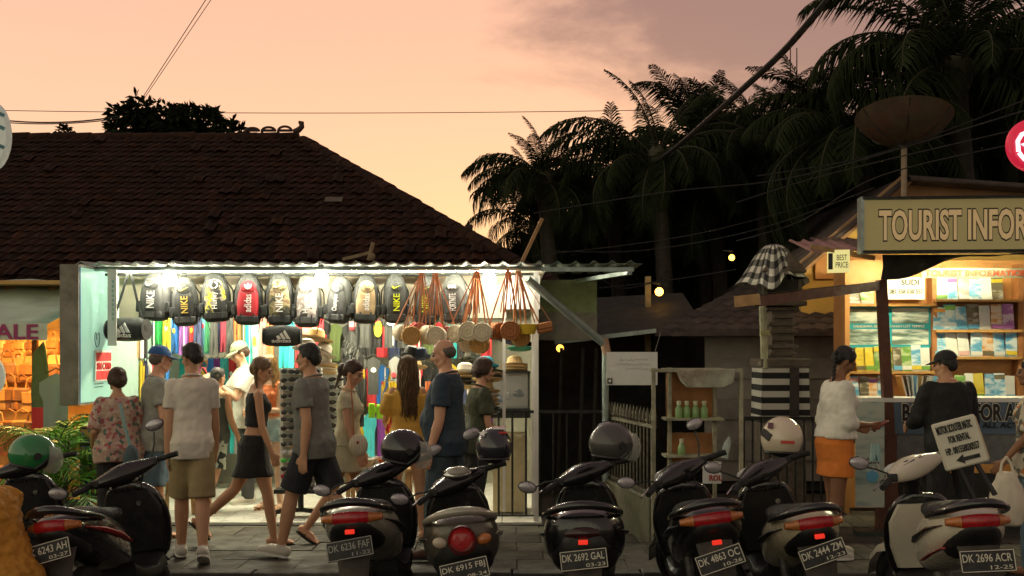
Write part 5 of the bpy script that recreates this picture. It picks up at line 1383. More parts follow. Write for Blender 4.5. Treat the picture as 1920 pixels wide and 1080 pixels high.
def fill(t, zt, zb, w, rows_, cols_, where):
    for j in range(rows_):
        z = zt - (zt - zb) * (j + .5) / rows_
        for i in range(cols_):
            c = 'black' if j < rows_ * .62 or rg.random() < .25 else rg.choice(['red', 'green', 'silver', 'black'])
            o = bpy.data.objects.new('sunglasses', GM[c]); COL.objects.link(o)
            x = -w / 2 + w * (i + .5) / cols_
            o.location = t.matrix_basis @ Vector((x, -.02 + rg.uniform(-.006, .006), z + rg.uniform(-.004, .006)))
            o.scale = (1.2, 1.2, 1.3)
            o.rotation_euler = (R(rg.uniform(-16, 4)), R(rg.uniform(-8, 8)), t.rotation_euler.z + R(rg.uniform(-12, 12)))
            lab = '%s sunglasses %s' % ({'black': 'black', 'red': 'red framed', 'green': 'green framed', 'silver': 'silver framed'}[c], where)
            tag(o, lab, 'sunglasses', lab)
a = srack(528, 600, 690, 915, 10.9, 15, 3, 'tall white sunglasses rack on casters behind the grey T-shirt man')
fill(*a, 15, 3, 'on the tall rack with casters')
a = srack(606, 640, 690, 860, 11.5, 12, 2, 'second sunglasses rack behind the cream dressed woman', False, 8)
fill(*a, 12, 2, 'on the second rack behind the cream dress')
# hats
def hat(px, py, Y, m, label, s=1.0, crown=.10, brim=.17, tilt=0, band=None, group=None):
    t = thing('hat', label, 'hat', P(px, py, Y), 0, group, rot=(R(-8), R(tilt), 0))
    b, c = brim * s, crown * s
    MB().lathe([(c * .95, 0), (b * .8, -.008), (b, .012), (b, .018), (b * .8, 0), (c * .98, .01)], 24, cap=False).build('brim', m, t)
    MB().lathe([(c, 0), (c * .97, .05 * s), (c * .86, .10 * s), (c * .5, .125 * s), (c * .1, .115 * s)], 20).build('crown', m, t)
    MB().lathe([(c * 1.015, .005), (c * 1.0, .035 * s)], 20, cap=False).build('band', band or m_nyl, t)
m_straw = ramp_mat('hat_straw', 'wave', [(0, (.42, .28, .12)), (1, (.62, .46, .24))], 30, .8, False, detail=3)
m_hatw = cloth('hatwhite', (.62, .56, .48)); m_hatb = cloth('hatblue', (.03, .38, .52)); m_hatd = cloth('hatdark', (.06, .06, .05)); m_hatg = ramp_mat('camo_hat', 'noise', [(0, (.04, .05, .03)), (.5, (.2, .2, .16)), (1, (.3, .3, .25))], 14)
hat(592, 637, 11.2, m_straw, 'wide brown straw cowboy hat on top of the hat stand', 1.0, .09, .19, 10)
hat(575, 655, 11.0, m_hatw, 'pinkish white sun hat below the cowboy hat', .9)
hat(604, 662, 11.2, m_hatw, 'white sun hat behind the grey T-shirt man\'s head', .9, tilt=25)
for i in range(4): hat(608, 684 + i * 5, 11.3, m_straw if i % 2 else m_hatw, 'pale hat in the low stack beside the dark haired man', .8, tilt=4, group='low hat stack beside the dark haired man')
hat(770, 668, 11.0, m_nyl, 'black cap hanging below the honey rattan bag', .9, .09, .12, 14)
hat(790, 672, 11.0, cloth('navycap', (.03, .05, .10)), 'navy cap hanging below the honey rattan bag', .9, .09, .12, -10)
hat(775, 690, 11.4, m_straw, 'straw hat low behind the long haired woman', .9)
hat(885, 675, 10.8, m_hatg, 'camouflage bucket hat above the green T-shirt person', .8)
hat(912, 688, 10.6, m_hatb, 'bright blue fedora hat near the metal post', .85, .085, .15)
for i in range(4): hat(914, 698 + i * 5, 10.62, [m_hatd, m_straw, m_hatd, m_straw][i], '%s hat stacked under the bright blue fedora' % ['dark grey', 'straw', 'dark grey', 'straw'][i], .9, group='hats stacked under the blue fedora')
for i in range(6): hat(908, 735 + i * 8, 10.66, [m_straw, m_hatw, m_straw, m_straw, m_hatg, m_hatd][i], '%s hat in the tall stack beside the display case' % ['straw', 'whitish', 'straw', 'straw', 'camouflage', 'black'][i], .95, group='tall hat stack beside the display case')
for i in range(4): hat(872 - i * 3, 700 + i * 9, 11.2, [m_hatw, m_straw, m_hatd, m_straw][i], '%s hat in the stack behind the bald man' % ['white', 'straw', 'black', 'straw'][i], .9, group='hats behind the bald man')
for i in range(3): hat(965, 696 - i * 5, 11.3, m_straw, 'straw hat stacked on top of the glass case', .85, group='straw hats on the glass case')
hat(975, 655, 11.2, cloth('greenhat', (.05, .30, .22)), 'green cap hung above the straw hats on the case', .8)
for i, c in enumerate((COLS['navy'], COLS['black'])): hat(950 + 24 * i, 640, 11.2, cloth('darkcap%d' % i, c), ['navy', 'black'][i] + ' cap hung under the rust rattan bags', .9, tilt=20)
# display case
dc = thing('display_case', 'glass fronted display case with dark frame on a cream cabinet', 'display case', (PX(955, 11.10), 11.10, .02))
MB().box((0, .2, .42), (.34, .45, .80)).build('cabinet', mat('cabinet_cream', (.52, .44, .26), .6, var=.1), dc)
zc = PZ(790, 11.10); 
MB().box((0, .2, PZ(778, 11.10)), (.44, .48, .10)).build('case_base', m_dsteel, dc, bevel=.005)
for sx in (-1, 1):
    for dy in (-.02, .40): MB().box((sx * .205, dy, PZ(738, 11.10)), (.016, .016, .38)).build('frame_post', m_black, dc)
MB().box((0, .19, PZ(702, 11.10)), (.44, .46, .02)).build('case_top', m_black, dc)
MB().box((0, -.02, PZ(738, 11.10)), (.40, .004, .36)).build('glass_pane', mat('case_glass', (.8, .85, .85), .05, alpha=.12, var=.02, bump=0), dc)
MB().box((0, .41, PZ(738, 11.10)), (.40, .01, .36)).build('case_back', m_white, dc)
for i, (px, py, m) in enumerate(((950, 748, cloth('whitecap', (.6, .62, .62))), (972, 742, m_nyl), (935, 752, cloth('bluecap', (.1, .25, .45))))):
    hat(px, py, 11.3, m, ['white', 'black', 'blue'][i] + ' cap inside the glass display case', .55, .09, .12)
for px, Y in ((1000, 11.05), (1006, 11.6)):
    t = thing('lit_post', 'white %s post at the stall\'s open corner' % ('slim' if px == 1000 else 'back'), 'post', (PX(px, Y), Y, 0))
    MB().box((0, 0, 1.0), (.035, .035, 2.0)).build('post', m_white, t); MB().box((0, 0, .02), (.07, .07, .02)).build('foot', m_white, t)
# helmets and toys on the floor by the dress
t = thing('souvenir_table', 'low table of white and red souvenirs behind the scooter helmet', 'table', (PX(712, 11), 11, .02))
MB().box((0, 0, .48), (.7, .4, .03)).build('table_top', m_wood, t)
for sx in (-1, 1):
    for sy in (-1, 1): MB().box((sx * .3, sy * .16, .23), (.04, .04, .47)).build('leg', m_wood, t)
for i, (dx, c, nm) in enumerate(((-.14, (.55, .57, .50), 'white'), (.02, (.5, .07, .03), 'red'), (.16, (.08, .22, .12), 'green'), (-.02, (.6, .62, .55), 'pale'))):
    q = thing('souvenir_bowl', nm + ' painted bowl on the low souvenir table', 'bowl', (PX(712, 11) + dx, 10.9 + .1 * (i % 2), .515))
    MB().lathe([(.04, 0), (.08, .03), (.10, .09), (.095, .09), (.07, .035), (.03, .02)], 16).build('bowl', mat('bowl%d' % i, c, .4, var=.3, scale=20), q); MB().lathe([(.098, .085), (.104, .095), (.094, .095)], 16, cap=False).build('rim', m_white, q)
# goods table at the left inside, small stools
t = thing('wooden_stool', 'plain wooden stool beside the blue capped man', 'stool', (PX(330, 10.9), 10.9, .02))
MB().box((0, 0, .44), (.3, .3, .035)).build('seat', m_wood, t, bevel=.006)
for sx in (-1, 1):
    for sy in (-1, 1): MB().bar((sx * .12, sy * .12, .43), (sx * .14, sy * .14, 0), .035, .035).build('leg', m_wood, t)
# postcard rack by the floral shirt woman
t = thing('postcard_rack', 'low wire rack of small colourful postcards behind the floral shirt woman', 'display rack', (PX(172, 9.95), 9.95, 0))
MB().box((0, .05, .5), (.22, .10, 1.0)).build('frame', m_dsteel, t)
m_pc = ramp_mat('postcards', 'voronoi', [(0, (.05, .15, .3)), (.3, (.45, .25, .08)), (.5, (.1, .12, .1)), (.7, (.4, .35, .25)), (1, (.15, .05, .03))], 25, .5)
for j in range(6):
    for i in range(2): MB().box((-.052 + i * .105, -.008, .14 + j * .155), (.095, .006, .13)).build('postcard', m_pc, t)

# ================================================================== LEATHER SHOP GOODS
m_lb = [mat('leather_%d' % i, c, .45, var=.25, scale=12, bump=.2) for i, c in enumerate(((.40, .15, .04), (.55, .27, .08), (.22, .09, .035), (.60, .40, .18)))]
LN = ['russet', 'tan', 'dark brown', 'pale tan']
def handbag(px, py, Y, k, w, h, where):
    lab = LN[k] + ' leather handbag ' + where
    t = thing('leather_bag', lab, 'handbag', P(px, py, Y), R(rg.uniform(-20, 20)), lab)
    MB().box((0, 0, 0), (w, .10, h), top=(w * .82, .06)).build('body', m_lb[k], t, bevel=.02)
    MB().box((0, -.05, h * .18), (w * .8, .02, h * .5)).build('flap', m_lb[k], t, bevel=.008)
    MB().tube([(-w * .3, 0, h * .5), (-w * .22, 0, h * .95), (0, 0, h * 1.1), (w * .22, 0, h * .95), (w * .3, 0, h * .5)], .01, 6).build('strap', m_lb[k], t)
for i in range(9): handbag(-60 + i * 20, 655 + rg.uniform(-4, 4), 12.4, i % 4, .16, .17, 'on the top row of the leather shop')
for i in range(8): handbag(-50 + i * 21, 704 + rg.uniform(-6, 6), 12.3 - .2 * (i % 2), (i * 3 + 1) % 4, .22, .24, 'on the middle row of the leather shop')
for i in range(8): handbag(-40 + i * 20, 752 + rg.uniform(-6, 6), 12.0, (i * 5) % 3, .24, .26, 'on the lower row of the leather shop')
for i in range(6): handbag(-30 + i * 24, 806 + rg.uniform(-6, 6), 11.6, (i + 2) % 4, .26, .2, 'piled low in the leather shop')
t = thing('shop_chair', 'wooden chair at the front of the leather shop', 'chair', (PX(5, 11.2), 11.2, .02))
MB().box((0, 0, .45), (.42, .4, .04)).build('seat', m_lb[0], t)
for sx in (-1, 1):
    for sy in (-1, 1): MB().box((sx * .18, sy * .17, .22), (.04, .04, .44)).build('leg', m_lb[2], t)
MB().box((0, .18, .72), (.40, .03, .30)).build('backrest', m_lb[0], t)
for sx in (-1, 1): MB().box((sx * .18, .19, .65), (.04, .035, .5)).build('back_post', m_lb[2], t)
t = thing('surfboard', 'upright green and red painted board by the shop post', 'surfboard', P(77, 740, 10.9))
MB().prism([(-.07, -.45), (.07, -.45), (.10, .0), (.06, .38), (.03, .55), (-.08, .42), (-.10, 0)], .03).build('board', mat('olive_paint', (.10, .15, .06), .5), t, bevel=.008)
MB().box((0, -.019, -.28), (.17, .008, .3)).build('red_band', m_red, t)
t = thing('draped_dress', 'pale grey dress with dark print hanging beside the light box', 'dress', P(105, 700, 10.6))
garment_mesh(.32, .75, 'tee', 5).build('fabric', ramp_mat('dress_print', 'noise', [(0, (.05, .06, .06)), (.42, (.30, .36, .32)), (1, (.40, .46, .40))], 3.5), t)
MB().tube([(-.1, 0, 0), (0, 0, .05), (.1, 0, 0)], .006, 5).build('hanger', m_dsteel, t)

# ================================================================== KIOSK BROCHURES
BC = {'blue': [(0, (.05, .18, .40)), (.42, (.12, .38, .60)), (.55, (.60, .70, .75)), (1, (.7, .75, .75))],
      'yellow': [(0, (.25, .18, .05)), (.4, (.65, .5, .04)), (.6, (.70, .58, .10)), (1, (.7, .4, .1))],
      'green': [(0, (.05, .12, .04)), (.45, (.15, .32, .06)), (.55, (.4, .5, .25)), (1, (.6, .65, .6))],
      'white': [(0, (.3, .4, .45)), (.4, (.68, .70, .66)), (1, (.75, .75, .70))],
      'orange': [(0, (.4, .15, .05)), (.42, (.65, .30, .06)), (.55, (.7, .6, .5)), (1, (.6, .2, .05))],
      'purple': [(0, (.2, .06, .25)), (.5, (.35, .12, .38)), (.6, (.6, .5, .6)), (1, (.4, .15, .4))],
      'dark': [(0, (.04, .04, .03)), (.5, (.14, .12, .07)), (.62, (.45, .42, .36)), (1, (.5, .5, .45))],
      'pink': [(0, (.5, .2, .2)), (.5, (.65, .4, .38)), (.6, (.7, .66, .6)), (1, (.7, .6, .55))]}
BMt = {k: ramp_mat('brochure_' + k, 'noise', v, 9, .35, False, (.8, 1, 2.0), bump=0, detail=5) for k, v in BC.items()}
BW = {k: mat('brochure_band_' + k, v[1][1], .4, var=.1, bump=0) for k, v in BC.items()}
def brochure(px, pyb, wpx, hpx, k, where, Y=YK - .12):
    w, h = wpx / F * Y * 1.02, hpx / F * Y
    p = P(px, pyb, Y); k2 = rg.choice(list(BC)); up_ = rg.random() < .5
    lab = '%s tour brochure with %s %s band %s' % ({'dark': 'dark brown'}.get(k, k), {'dark': 'brown'}.get(k2, k2), 'top' if up_ else 'bottom', where)
    t = thing('brochure', lab, 'brochure', p, 0, lab, rot=(R(rg.uniform(-3, 3)), R(rg.uniform(-3, 3)), R(rg.uniform(-12, 12))))
    MB().box((0, .02, h / 2), (w, .006, h), Matrix.Rotation(R(-6), 4, 'X')).build('cover', BMt[k], t)
    dz_ = h * (.36 if up_ else -.36)
    MB().box((0, .02 + .1045 * dz_ - .007, h / 2 + dz_), (w * .96, .006, h * .16), Matrix.Rotation(R(-6), 4, 'X')).build('title_band', BW[k2], t)
def shelf_row(px0, px1, pyb, ks, hpx, where):
    n = len(ks); w = (px1 - px0) / n
    for i, k in enumerate(ks): brochure(px0 + w * (i + .5), pyb, w, hpx * rg.uniform(.95, 1.10), k, where)
shelf_row(1755, 1882, 563, ['white', 'blue', 'pink', 'blue', 'white', 'dark'], 42, 'on the top shelf')
shelf_row(1750, 1903, 619, ['blue', 'blue', 'blue', 'dark', 'white', 'orange', 'purple'], 45, 'on the second shelf')
shelf_row(1754, 1908, 669, ['blue', 'white', 'white', 'blue', 'orange', 'blue', 'blue'], 46, 'on the third shelf')
shelf_row(1606, 1745, 696, ['yellow', 'yellow', 'green', 'green', 'dark', 'green', 'blue', 'white'], 45, 'below the turquoise poster')
shelf_row(1596, 1662, 750, ['blue', 'dark', 'orange', 'blue'], 42, 'on the lowest shelf')
shelf_row(1790, 1905, 750, ['green', 'white', 'yellow', 'blue', 'blue', 'white'], 47, 'by the counter')
shelf_row(1588, 1640, 571, ['dark', 'green'], 30, 'above the poster')
for i in range(8):
    t = thing('map_folder', 'leaning map folder in the counter rack behind the kiosk post', 'folder', P(1690 + i * 8, 746, 10.5), 0, 'leaning folders on the kiosk counter')
    Mr = Matrix.Rotation(R(-14 + i * 5), 4, 'Y')
    MB().box((0, 0, .11), (.02, .16, .22), Mr).build('cover', [BW['orange'], m_dkg, BW['white'], BW['blue']][i % 4], t); MB().box((.0, -.083, .11), (.014, .004, .20), Mr).build('page_edge', m_paper, t)
t = thing('standing_banner', 'tall pale printed banner standing by the kiosk post', 'banner', (PX(1631, 9.9), 9.9, 0), R(-6))
MB().box((0, 0, PZ(852, 9.9)), (.26, .012, .98)).build('panel', ramp_mat('banner_print', 'noise', [(0, (.08, .12, .12)), (.40, (.30, .38, .36)), (.5, (.44, .48, .42)), (1, (.50, .52, .44))], 4, .5, False, (1, 1, 3.0), bump=0), t)
MB().lathe([(0, -.004), (.055, -.004), (.055, .004), (0, .004)], 20, Matrix.Translation((.02, -.012, PZ(893, 9.9))) @ Matrix.Rotation(R(90), 4, 'X'), cap=False).build('round_print', BW['blue'], t)
lettering('Gili', m_ink, t, (.02, -.010, PZ(864, 9.9)), .12, .05)
MB().box((0, .02, .02), (.26, .16, .04)).build('foot', m_dsteel, t)
# ================================================================== SCOOTERS
m_blk = mat('scooter_black_plastic', (.012, .012, .012), .38, var=.3, scale=14, bump=.06)
m_gls = mat('scooter_gloss_black', (.009, .009, .010), .20, var=.2, scale=6, bump=.0, coat=.6)
m_seat = mat('scooter_seat_vinyl', (.012, .012, .012), .62, var=.25, scale=30, bump=.2)
m_tyre = mat('tyre_rubber', (.016, .016, .015), .85, var=.3, scale=20, bump=.3)
m_rim = mat('rim_alloy', (.10, .10, .10), .4, metal=.7, var=.2)
m_chr = mat('chrome', (.55, .55, .52), .15, metal=1.0, var=.05, bump=0)
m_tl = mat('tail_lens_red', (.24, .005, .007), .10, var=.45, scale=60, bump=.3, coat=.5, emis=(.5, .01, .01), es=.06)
m_amb = mat('indicator_amber', (.45, .14, .03), .15, var=.25, scale=60, bump=.3, coat=.5)
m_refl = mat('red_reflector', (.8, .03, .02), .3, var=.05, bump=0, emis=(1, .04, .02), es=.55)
m_mir = mat('mirror_glass', (.42, .40, .42), .25, metal=.6, var=.1, bump=0)
m_plate = mat('plate_black', (.014, .014, .015), .5, var=.2, bump=.05)
m_platel = mat('plate_letter', (.60, .57, .46), .5, var=.1, bump=0)
m_grip = mat('grip_rubber', (.01, .01, .01), .8, bump=.4)
m_engine = mat('engine_alloy', (.09, .085, .08), .5, metal=.5, var=.3, scale=20, bump=.3)
m_mud = mat('dusty_fender', (.06, .052, .042), .8, var=.35, scale=12, bump=.3)
m_cream_p = mat('cream_paint', (.52, .44, .30), .22, var=.06, scale=5, bump=0, coat=.5)
m_white_p = mat('pearl_white_paint', (.60, .55, .44), .22, var=.06, scale=5, bump=0, coat=.5)
m_silver_p = mat('silver_grey_paint', (.34, .32, .26), .28, metal=.3, var=.08, scale=6, bump=0, coat=.4)
m_bronze_p = mat('dark_bronze_paint', (.10, .09, .07), .3, metal=.4, var=.1, scale=6, bump=0, coat=.4)
m_redg = mat('red_graphic', (.40, .03, .025), .3, var=.1, bump=0)
UX, UY, UZ = Vector((1, 0, 0)), Vector((0, 1, 0)), Vector((0, 0, 1))
def wheel(t, c, r, name, M=None):
    M = M if M is not None else Matrix.Identity(4)
    B = M @ Matrix.Translation(c) @ Matrix.Rotation(R(90), 4, 'Y')
    w = MB().lathe([(r * .68, -.045), (r * .80, -.055), (r * .93, -.045), (r, -.018), (r, .018), (r * .93, .045), (r * .80, .055), (r * .68, .045)], 28, B, cap=False)
    w.loft([], False) if False else None
    w = w.build(name, m_tyre, t)
    MB().lathe([(r * .70, -.035), (r * .70, .035), (r * .62, .03), (r * .62, -.03), (r * .70, -.035)], 24, B, cap=False).build('rim', m_rim, w)
    for k in range(5):
        a = k * 2 * math.pi / 5
        MB().bar(B @ Vector((0, 0, 0)), B @ Vector((math.cos(a) * r * .65, math.sin(a) * r * .65, 0)), .03, .025).build('spoke', m_rim, w)
    MB().lathe([(.04, -.06), (.04, .06)], 12, B).build('hub', m_rim, w)
def scooter(label, px, Y, body, trim, plate, yaw=0.0, lean=-6.0, steer=0.0, tz=.80, tw=.17, kind='sport', mirrors=((-1, 100, 10), (1, 100, 10)), body_front=None, letter=m_platel, s=1.0, plate_tilt=0, reflector=True, hz=.98, dash=False, plate_dz=0.0, exhaust=True, inner=None, rail=None):
    """built heading +y; tail tip at y = 0, z up from the road"""
    x = PX(px, Y)
    t = thing('motor_scooter', label, 'motor scooter', (x, Y, GZ), rot=(0, R(lean), R(yaw)))
    t.scale = (s, s, s)
    wheel(t, (0, .34, .27), .27, 'rear_wheel')
    # rear body
    rs = []
    shape = {'sport': ((-.03, tz - .02, .35, .035), (.02, tz - .03, .70, .075), (.12, tz - .06, .95, .115), (.30, tz - .11, 1.08, .155), (.52, tz - .19, 1.10, .18), (.72, tz - .26, 1.0, .17), (.86, tz - .33, .8, .12)),
             'retro': ((-.04, tz - .09, .45, .075), (.0, tz - .10, .80, .125), (.12, tz - .12, 1.05, .165), (.30, tz - .15, 1.15, .185), (.52, tz - .20, 1.12, .19), (.72, tz - .26, 1.0, .17), (.86, tz - .33, .8, .12)),
             'maxi': ((-.04, tz - .10, .50, .085), (.0, tz - .10, .84, .135), (.12, tz - .12, 1.05, .17), (.30, tz - .16, 1.15, .20), (.52, tz - .20, 1.12, .20), (.72, tz - .24, 1.0, .18), (.95, tz - .33, .8, .12))}[kind]
    for y, z, wx, rz_ in shape: rs.append(ring(Vector((0, y, z)), UX, UZ, tw * wx, rz_, 20, 2.7))
    bd = MB().loft(rs).build('rear_body', body, t, sub=1)
    # contrasting lower tail and side trims
    rs = []
    for y, z, wx, rz_ in shape[:4]: rs.append(ring(Vector((0, y - .012, z - rz_ * .55)), UX, UZ, tw * wx * .86, rz_ * .72, 18, 2.8))
    MB().loft(rs).build('lower_tail', m_blk, t, sub=1)
    for sx in (-1, 1):
        mb = MB(); pr = []
        for y, z, wx, rz_ in shape[2:6]: pr.append((sx * tw * wx * .95, y, z + rz_ * .12))
        mb.tube(pr, [.008, .03, .042, .02], 8, flat=.45); mb.build('side_trim', trim, t)
    # seat, two humps
    rs = []
    st = shape[1][1] + shape[1][3]
    for y, z, w, h in ((.05, st - .045, .45, .02), (.12, st - .035, .80, .045), (.28, st - .035, .95, .055), (.45, st - .06, .95, .06), (.55, st - .09, .90, .055), (.75, st - .10, .75, .05), (.92, st - .11, .45, .035)):
        rs.append(ring(Vector((0, y, z)), UX, UZ, tw * w * .92, h, 16, 2.6))
    MB().loft(rs).build('seat', m_seat, t, sub=1)
    # grab rail
    gp = [(sx * tw * fx, y, st + dz) for sx, fx, y, dz in ((-1, 1.02, .34, -.075), (-1, 1.0, .18, -.035), (-1, .84, .045, .0), (-1, .58, -.02, .028), (-1, .28, -.045, .042), (1, 0, -.05, .046), (1, .28, -.045, .042), (1, .58, -.02, .028), (1, .84, .045, .0), (1, 1.0, .18, -.035), (1, 1.02, .34, -.075))]
    MB().tube(gp, [.014, .019, .022, .024, .026, .027, .026, .024, .022, .019, .014], 10).build('grab_rail', m_gls if kind != 'retro' else rail or body, t)
    # tail lamp
    yt, zt = shape[0][0], shape[0][1]
    if kind == 'retro':
        MB().lathe([(0, .05), (.045, .045), (.066, .02), (.07, 0)], 22, Matrix.Translation((0, yt + .005, zt - .005)) @ Matrix.Rotation(R(90), 4, 'X'), cap=False).build('tail_light', m_tl, t)
        MB().lathe([(.068, .0), (.082, .02), (.086, .0), (.075, -.01)], 22, Matrix.Translation((0, yt + .002, zt - .005)) @ Matrix.Rotation(R(90), 4, 'X'), cap=False).build('lamp_ring', m_chr, t)
        for sx in (-1, 1): MB().ell((sx * .125, yt + .012, zt - .012), (.045, .03, .032), 14, 8, Matrix.Rotation(R(-14 * sx), 4, 'Y')).build('indicator', m_amb if sx > 0 else mat('clear_lens', (.5, .42, .32), .15, bump=.2), t)
    else:
        wl_ = tw * (.92 if kind != 'maxi' else .8)
        def lens(u0, u1, name, m):
            mb = MB(); rs = []
            for i in range(9):
                u = u0 + (u1 - u0) * i / 8; hh = .040 * max(.50, 1 - .6 * abs(u) ** 2.2) ; c_ = Vector((u * wl_, yt + .012 + .075 * u * u, zt + .012 - .012 * u * u))
                rs.append([c_ + Vector((0, -.030 * math.cos(a_) * (1 if math.cos(a_) > 0 else .3), hh * math.sin(a_))) for a_ in [2 * math.pi * k / 10 for k in range(10)]])
            mb.loft(rs); mb.build(name, m, t)
        if kind == 'maxi':
            lens(-.9, .9, 'tail_light', mat('smoked_lens', (.03, .006, .006), .15, bump=.1))
        else:
            lens(-.56, .56, 'tail_light', m_tl); lens(.575, .98, 'indicator', m_amb); lens(-.98, -.575, 'indicator', m_amb)
    zp = zt - .215 + plate_dz
    # fender, plate bracket, plate
    rs = []
    for y, z, w in ((.06, zt - .10, .11), (-.02, zt - .22, .10), (-.05, zt - .36, .085), (-.02, zt - .50, .07)):
        rs.append([Vector((sx * w, y + dy, z)) for sx, dy in ((-1, .03), (-.5, 0), (.5, 0), (1, .03), (.5, .02), (-.5, .02))])
    MB().loft(rs).build('rear_fender', m_mud, t)
    Mt = Matrix.Rotation(R(-14), 4, 'X') @ Matrix.Rotation(R(plate_tilt), 4, 'Y')
    pl = MB().box((0, 0, 0), (.275, .006, .115)).build('number_plate', m_plate, t, bevel=.003)
    pl.location = (.0, -.085, zp); pl.rotation_euler = (Mt).to_euler()
    for a_, b_ in (((-.133, .053), (.133, .053)), ((-.133, -.053), (.133, -.053)), ((-.133, -.053), (-.133, .053)), ((.133, -.053), (.133, .053))):
        MB().bar((a_[0], -.005, a_[1]), (b_[0], -.005, b_[1]), .004, .004).build('border', letter, pl)
    lettering(plate[0], letter, pl, (-.002, -.005, .016), .245, .042, bold=.006, ex=.001)
    lettering(plate[1], letter, pl, (.065, -.005, -.033), .11, .020, bold=.004, ex=.001)
    if reflector: MB().box((.0, -.055, zp + .095), (.055, .02, .026)).build('reflector', m_refl, t, bevel=.003)
    # engine / swing arm / shock / exhaust
    MB().box((-.10, .42, .30), (.10, .55, .16)).build('engine_case', m_engine, t, bevel=.03)
    MB().tube([(-.12, .34, .32), (-.12, .44, .60)], .03, 8).build('shock', m_engine, t)
    if exhaust:
        MB().tube([(.15, .75, .24), (.16, .50, .26), (.17, .30, .31), (.175, .02, .36)], [.03, .055, .065, .055], 14).build('exhaust', m_engine, t)
        MB().tube([(.18, .50, .30), (.19, .20, .36), (.19, .05, .37)], [.05, .066, .05], 12, flat=.7).build('heat_shield', m_blk, t)
    # floor and front shield
    rs = []
    for y, z, w, h in ((.82, .40, .14, .09), (.95, .34, .17, .06), (1.15, .33, .18, .055), (1.28, .38, .18, .08)): rs.append(ring(Vector((0, y, z)), UX, UZ, w, h, 14, 3))
    MB().loft(rs).build('floorboard', m_blk, t)
    bf = body_front or body
    rs = []
    for z, y, w, d in ((.36, 1.34, .17, .05), (.50, 1.36, .21, .07), (.66, 1.33, .235, .075), (.80, 1.28, .22, .07), (.90, 1.235, .17, .055), (.95, 1.21, .10, .035)):
        rs.append(ring(Vector((0, y, z)), UX, UY, w, d, 18, 2.8))
    MB().loft(rs).build('leg_shield', m_gls if inner else bf, t, sub=1)
    rs = []
    for z, y, w, d in ((.46, 1.28, .16, .03), (.60, 1.265, .20, .04), (.76, 1.235, .205, .04), (.88, 1.20, .15, .03)): rs.append(ring(Vector((0, y, z)), UX, UY, w, d, 14, 3))
    ip = MB().loft(rs).build('inner_panel', inner or m_blk, t)
    MB().lathe([(.0, .0), (.018, 0), (.018, .01)], 10, Matrix.Translation((.07, 1.19, .80)) @ Matrix.Rotation(R(90), 4, 'X')).build('key_switch', m_chr, ip)
    # steering group
    piv = Vector((0, 1.24, .90)); S = Matrix.Translation(piv) @ Matrix.Rotation(R(steer), 4, Vector((0, -math.sin(R(27)), math.cos(R(27))))) @ Matrix.Translation(-piv)
    wheel(t, (0, 1.62, .27), .27, 'front_wheel', S)
    for sx in (-1, 1): MB().tube([S @ Vector((sx * .07, 1.62, .27)), S @ Vector((sx * .07, 1.40, .72))], .02, 8).build('fork', m_engine, t)
    rs = []
    for k in range(7):
        a = R(20 + k * 24); c = S @ Vector((0, 1.62 + .31 * math.cos(a), .27 + .31 * math.sin(a)))
        rs.append([c + (S.to_3x3() @ Vector((sx * .075, dy, dz))) for sx, dy, dz in ((-1, 0, -.03), (-.6, 0, .012), (.6, 0, .012), (1, 0, -.03))])
    o = MB().loft(rs, False).build('front_fender', bf, t); o.modifiers.new('t', 'SOLIDIFY').thickness = .006
    rs = []
    for x_, ry_, rz_, dy_, dz_ in ((-.235, .020, .016, -.030, .012), (-.20, .036, .026, -.022, .014), (-.13, .062, .040, -.005, .012), (-.07, .080, .052, .006, .012), (0, .088, .058, .010, .014), (.07, .080, .052, .006, .012), (.13, .062, .040, -.005, .012), (.20, .036, .026, -.022, .014), (.235, .020, .016, -.030, .012)):
        rs.append([S @ p for p in ring(Vector((x_, 1.215 + dy_, hz + dz_)), UY, UZ, ry_ * 1.18, rz_ * 1.3, 14, 3.0)])
    cw = MB().loft(rs).build('handlebar_cowl', bf, t, sub=1)
    MB().tube([S @ Vector((0, 1.22, hz)), S @ Vector((0, 1.30, hz - .16))], [.06, .05], 12).build('steering_neck', m_blk, cw)
    R3 = S.to_3x3().to_4x4()
    MB().box(S @ Vector((0, 1.165, hz + .058)), (.17, .085, .018), R3 @ Matrix.Rotation(R(32), 4, 'X'), top=(.13, .06)).build('instrument_panel', m_gls, cw, bevel=.006)
    for sx in (-1, 1): MB().tube([S @ Vector((sx * .02, 1.15, hz + .074)), S @ Vector((sx * .12, 1.17, hz + .058)), S @ Vector((sx * .20, 1.185, hz + .036))], .004, 5).build('cowl_seam', m_engine, cw)
    if dash:
        MB().ell(S @ Vector((0, 1.15, hz + .075)), (.10, .06, .045), 16, 8, Matrix.Rotation(R(35), 4, 'X')).build('speedometer', m_chr, cw)
        MB().ell(S @ Vector((0, 1.125, hz + .088)), (.075, .04, .032), 16, 8, Matrix.Rotation(R(35), 4, 'X')).build('dial', mat('dial_face', (.30, .28, .24), .2, bump=0), cw)
    MB().ell(S @ Vector((0, 1.33, hz - .01)), (.11, .05, .06), 14, 8).build('headlight', mat('headlight_lens', (.5, .5, .5), .1, bump=0), cw)
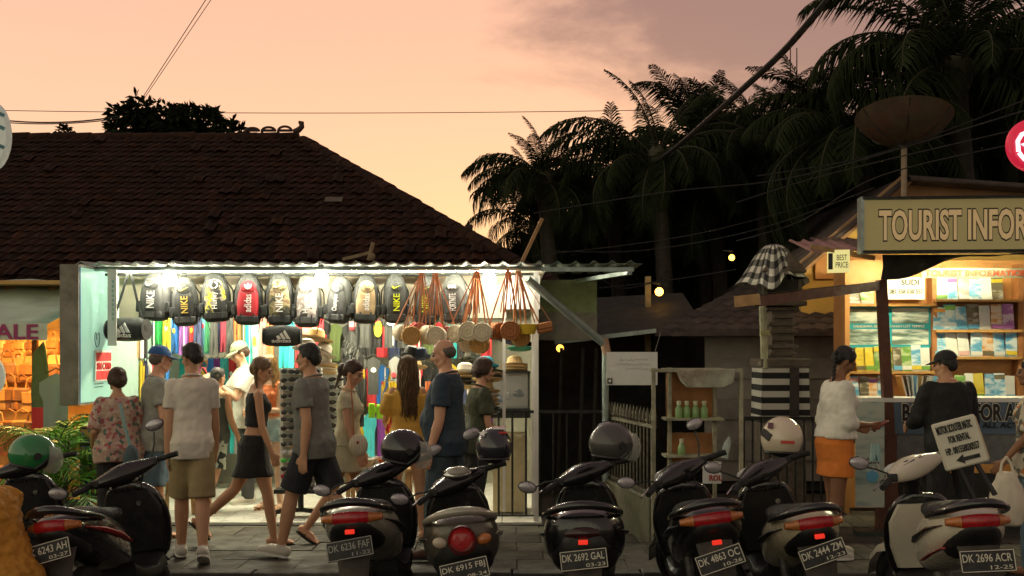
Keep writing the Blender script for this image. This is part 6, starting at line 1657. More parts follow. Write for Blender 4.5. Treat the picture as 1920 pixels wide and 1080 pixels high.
    for sx in (-1, 1):
        hb = MB().tube([S @ Vector((sx * .10, 1.20, hz + .0)), S @ Vector((sx * .20, 1.18, hz + .02)), S @ Vector((sx * .35, 1.10, hz + .01))], .014, 8).build('handlebar', m_blk, t)
        MB().tube([S @ Vector((sx * .235, 1.165, hz + .018)), S @ Vector((sx * .36, 1.098, hz + .01))], .020, 10).build('grip', m_grip, hb)
        MB().tube([S @ Vector((sx * .20, 1.215, hz + .02)), S @ Vector((sx * .26, 1.22, hz + .015)), S @ Vector((sx * .38, 1.16, hz + .0))], .007, 6).build('brake_lever', m_chr, hb)
        MB().box(S @ Vector((sx * .205, 1.175, hz + .02)), (.06, .05, .05)).build('switch_box', m_blk, hb, bevel=.008)
    for sx, elev_, out in mirrors:
        a = S @ Vector((sx * .19, 1.19, hz + .03))
        e = R(elev_); L_ = .20
        b_ = a + S.to_3x3() @ Vector((sx * math.cos(e) * L_, .02, math.sin(e) * L_))
        mr = MB().tube([a, a.lerp(b_, .5) + Vector((sx * .015, 0, .012)), b_], .006, 6).build('mirror', m_dsteel, t)
        n_ = b_ + S.to_3x3() @ Vector((sx * .045 * math.cos(e), -.005, .02 + .03 * max(0, math.sin(e))))
        Mr = Matrix.Rotation(R(steer * .35), 4, 'Z') @ Matrix.Rotation(R(-sx * 16), 4, 'Y')
        MB().ell(n_, (.066, .016, .042), 18, 8, Mr).build('mirror_housing', m_blk, mr)
        MB().ell(n_ + Vector((0, -.010, 0)), (.060, .009, .037), 18, 8, Mr).build('mirror_glass', m_mir, mr)
    for q in range(3):
        MB().tube([S @ Vector((-.16 + q * .15, 1.24, hz)), Vector((-.10 + q * .10, 1.17, hz - .10)), Vector((-.06 + q * .06, 1.22, hz - .22))], .005, 5).build('control_cable', m_grip, t)
    MB().bar((-.09, .80, .20), (-.24, .72, .01), .022, .014).build('side_stand', m_blk, t)
    return t, S
def graphic(t, pts, m, parent_name='decal'):
    MB().tube(pts, .016, 6, flat=.3).build(parent_name, m, t)

S2, _ = scooter('black scooter with red side graphics and plate DK 6243 AH', 128, 6.15, m_gls, m_redg, ('DK 6243 AH', '03-27'), yaw=-1, lean=-7, steer=32, tz=.85, plate_tilt=-9, mirrors=((-1, 0, 8), (1, 62, 8)), body_front=m_gls, reflector=False, hz=1.0, plate_dz=.09)
S3, _ = scooter('black and silver grey scooter with plate DK 6236 FAF', 676, 6.35, m_silver_p, m_blk, ('DK 6236 FAF', '11-22'), yaw=-2, lean=-4, steer=32, tz=.865, tw=.205, plate_tilt=-7, mirrors=((-1, 0, 8), (1, -6, 8)), body_front=m_gls, hz=.97, letter=mat('plate_letter_grey', (.30, .29, .26), .5), plate_dz=.055)
S4, _ = scooter('dark bronze retro scooter with round tail light and plate DK 6915 FBJ', 888, 6.1, m_bronze_p, m_bronze_p, ('DK 6915 FBJ', '08-24'), yaw=4, lean=-5, steer=32, tz=.87, tw=.205, kind='retro', plate_tilt=-7, mirrors=((-1, 4, 10), (1, 80, 8)), body_front=m_gls, reflector=False, hz=.94, dash=True, plate_dz=.045, rail=m_silver_p)
S5, _ = scooter('wide black maxi scooter with plate DK 2692 GAL', 1106, 6.25, m_gls, m_blk, ('DK 2692 GAL', '03-23'), yaw=-5, lean=-3, steer=30, tz=.87, tw=.225, kind='maxi', plate_tilt=-4, mirrors=((-1, 2, 10), (1, 75, 8)), hz=.98, plate_dz=.085)
S6, _ = scooter('black scooter with orange and red tail lamp and plate DK 4863 OC', 1375, 6.2, m_gls, m_blk, ('DK 4863 OC', '10-26'), yaw=-1, lean=-8, steer=32, tz=.89, tw=.205, plate_tilt=-11, mirrors=((1, 70, 8), (-1, 20, 8)), hz=1.0, plate_dz=.0)
S7, _ = scooter('cream and black scooter with plate DK 2444 ZM', 1562, 6.25, m_cream_p, m_blk, ('DK 2444 ZM', '12-23'), yaw=0, lean=-7, steer=30, tz=.855, tw=.19, plate_tilt=-12, mirrors=((-1, 40, 8), (1, 85, 8)), body_front=m_gls, hz=1.0, plate_dz=.06)
S8, S8m = scooter('white scooter with black seat and plate DK 2696 ACR', 1862, 5.6, m_white_p, m_gls, ('DK 2696 ACR', '12-25'), yaw=-7, lean=-4, steer=32, tz=.965, tw=.18, plate_tilt=0, mirrors=((-1, 35, 8),), body_front=m_white_p, hz=1.10, plate_dz=.03, inner=m_white_p, reflector=False)
graphic(S8, [(-.17, .10, .80), (-.19, .30, .73), (-.185, .5, .66)], m_redg)
graphic(S2, [(.16, .12, .80), (.185, .30, .74), (.19, .55, .66)], m_redg)
S1, _ = scooter('dark scooter at the curb beside the mustard shirted person', -70, 6.7, m_gls, m_blk, ('DK', '20'), yaw=4, lean=-4, steer=25, tz=.82, mirrors=((-1, 60, 8),), reflector=False)
# hide nothing: S1 carries a blank plate in the photo's dark edge
for o in list(S1.children_recursive):
    if o.name.startswith('lettering'): bpy.data.objects.remove(o)

# ------------------------------------------------------------------ helmets
def helmet(label, p, m, face, visor=True, tilt=0, s=1.0, deco=None, roll=0):
    """open face helmet, face direction in degrees about z (0 = +y)"""
    t = thing('helmet', label, 'helmet', p, rot=(R(tilt), R(roll), R(face)))
    t.scale = (s, s, s)
    mb = MB(); n, m_ = 28, 12; rows_ = []
    for i in range(m_ + 1):
        a = R(4) + (R(128) - R(4)) * i / m_
        r_ = []
        for k in range(n):
            b = 2 * math.pi * k / n
            ly = math.sin(b)
            aa = a if ly < .25 else R(4) + (R(128 - 46 * min(1, (ly - .25) / .4)) - R(4)) * i / m_
            r_.append((.125 * math.sin(aa) * math.cos(b), .155 * math.sin(aa) * math.sin(b), .135 * math.cos(aa)))
        rows_.append([Vector(v) for v in r_])
    mb.loft(rows_, cap=False); mb.f.append(tuple(range(n)))
    o = mb.build('shell', m, t, sub=1); sd = o.modifiers.new('t', 'SOLIDIFY'); sd.thickness = .018; sd.offset = -1
    MB().tube([rows_[-1][k] for k in range(n)] + [rows_[-1][0]], .009, 6).build('edge_trim', m_blk, t)
    MB().ell((0, -.01, -.005), (.105, .13, .11), 16, 10).build('liner', mat('helmet_liner', (.02, .018, .016), .95), t)
    if visor:
        vr = []
        for i in range(6):
            a = R(58) + R(72) * i / 5
            vr.append([Vector((.140 * math.sin(a) * math.cos(b), (.178 + .035 * i / 5) * math.sin(a) * math.sin(b), .150 * math.cos(a))) for b in [R(28 + 124 * k / 14) for k in range(15)]])
        mb = MB()
        for r_ in vr: mb.v += [tuple(v) for v in r_]
        mb.f = [(i * 15 + k, i * 15 + k + 1, (i + 1) * 15 + k + 1, (i + 1) * 15 + k) for i in range(5) for k in range(14)]
        mb.build('visor', mat('visor_clear', (.55, .58, .52), .08, alpha=.42, var=.05, bump=0, spec=.8), t)
        for sx in (-1, 1): MB().lathe([(0, .01), (.022, .01), (.024, 0)], 14, Matrix.Translation((sx * .125, .02, .0)) @ Matrix.Rotation(R(90 * sx), 4, 'Y')).build('hinge', m_blk, t)
    if deco: deco(t)
    return t
mh = lambda k, c, r_=.15: mat('helmet_' + k, c, r_, var=.08, scale=5, bump=0, coat=.6)
helmet('green helmet with clear visor on the handlebar at the left curb', P(62, 852, 7.0), mh('green', (.02, .20, .06)), -62, tilt=-14, s=1.0)
helmet('glossy black helmet with dark peak on the silver grey scooter', P(757, 843, 7.35), mh('black', (.012, .012, .014)), -75, tilt=-12, s=1.05)
def stars(t):
    m_r = mat('flag_red', (.42, .03, .03), .4, bump=0)
    for i in range(3):
        MB().box((.03, -.05 - .045 * i * .6, .131 - .010 * i * i), (.09, .018, .006), Matrix.Rotation(R(20 + 12 * i), 4, 'X')).build('stripe', m_r if i != 1 else m_pw, t)
    pts = []
    for k in range(10):
        a = math.pi / 2 + k * math.pi / 5; r_ = .034 if k % 2 == 0 else .014; pts.append((r_ * math.cos(a), r_ * math.sin(a)))
    MB().prism(pts, .008, Matrix.Translation((-.085, -.085, .088)) @ Matrix.Rotation(R(-28), 4, 'Z') @ Matrix.Rotation(R(-40), 4, 'X')).build('star', m_pw, t)
helmet('black helmet with white star and red stripes on the bronze scooter', P(926, 838, 7.2), mh('flag', (.02, .022, .03)), 8, visor=False, tilt=-6, s=1.0, deco=stars)
helmet('matte dark grey helmet with clear visor on the maxi scooter', P(1148, 832, 7.15), mh('grey', (.055, .052, .048), .35), -74, tilt=-6, s=1.05)
def stick(t):
    MB().box((-.055, -.138, .02), (.075, .01, .045), Matrix.Rotation(R(-22), 4, 'Z') @ Matrix.Rotation(R(-8), 4, 'X') @ Matrix.Rotation(R(30), 4, 'Y')).build('sticker', m_ink, t)
    MB().box((.07, -.125, -.02), (.08, .01, .018), Matrix.Rotation(R(30), 4, 'Z')).build('red_sticker', mat('sticker_red', (.5, .05, .03), .5), t)
    MB().box((-.03, -.14, .075), (.03, .01, .035), Matrix.Rotation(R(-28), 4, 'X')).build('dark_sticker', mat('sticker_dark', (.12, .04, .06), .5), t)
helmet('cream helmet covered in stickers on the cream scooter', P(1466, 822, 7.1), mh('cream', (.62, .54, .40)), -30, visor=False, tilt=-4, s=1.1, deco=stick)
# rental sign on the white scooter
sg = thing('rental_sign', 'white board reading motor scooter matic for rental on the white scooter', 'sign', P(1800, 830, 6.25), rot=(R(-8), R(-16), R(-10)))
m_sb = mat('rental_board', (.60, .57, .46), .5, var=.08, scale=6, bump=0)
MB().box((0, 0, 0), (.25, .035, .285)).build('board', m_sb, sg, bevel=.012)
MB().box((.1265, 0, 0), (.004, .02, .25)).build('edge_strip', mat('board_edge', (.55, .40, .22), .6), sg)
lettering('MOTOR SCOOTER MATIC', m_ink, sg, (-.01, -.021, .095), .20, .048, bold=.02)
lettering('FOR RENTAL', m_ink, sg, (0, -.021, .030), .12, .042, bold=.02)
lettering('HP. 081558030557', m_ink, sg, (0, -.021, -.035), .19, .042, bold=.02)
MB().prism([(-.075, -.095), (-.03, -.068), (-.03, -.085), (.06, -.085), (.06, -.108), (-.03, -.108), (-.03, -.124)], .004, Matrix.Translation((.02, -.020, 0))).build('arrow', m_ink, sg)
MB().bar((.05, .02, -.12), (.10, .03, -.34), .03, .02).build('bracket', m_blk, sg)
MB().bar((-.05, .02, -.12), (-.02, .03, -.34), .03, .02).build('bracket', m_blk, sg)
# ================================================================== PEOPLE
SK = {'tan': (.52, .28, .16), 'fair': (.62, .38, .25), 'brown': (.24, .11, .055), 'rosy': (.60, .32, .20)}
def skin(k): return mat('skin_' + k, SK[k], .5, var=.08, scale=7, bump=.05)
def hairm(k): return mat('hair_' + k, {'lbrown': (.10, .052, .020), 'black': (.012, .010, .009), 'brown': (.045, .022, .010), 'dblonde': (.14, .08, .035), 'blonde': (.36, .23, .10), 'grey': (.10, .085, .07)}[k], .5, var=.4, scale=30, bump=.5)
MT = [(.455, .050, .045, 0), (.475, .088, .064, -.004), (.53, .094, .066, -.006), (.58, .088, .060, 0), (.63, .085, .058, .004), (.68, .091, .062, .006), (.73, .099, .066, .006), (.78, .102, .058, 0), (.81, .085, .048, -.004), (.83, .052, .040, -.006), (.85, .034, .034, -.002)]
FT = [(.455, .050, .045, 0), (.475, .092, .064, -.006), (.53, .097, .068, -.008), (.58, .080, .056, -.002), (.62, .068, .049, .002), (.67, .072, .052, .004), (.72, .082, .058, .006), (.77, .084, .050, .002), (.80, .070, .042, -.002), (.82, .044, .034, -.004), (.845, .029, .030, -.002)]
def person(label, px, Y, H, face, sex='m', legs=((0, 0, 2), (0, 0, 2)), arms=((0, 6, 10, 0), (0, 6, 10, 0)), lean=0, head=(0, 0), sk='fair',
           top=None, bottom=None, hair=None, shoes=None, z0=0.0, belly=0.0, wide=1.0, group=None, hat_=None, sit=None, roll=0):
    """legs: (thigh forward, knee bend, out) left,right; arms: (forward, out, elbow, inward)"""
    t = thing('person', label, 'person', (PX(px, Y), Y, z0), rot=(0, R(roll), R(face)), group=group)
    T = MT if sex == 'm' else FT
    spine = Vector((0, math.sin(R(lean)), math.cos(R(lean)))); fwd = Vector((0, math.cos(R(lean)), -math.sin(R(lean))))
    ux = Vector((1, 0, 0))
    # forward kinematics
    hipz = 0; J = {}
    for i, s in enumerate((-1, 1)):
        a, k, o = legs[i]
        hip = Vector((s * .048 * H * wide, 0, 0)); sn = math.sin(R(o)) * s; cs = math.cos(R(o))
        d = Vector((sn, cs * math.sin(R(a)), -cs * math.cos(R(a)))); knee = hip + d * .245 * H
        b = a - k; d2 = Vector((sn * .6, math.sin(R(b)), -math.cos(R(b)))).normalized(); ank = knee + d2 * .235 * H
        fp = b * .9 if b < -12 else (b * .6 if b > 10 else 0)
        fd = Vector((s * .10, math.cos(R(fp)), math.sin(R(fp)))).normalized()
        dn = Vector((0, math.sin(R(fp)), -math.cos(R(fp))))
        J[i] = (hip, knee, ank, fd, dn)
    low = min(min((ank + dn * .038 * H - fd * .03 * H).z, (ank + dn * .042 * H + fd * .09 * H).z) for hip, knee, ank, fd, dn in J.values())
    pz = -low if sit is None else sit
    pel = Vector((0, 0, pz))
    def sp(tf): return pel + spine * ((tf - .515) * H)
    for i in J: J[i] = tuple(v + pel for v in J[i][:3]) + J[i][3:]
    A = {}
    shx = (.098 if sex == 'm' else .080) * H * wide
    for i, s in enumerate((-1, 1)):
        a, o, e, inw = arms[i]
        sh = sp(.795) + ux * (s * shx); a += -lean * .0
        d = Vector((s * math.sin(R(o)), math.cos(R(o)) * math.sin(R(a)), -math.cos(R(o)) * math.cos(R(a)))); el = sh + d * .168 * H
        d2 = Vector((s * math.sin(R(o)) * .5, math.sin(R(a + e)), -math.cos(R(a + e))))
        d2 = (Matrix.Rotation(R(s * inw), 3, 'Z') @ d2).normalized(); wr = el + d2 * .148 * H
        A[i] = (sh, el, wr, d2)
    nb_, hd = sp(.83), sp(.865)
    hp, hy = head
    hc = hd + (spine * .055 * H) + fwd * (.012 * H + .02 * H * math.sin(R(hp)))
    HM = Matrix.Translation(hc) @ Matrix.Rotation(R(hy), 4, 'Z') @ Matrix.Rotation(R(-hp - lean * .4), 4, 'X') @ Matrix.Scale(H / 1.76, 4)
    fem = sex == 'f'
    ar = (.030, .0235, .0155) if not fem else (.0235, .019, .0125)
    lg = (.052, .033, .034, .0205) if not fem else (.050, .031, .031, .0185)
    ms = skin(sk)
    def torso(mb, infl=0.0, t0=.455, t1=.86, extra=None):
        rs = []
        for tf, rx, ry, yo in T:
            if tf < t0 - 1e-6 or tf > t1: continue
            bl = belly * math.exp(-((tf - .61) / .06) ** 2)
            rs.append(ring(sp(tf) + fwd * ((yo + bl * .5) * H), ux, fwd, rx * H * wide + infl, (ry + bl * .6) * H * (.5 + wide * .5) + infl, 16, 2.3))
        return rs
    b = MB()
    b.loft(torso(b))
    if fem:
        for s in (-1, 1): b.ell(sp(.725) + ux * (s * .038 * H) + fwd * (.040 * H), .036 * H, 12, 8)
    b.cap(nb_ - spine * .01 * H, hc + Vector((0, 0, -.02 * H)), .034 * H if not fem else .027 * H, .031 * H if not fem else .025 * H)
    for i, s in enumerate((-1, 1)):
        sh, el, wr, d2 = A[i]
        b.cap(sh, el, ar[0] * H * wide ** .5, ar[1] * H); b.cap(el, el.lerp(wr, .35), ar[1] * H, ar[1] * H * 1.02); b.cap(el.lerp(wr, .35), wr, ar[1] * H * 1.0, ar[2] * H)
        # hand: palm, four fingers, thumb
        side = Vector((s, 0, 0)); side = (side - d2 * side.dot(d2)).normalized(); fw = d2.cross(side).normalized()
        if fw.y < 0 and abs(fw.y) > .2: fw = -fw
        hs = H / 1.75 * (1.0 if not fem else .9)
        pc = wr + d2 * .045 * hs
        b.cap(wr, wr + d2 * .02 * hs, .020 * hs, .022 * hs)
        for f in range(4):
            q = pc + fw * ((f - 1.5) * .019 * hs)
            b.cap(wr + fw * ((f - 1.5) * .010 * hs), q + d2 * .03 * hs, .014 * hs, .0125 * hs, 8)
            ln = (.068, .078, .074, .058)[3 - f] * hs
            curl = -side * .35
            kn = q + d2 * .035 * hs + fw * ((f - 1.5) * .003)
            m1 = kn + (d2 + curl * .5).normalized() * ln * .5; m2 = m1 + (d2 + curl * 1.7).normalized() * ln * .5
            b.cap(kn, m1, .0098 * hs, .0088 * hs, 8); b.cap(m1, m2, .0088 * hs, .0075 * hs, 8)
        th0 = wr + d2 * .02 * hs + fw * .024 * hs; th1 = th0 + (d2 * .7 + fw * .75 - side * .2).normalized() * .042 * hs; th2 = th1 + (d2 * 1.0 + fw * .25 - side * .3).normalized() * .032 * hs
        b.cap(th0, th1, .013 * hs, .011 * hs, 8); b.cap(th1, th2, .011 * hs, .009 * hs, 8)
        hip, knee, ank, fd, dn = J[i]
        b.cap(hip + Vector((0, 0, -.02 * H)), knee, lg[0] * H * wide ** .5, lg[1] * H); b.cap(knee, knee.lerp(ank, .32), lg[1] * H, lg[2] * H); b.cap(knee.lerp(ank, .32), ank, lg[2] * H, lg[3] * H)
        heel = ank + dn * .018 * H - fd * .020 * H; toe = ank + dn * .027 * H + fd * .088 * H
        b.cap(heel, ank + dn * .022 * H + fd * .045 * H, .021 * H, .021 * H); b.cap(ank + dn * .022 * H + fd * .045 * H, toe, .021 * H, .013 * H)
        sd = fd.cross(dn).normalized()
        for f in (range(4) if shoes and shoes[0] != 'shoe' else ()): b.cap(toe + sd * ((f - 1.5) * .011 * H) - fd * .015 * H, toe + sd * ((f - 1.5) * .012 * H) + fd * (.014 - .002 * f) * H, .0075 * H, .006 * H, 6)
    # head
    E = lambda c, r, n=14, m=10: b.ell(HM @ Vector(c), tuple(x * H / 1.76 for x in r), n, m, HM.to_3x3().normalized().to_4x4())
    C = lambda p, q, r0, r1: b.cap(HM @ Vector(p), HM @ Vector(q), r0 * H / 1.76, r1 * H / 1.76, 8)
    E((0, -.012, .030), (.072, .090, .083)); E((0, .028, -.022), (.058, .060, .072)); E((0, .040, -.060), (.044, .044, .040))
    C((0, .068, -.088), (0, .060, -.085), .018, .022)
    C((0, .086, .018), (0, .108, -.020), .0085, .0125); C((-.012, .098, -.026), (.012, .098, -.026), .008, .008)
    C((-.034, .074, .026), (.034, .074, .026), .012, .012)
    C((-.018, .086, -.052), (.018, .086, -.052), .0075, .0075); C((-.014, .085, -.063), (.014, .085, -.063), .0075, .0075)
    for s in (-1, 1):
        E((s * .074, -.004, -.012), (.009, .020, .031), 10, 8); E((s * .038, .062, -.022), (.022, .022, .022), 10, 8); C((s * .066, -.01, -.05), (s * .040, .055, -.082), .012, .012)
    b.build('body', ms, t, remesh=.0092, smit=3)
    for s in (-1, 1):
        q = HM @ Vector((s * .030, .0795, .004)); MB().ell(q, .011 * H / 1.76, 10, 8).build('eye', mat('eye_dark', (.10, .085, .075), .2, bump=0), t)
        MB().tube([HM @ Vector((s * .016, .0895, .026)), HM @ Vector((s * .034, .0865, .031)), HM @ Vector((s * .050, .074, .025))], .0042, 6).build('eyebrow', hairm(hair[1] if hair and hair[1] != 'blonde' else 'brown'), t)
    MB().tube([HM @ Vector((-.019, .0935, -.0575)), HM @ Vector((0, .0975, -.0565)), HM @ Vector((.019, .0935, -.0575))], .0028, 5).build('lips', mat('lip', (.30, .10, .08), .5, bump=0), t)
    # hair
    if hair:
        hk, hc_ = hair; hm = hairm(hc_); hb = MB()
        HE = lambda c, r: hb.ell(HM @ Vector(c), tuple(x * H / 1.76 for x in r), 16, 10, HM.to_3x3().normalized().to_4x4())
        if hk == 'short':
            HE((0, -.020, .046), (.078, .090, .080)); HE((0, -.062, .0), (.066, .052, .070)); HE((0, .026, .082), (.060, .050, .036))
            for s in (-1, 1): HE((s * .066, -.012, .022), (.014, .040, .040))
        elif hk == 'fringe':   # cropped, bald crown
            HE((0, -.052, .004), (.072, .054, .058))
            for s in (-1, 1): HE((s * .065, -.026, .008), (.012, .042, .034))
        elif hk == 'bob':
            HE((0, -.022, .046), (.086, .096, .086)); HE((0, -.060, -.010), (.082, .062, .080))
            for s in (-1, 1): HE((s * .070, -.01, .006), (.024, .052, .060))
            HE((0, .026, .084), (.060, .048, .036))
        else:
            HE((0, -.018, .046), (.079, .092, .081)); HE((0, -.060, .0), (.070, .055, .072)); HE((0, .022, .080), (.056, .046, .032))
            for s in (-1, 1): HE((s * .064, -.006, .030), (.020, .050, .046))
        hb.build('hair', hm, t, remesh=.008, smit=2, disp=.009, dscale=.018)
        rr_ = random.Random(int(px))
        if hk == 'braid' or hk == 'braids':
            for s in ((-1, 1) if hk == 'braids' else (1,)):
                br = MB(); base = Vector((s * (.060 if hk == 'braids' else .03), -.055 if hk == 'braids' else -.10, -.02))
                for i in range(9):
                    q = HM @ base + Vector((0, .004 * i if hk == 'braids' else -.003 * i, -.034 * i)); r_ = .021 - .0012 * i
                    for sd in (-1, 1): br.ell(q + Vector((sd * .009, 0, .017 * (sd > 0))), (r_ * .8, r_ * .8, r_ * 1.25), 10, 6, Matrix.Rotation(R(sd * 28), 4, 'Y'))
                br.build('braid', hm, t)
        if hk == 'bun':
            MB().ell(HM @ Vector((0, -.108, -.01)), (.05, .045, .05), 14, 10).build('bun', hm, t, disp=.01, dscale=.02)
            br = MB()
            for i in range(6): br.cap(HM @ Vector((.02 * math.sin(i), -.10, -.03 - .03 * i)), HM @ Vector((.02 * math.sin(i + 1), -.10, -.06 - .03 * i)), .022 - .002 * i, .02 - .002 * i)
            br.build('tail', hm, t)
        if hk == 'long':
            st = MB(); L_ = .50
            for i in range(330):
                a = rr_.uniform(20, 340) - 180; a = R(a - 90) if False else R(rr_.uniform(-160, -20)) if rr_.random() < .72 else R(rr_.choice((rr_.uniform(-20, 18), rr_.uniform(162, 200))))
                st0 = Vector((.074 * math.cos(a), -.016 + .090 * math.sin(a), rr_.uniform(.0, .09)))
                st0.x *= .98; pts = []; ph = rr_.uniform(0, 6); am = rr_.uniform(.004, .014); ln = L_ * rr_.uniform(.75, 1.0)
                for k in range(9):
                    u = k / 8
                    base = HM @ (st0 * (1 + .34 * min(1, u * 2)))
                    pts.append(base + Vector((am * math.sin(u * 9 + ph), am * math.cos(u * 8 + ph) - .02 * u, -ln * u)))
                st.tube(pts, [.0065 * (1 - .65 * k / 8) for k in range(9)], 4, cap=False)
            st.build('strands', hm, t)
    if hat_:
        kind, mk = hat_
        cb = MB(); rows_ = []
        for i in range(7):
            a = R(88) * i / 6
            rows_.append([HM @ Vector((.086 * math.cos(a) * math.cos(q), -.016 + .104 * math.cos(a) * math.sin(q), .045 + .092 * math.sin(a))) for q in [2 * math.pi * k / 20 for k in range(20)]])
        cb.loft(rows_); cb.build('cap', mk, t)
        vb = MB(); up, lo = [], []
        for k in range(13):
            q = R(15 + 150 * k / 12)
            up.append(HM @ Vector((.084 * math.cos(q), -.016 + .100 * math.sin(q), .052))); lo.append(HM @ Vector((.092 * math.cos(q), .0 + .165 * math.sin(q) , .038 - .010 * math.sin(q))))
        vb.v = [tuple(v) for v in up + lo]; vb.f = [(k, k + 1, 13 + k + 1, 13 + k) for k in range(12)]
        o = vb.build('visor', mk, t); o.modifiers.new('t', 'SOLIDIFY').thickness = .006
    # clothes
    if top:
        kind, mk = top[0], top[1]
        loose = top[2] if len(top) > 2 else .018
        hem = top[3] if len(top) > 3 else .475
        c = MB(); rs = []
        lowt = [q for q in T if q[0] >= max(hem, .475) - .001 and q[0] <= (.835 if kind in ('tee', 'shirt') else .80)]
        for tf, rx, ry, yo in lowt:
            bl = belly * math.exp(-((tf - .61) / .06) ** 2)
            k_ = loose * (1.15 if tf < .66 else (.75 if tf < .79 else .35))
            if kind in ('tee', 'shirt') and .56 < tf < .66: rx = rx * .45 + .55 * .094
            if kind in ('tee', 'shirt', 'tank') and tf < .56: k_ += .014
            rs.append(ring(sp(tf) + fwd * ((yo + bl * .5) * H), ux, fwd, rx * H * wide + k_, (ry + bl * .62) * H * (.5 + wide * .5) + k_, 18, 2.3))
        if hem < .475:
            tf, rx, ry, yo = T[1]
            rs.insert(0, ring(sp(hem), ux, fwd, rx * H * wide + loose * 1.2 + .016, ry * H * (.5 + wide * .5) + loose * 1.2 + .016, 18, 2.3))
        if hem > .5:
            tf = hem
            lo_, hi_ = max(q for q in T if q[0] <= hem), min(q for q in T if q[0] > hem)
            f_ = (hem - lo_[0]) / (hi_[0] - lo_[0]); rx, ry = (lo_[1] + (hi_[1] - lo_[1]) * f_), (lo_[2] + (hi_[2] - lo_[2]) * f_)
            rs.insert(0, ring(sp(hem), ux, fwd, rx * H * wide + loose, ry * H * wide + loose, 18, 2.3))
        c.loft(rs)
        if fem:
            for s in (-1, 1): c.ell(sp(.725) + ux * (s * .038 * H) + fwd * (.040 * H), .036 * H + loose * .55, 12, 8)
        if kind in ('tee', 'shirt'):
            fr = top[4] if len(top) > 4 else .62
            for i in (0, 1):
                sh, el, wr, d2 = A[i]
                r0 = ar[0] * H * wide ** .5
                s_ = -1 if i == 0 else 1
                c.ell(sh + ux * (-s_ * .004) , r0 + loose * .55, 12, 8)
                c.cap(sh, sp(.80) + ux * (s_ * .05 * H), r0 * .9 + loose * .4, r0 * .9 + loose * .3)
                if fr <= 1: c.tube([sh, sh.lerp(el, fr * .5), sh.lerp(el, fr)], [r0 + loose * .6, r0 + loose * .75, r0 + loose * .9], 14)
                else: c.tube([sh, el], [r0 + loose * .6, ar[1] * H + loose * .9], 14); c.ell(el, ar[1] * H + loose * .9); c.tube([el, el.lerp(wr, fr - 1)], [ar[1] * H + loose * .9, ar[2] * H + loose * .8], 14)
        elif kind == 'straps':
            for s in (-1, 1): c.cap(sp(.79) + ux * (s * .06 * H) + fwd * .03 * H, sp(.815) + ux * (s * .058 * H), .018, .016); c.cap(sp(.79) + ux * (s * .06 * H) - fwd * .03 * H, sp(.815) + ux * (s * .058 * H), .018, .016)
        elif kind == 'bardot':    # off shoulder
            for i in (0, 1):
                sh, el, wr, d2 = A[i]; c.tube([sh.lerp(el, .1), sh.lerp(el, .5), sh.lerp(el, .8)], [ar[0] * H + .03, ar[0] * H + .045, ar[0] * H + .03], 14)
        c.build({'tee': 't_shirt', 'shirt': 'shirt', 'tank': 'tank_top', 'straps': 'top', 'bardot': 'blouse'}[kind], mk, t, remesh=.010, smit=3, disp=.024, dscale=.085)
    if top and top[0] == 'tee':
        cr_ = ring(sp(.832) + fwd * (-.004 * H), ux, (fwd - spine * .25).normalized(), .050 * H * (wide if not fem else .86), .042 * H, 20, 2.1)
        MB().tube(cr_ + [cr_[0]], .009, 6).build('collar', top[1], t)
    if bottom:
        kind, mk = bottom[0], bottom[1]; c = MB()
        wst = bottom[3] if len(bottom) > 3 else .585
        ln = bottom[2]
        rows_ = [q for q in T if q[0] <= wst]
        if kind in ('shorts', 'pants'):
            c.loft([ring(sp(tf) + fwd * (yo * H), ux, fwd, rx * H * wide + .013, ry * H * (.5 + wide * .5) + .013, 16, 2.3) for tf, rx, ry, yo in rows_])
            for i in (0, 1):
                hip, knee, ank, fd, dn = J[i]; r0 = lg[0] * H * wide ** .5 + .016
                if kind == 'shorts':
                    c.tube([hip, hip.lerp(knee, ln * .5), hip.lerp(knee, ln)], [r0, r0 * .98 + .006, r0 * .94 + .014 + (1 - ln) * .01], 16)
                else:
                    c.tube([hip, hip.lerp(knee, .5)], [r0, r0 * .92], 16); c.cap(hip.lerp(knee, .5), knee, r0 * .90, lg[1] * H + .022); c.cap(knee, knee.lerp(ank, .4), lg[1] * H + .022, lg[2] * H + .022)
                    c.tube([knee.lerp(ank, .3), ank + dn * .012 * H], [lg[2] * H + .022, lg[3] * H + .032], 14)
        else:
            rs = [ring(sp(tf) + fwd * (yo * H), ux, fwd, rx * H * wide + .016, ry * H * (.5 + wide * .5) + .018, 20, 2.2) for tf, rx, ry, yo in rows_ if tf > .48]
            k0, k1 = J[0][0].lerp(J[0][1], ln), J[1][0].lerp(J[1][1], ln)
            for f_ in (.5, 1.0):
                a0, a1 = J[0][0].lerp(J[0][1], ln * f_), J[1][0].lerp(J[1][1], ln * f_); cc = (a0 + a1) / 2
                rs.insert(0, ring(cc, ux, Vector((0, 1, 0)), abs(a1.x - a0.x) / 2 + lg[0] * H * wide * 1.02 + (.026 if kind == 'flare' else .016), abs(a1.y - a0.y) / 2 + lg[0] * H * wide * 1.02 + (.026 if kind == 'flare' else .016), 20, 2.2))
            c.loft(rs)
        c.build({'shorts': 'shorts', 'pants': 'trousers', 'skirt': 'skirt', 'flare': 'skirt'}[kind], mk, t, remesh=.010, smit=3, disp=.013, dscale=.09)
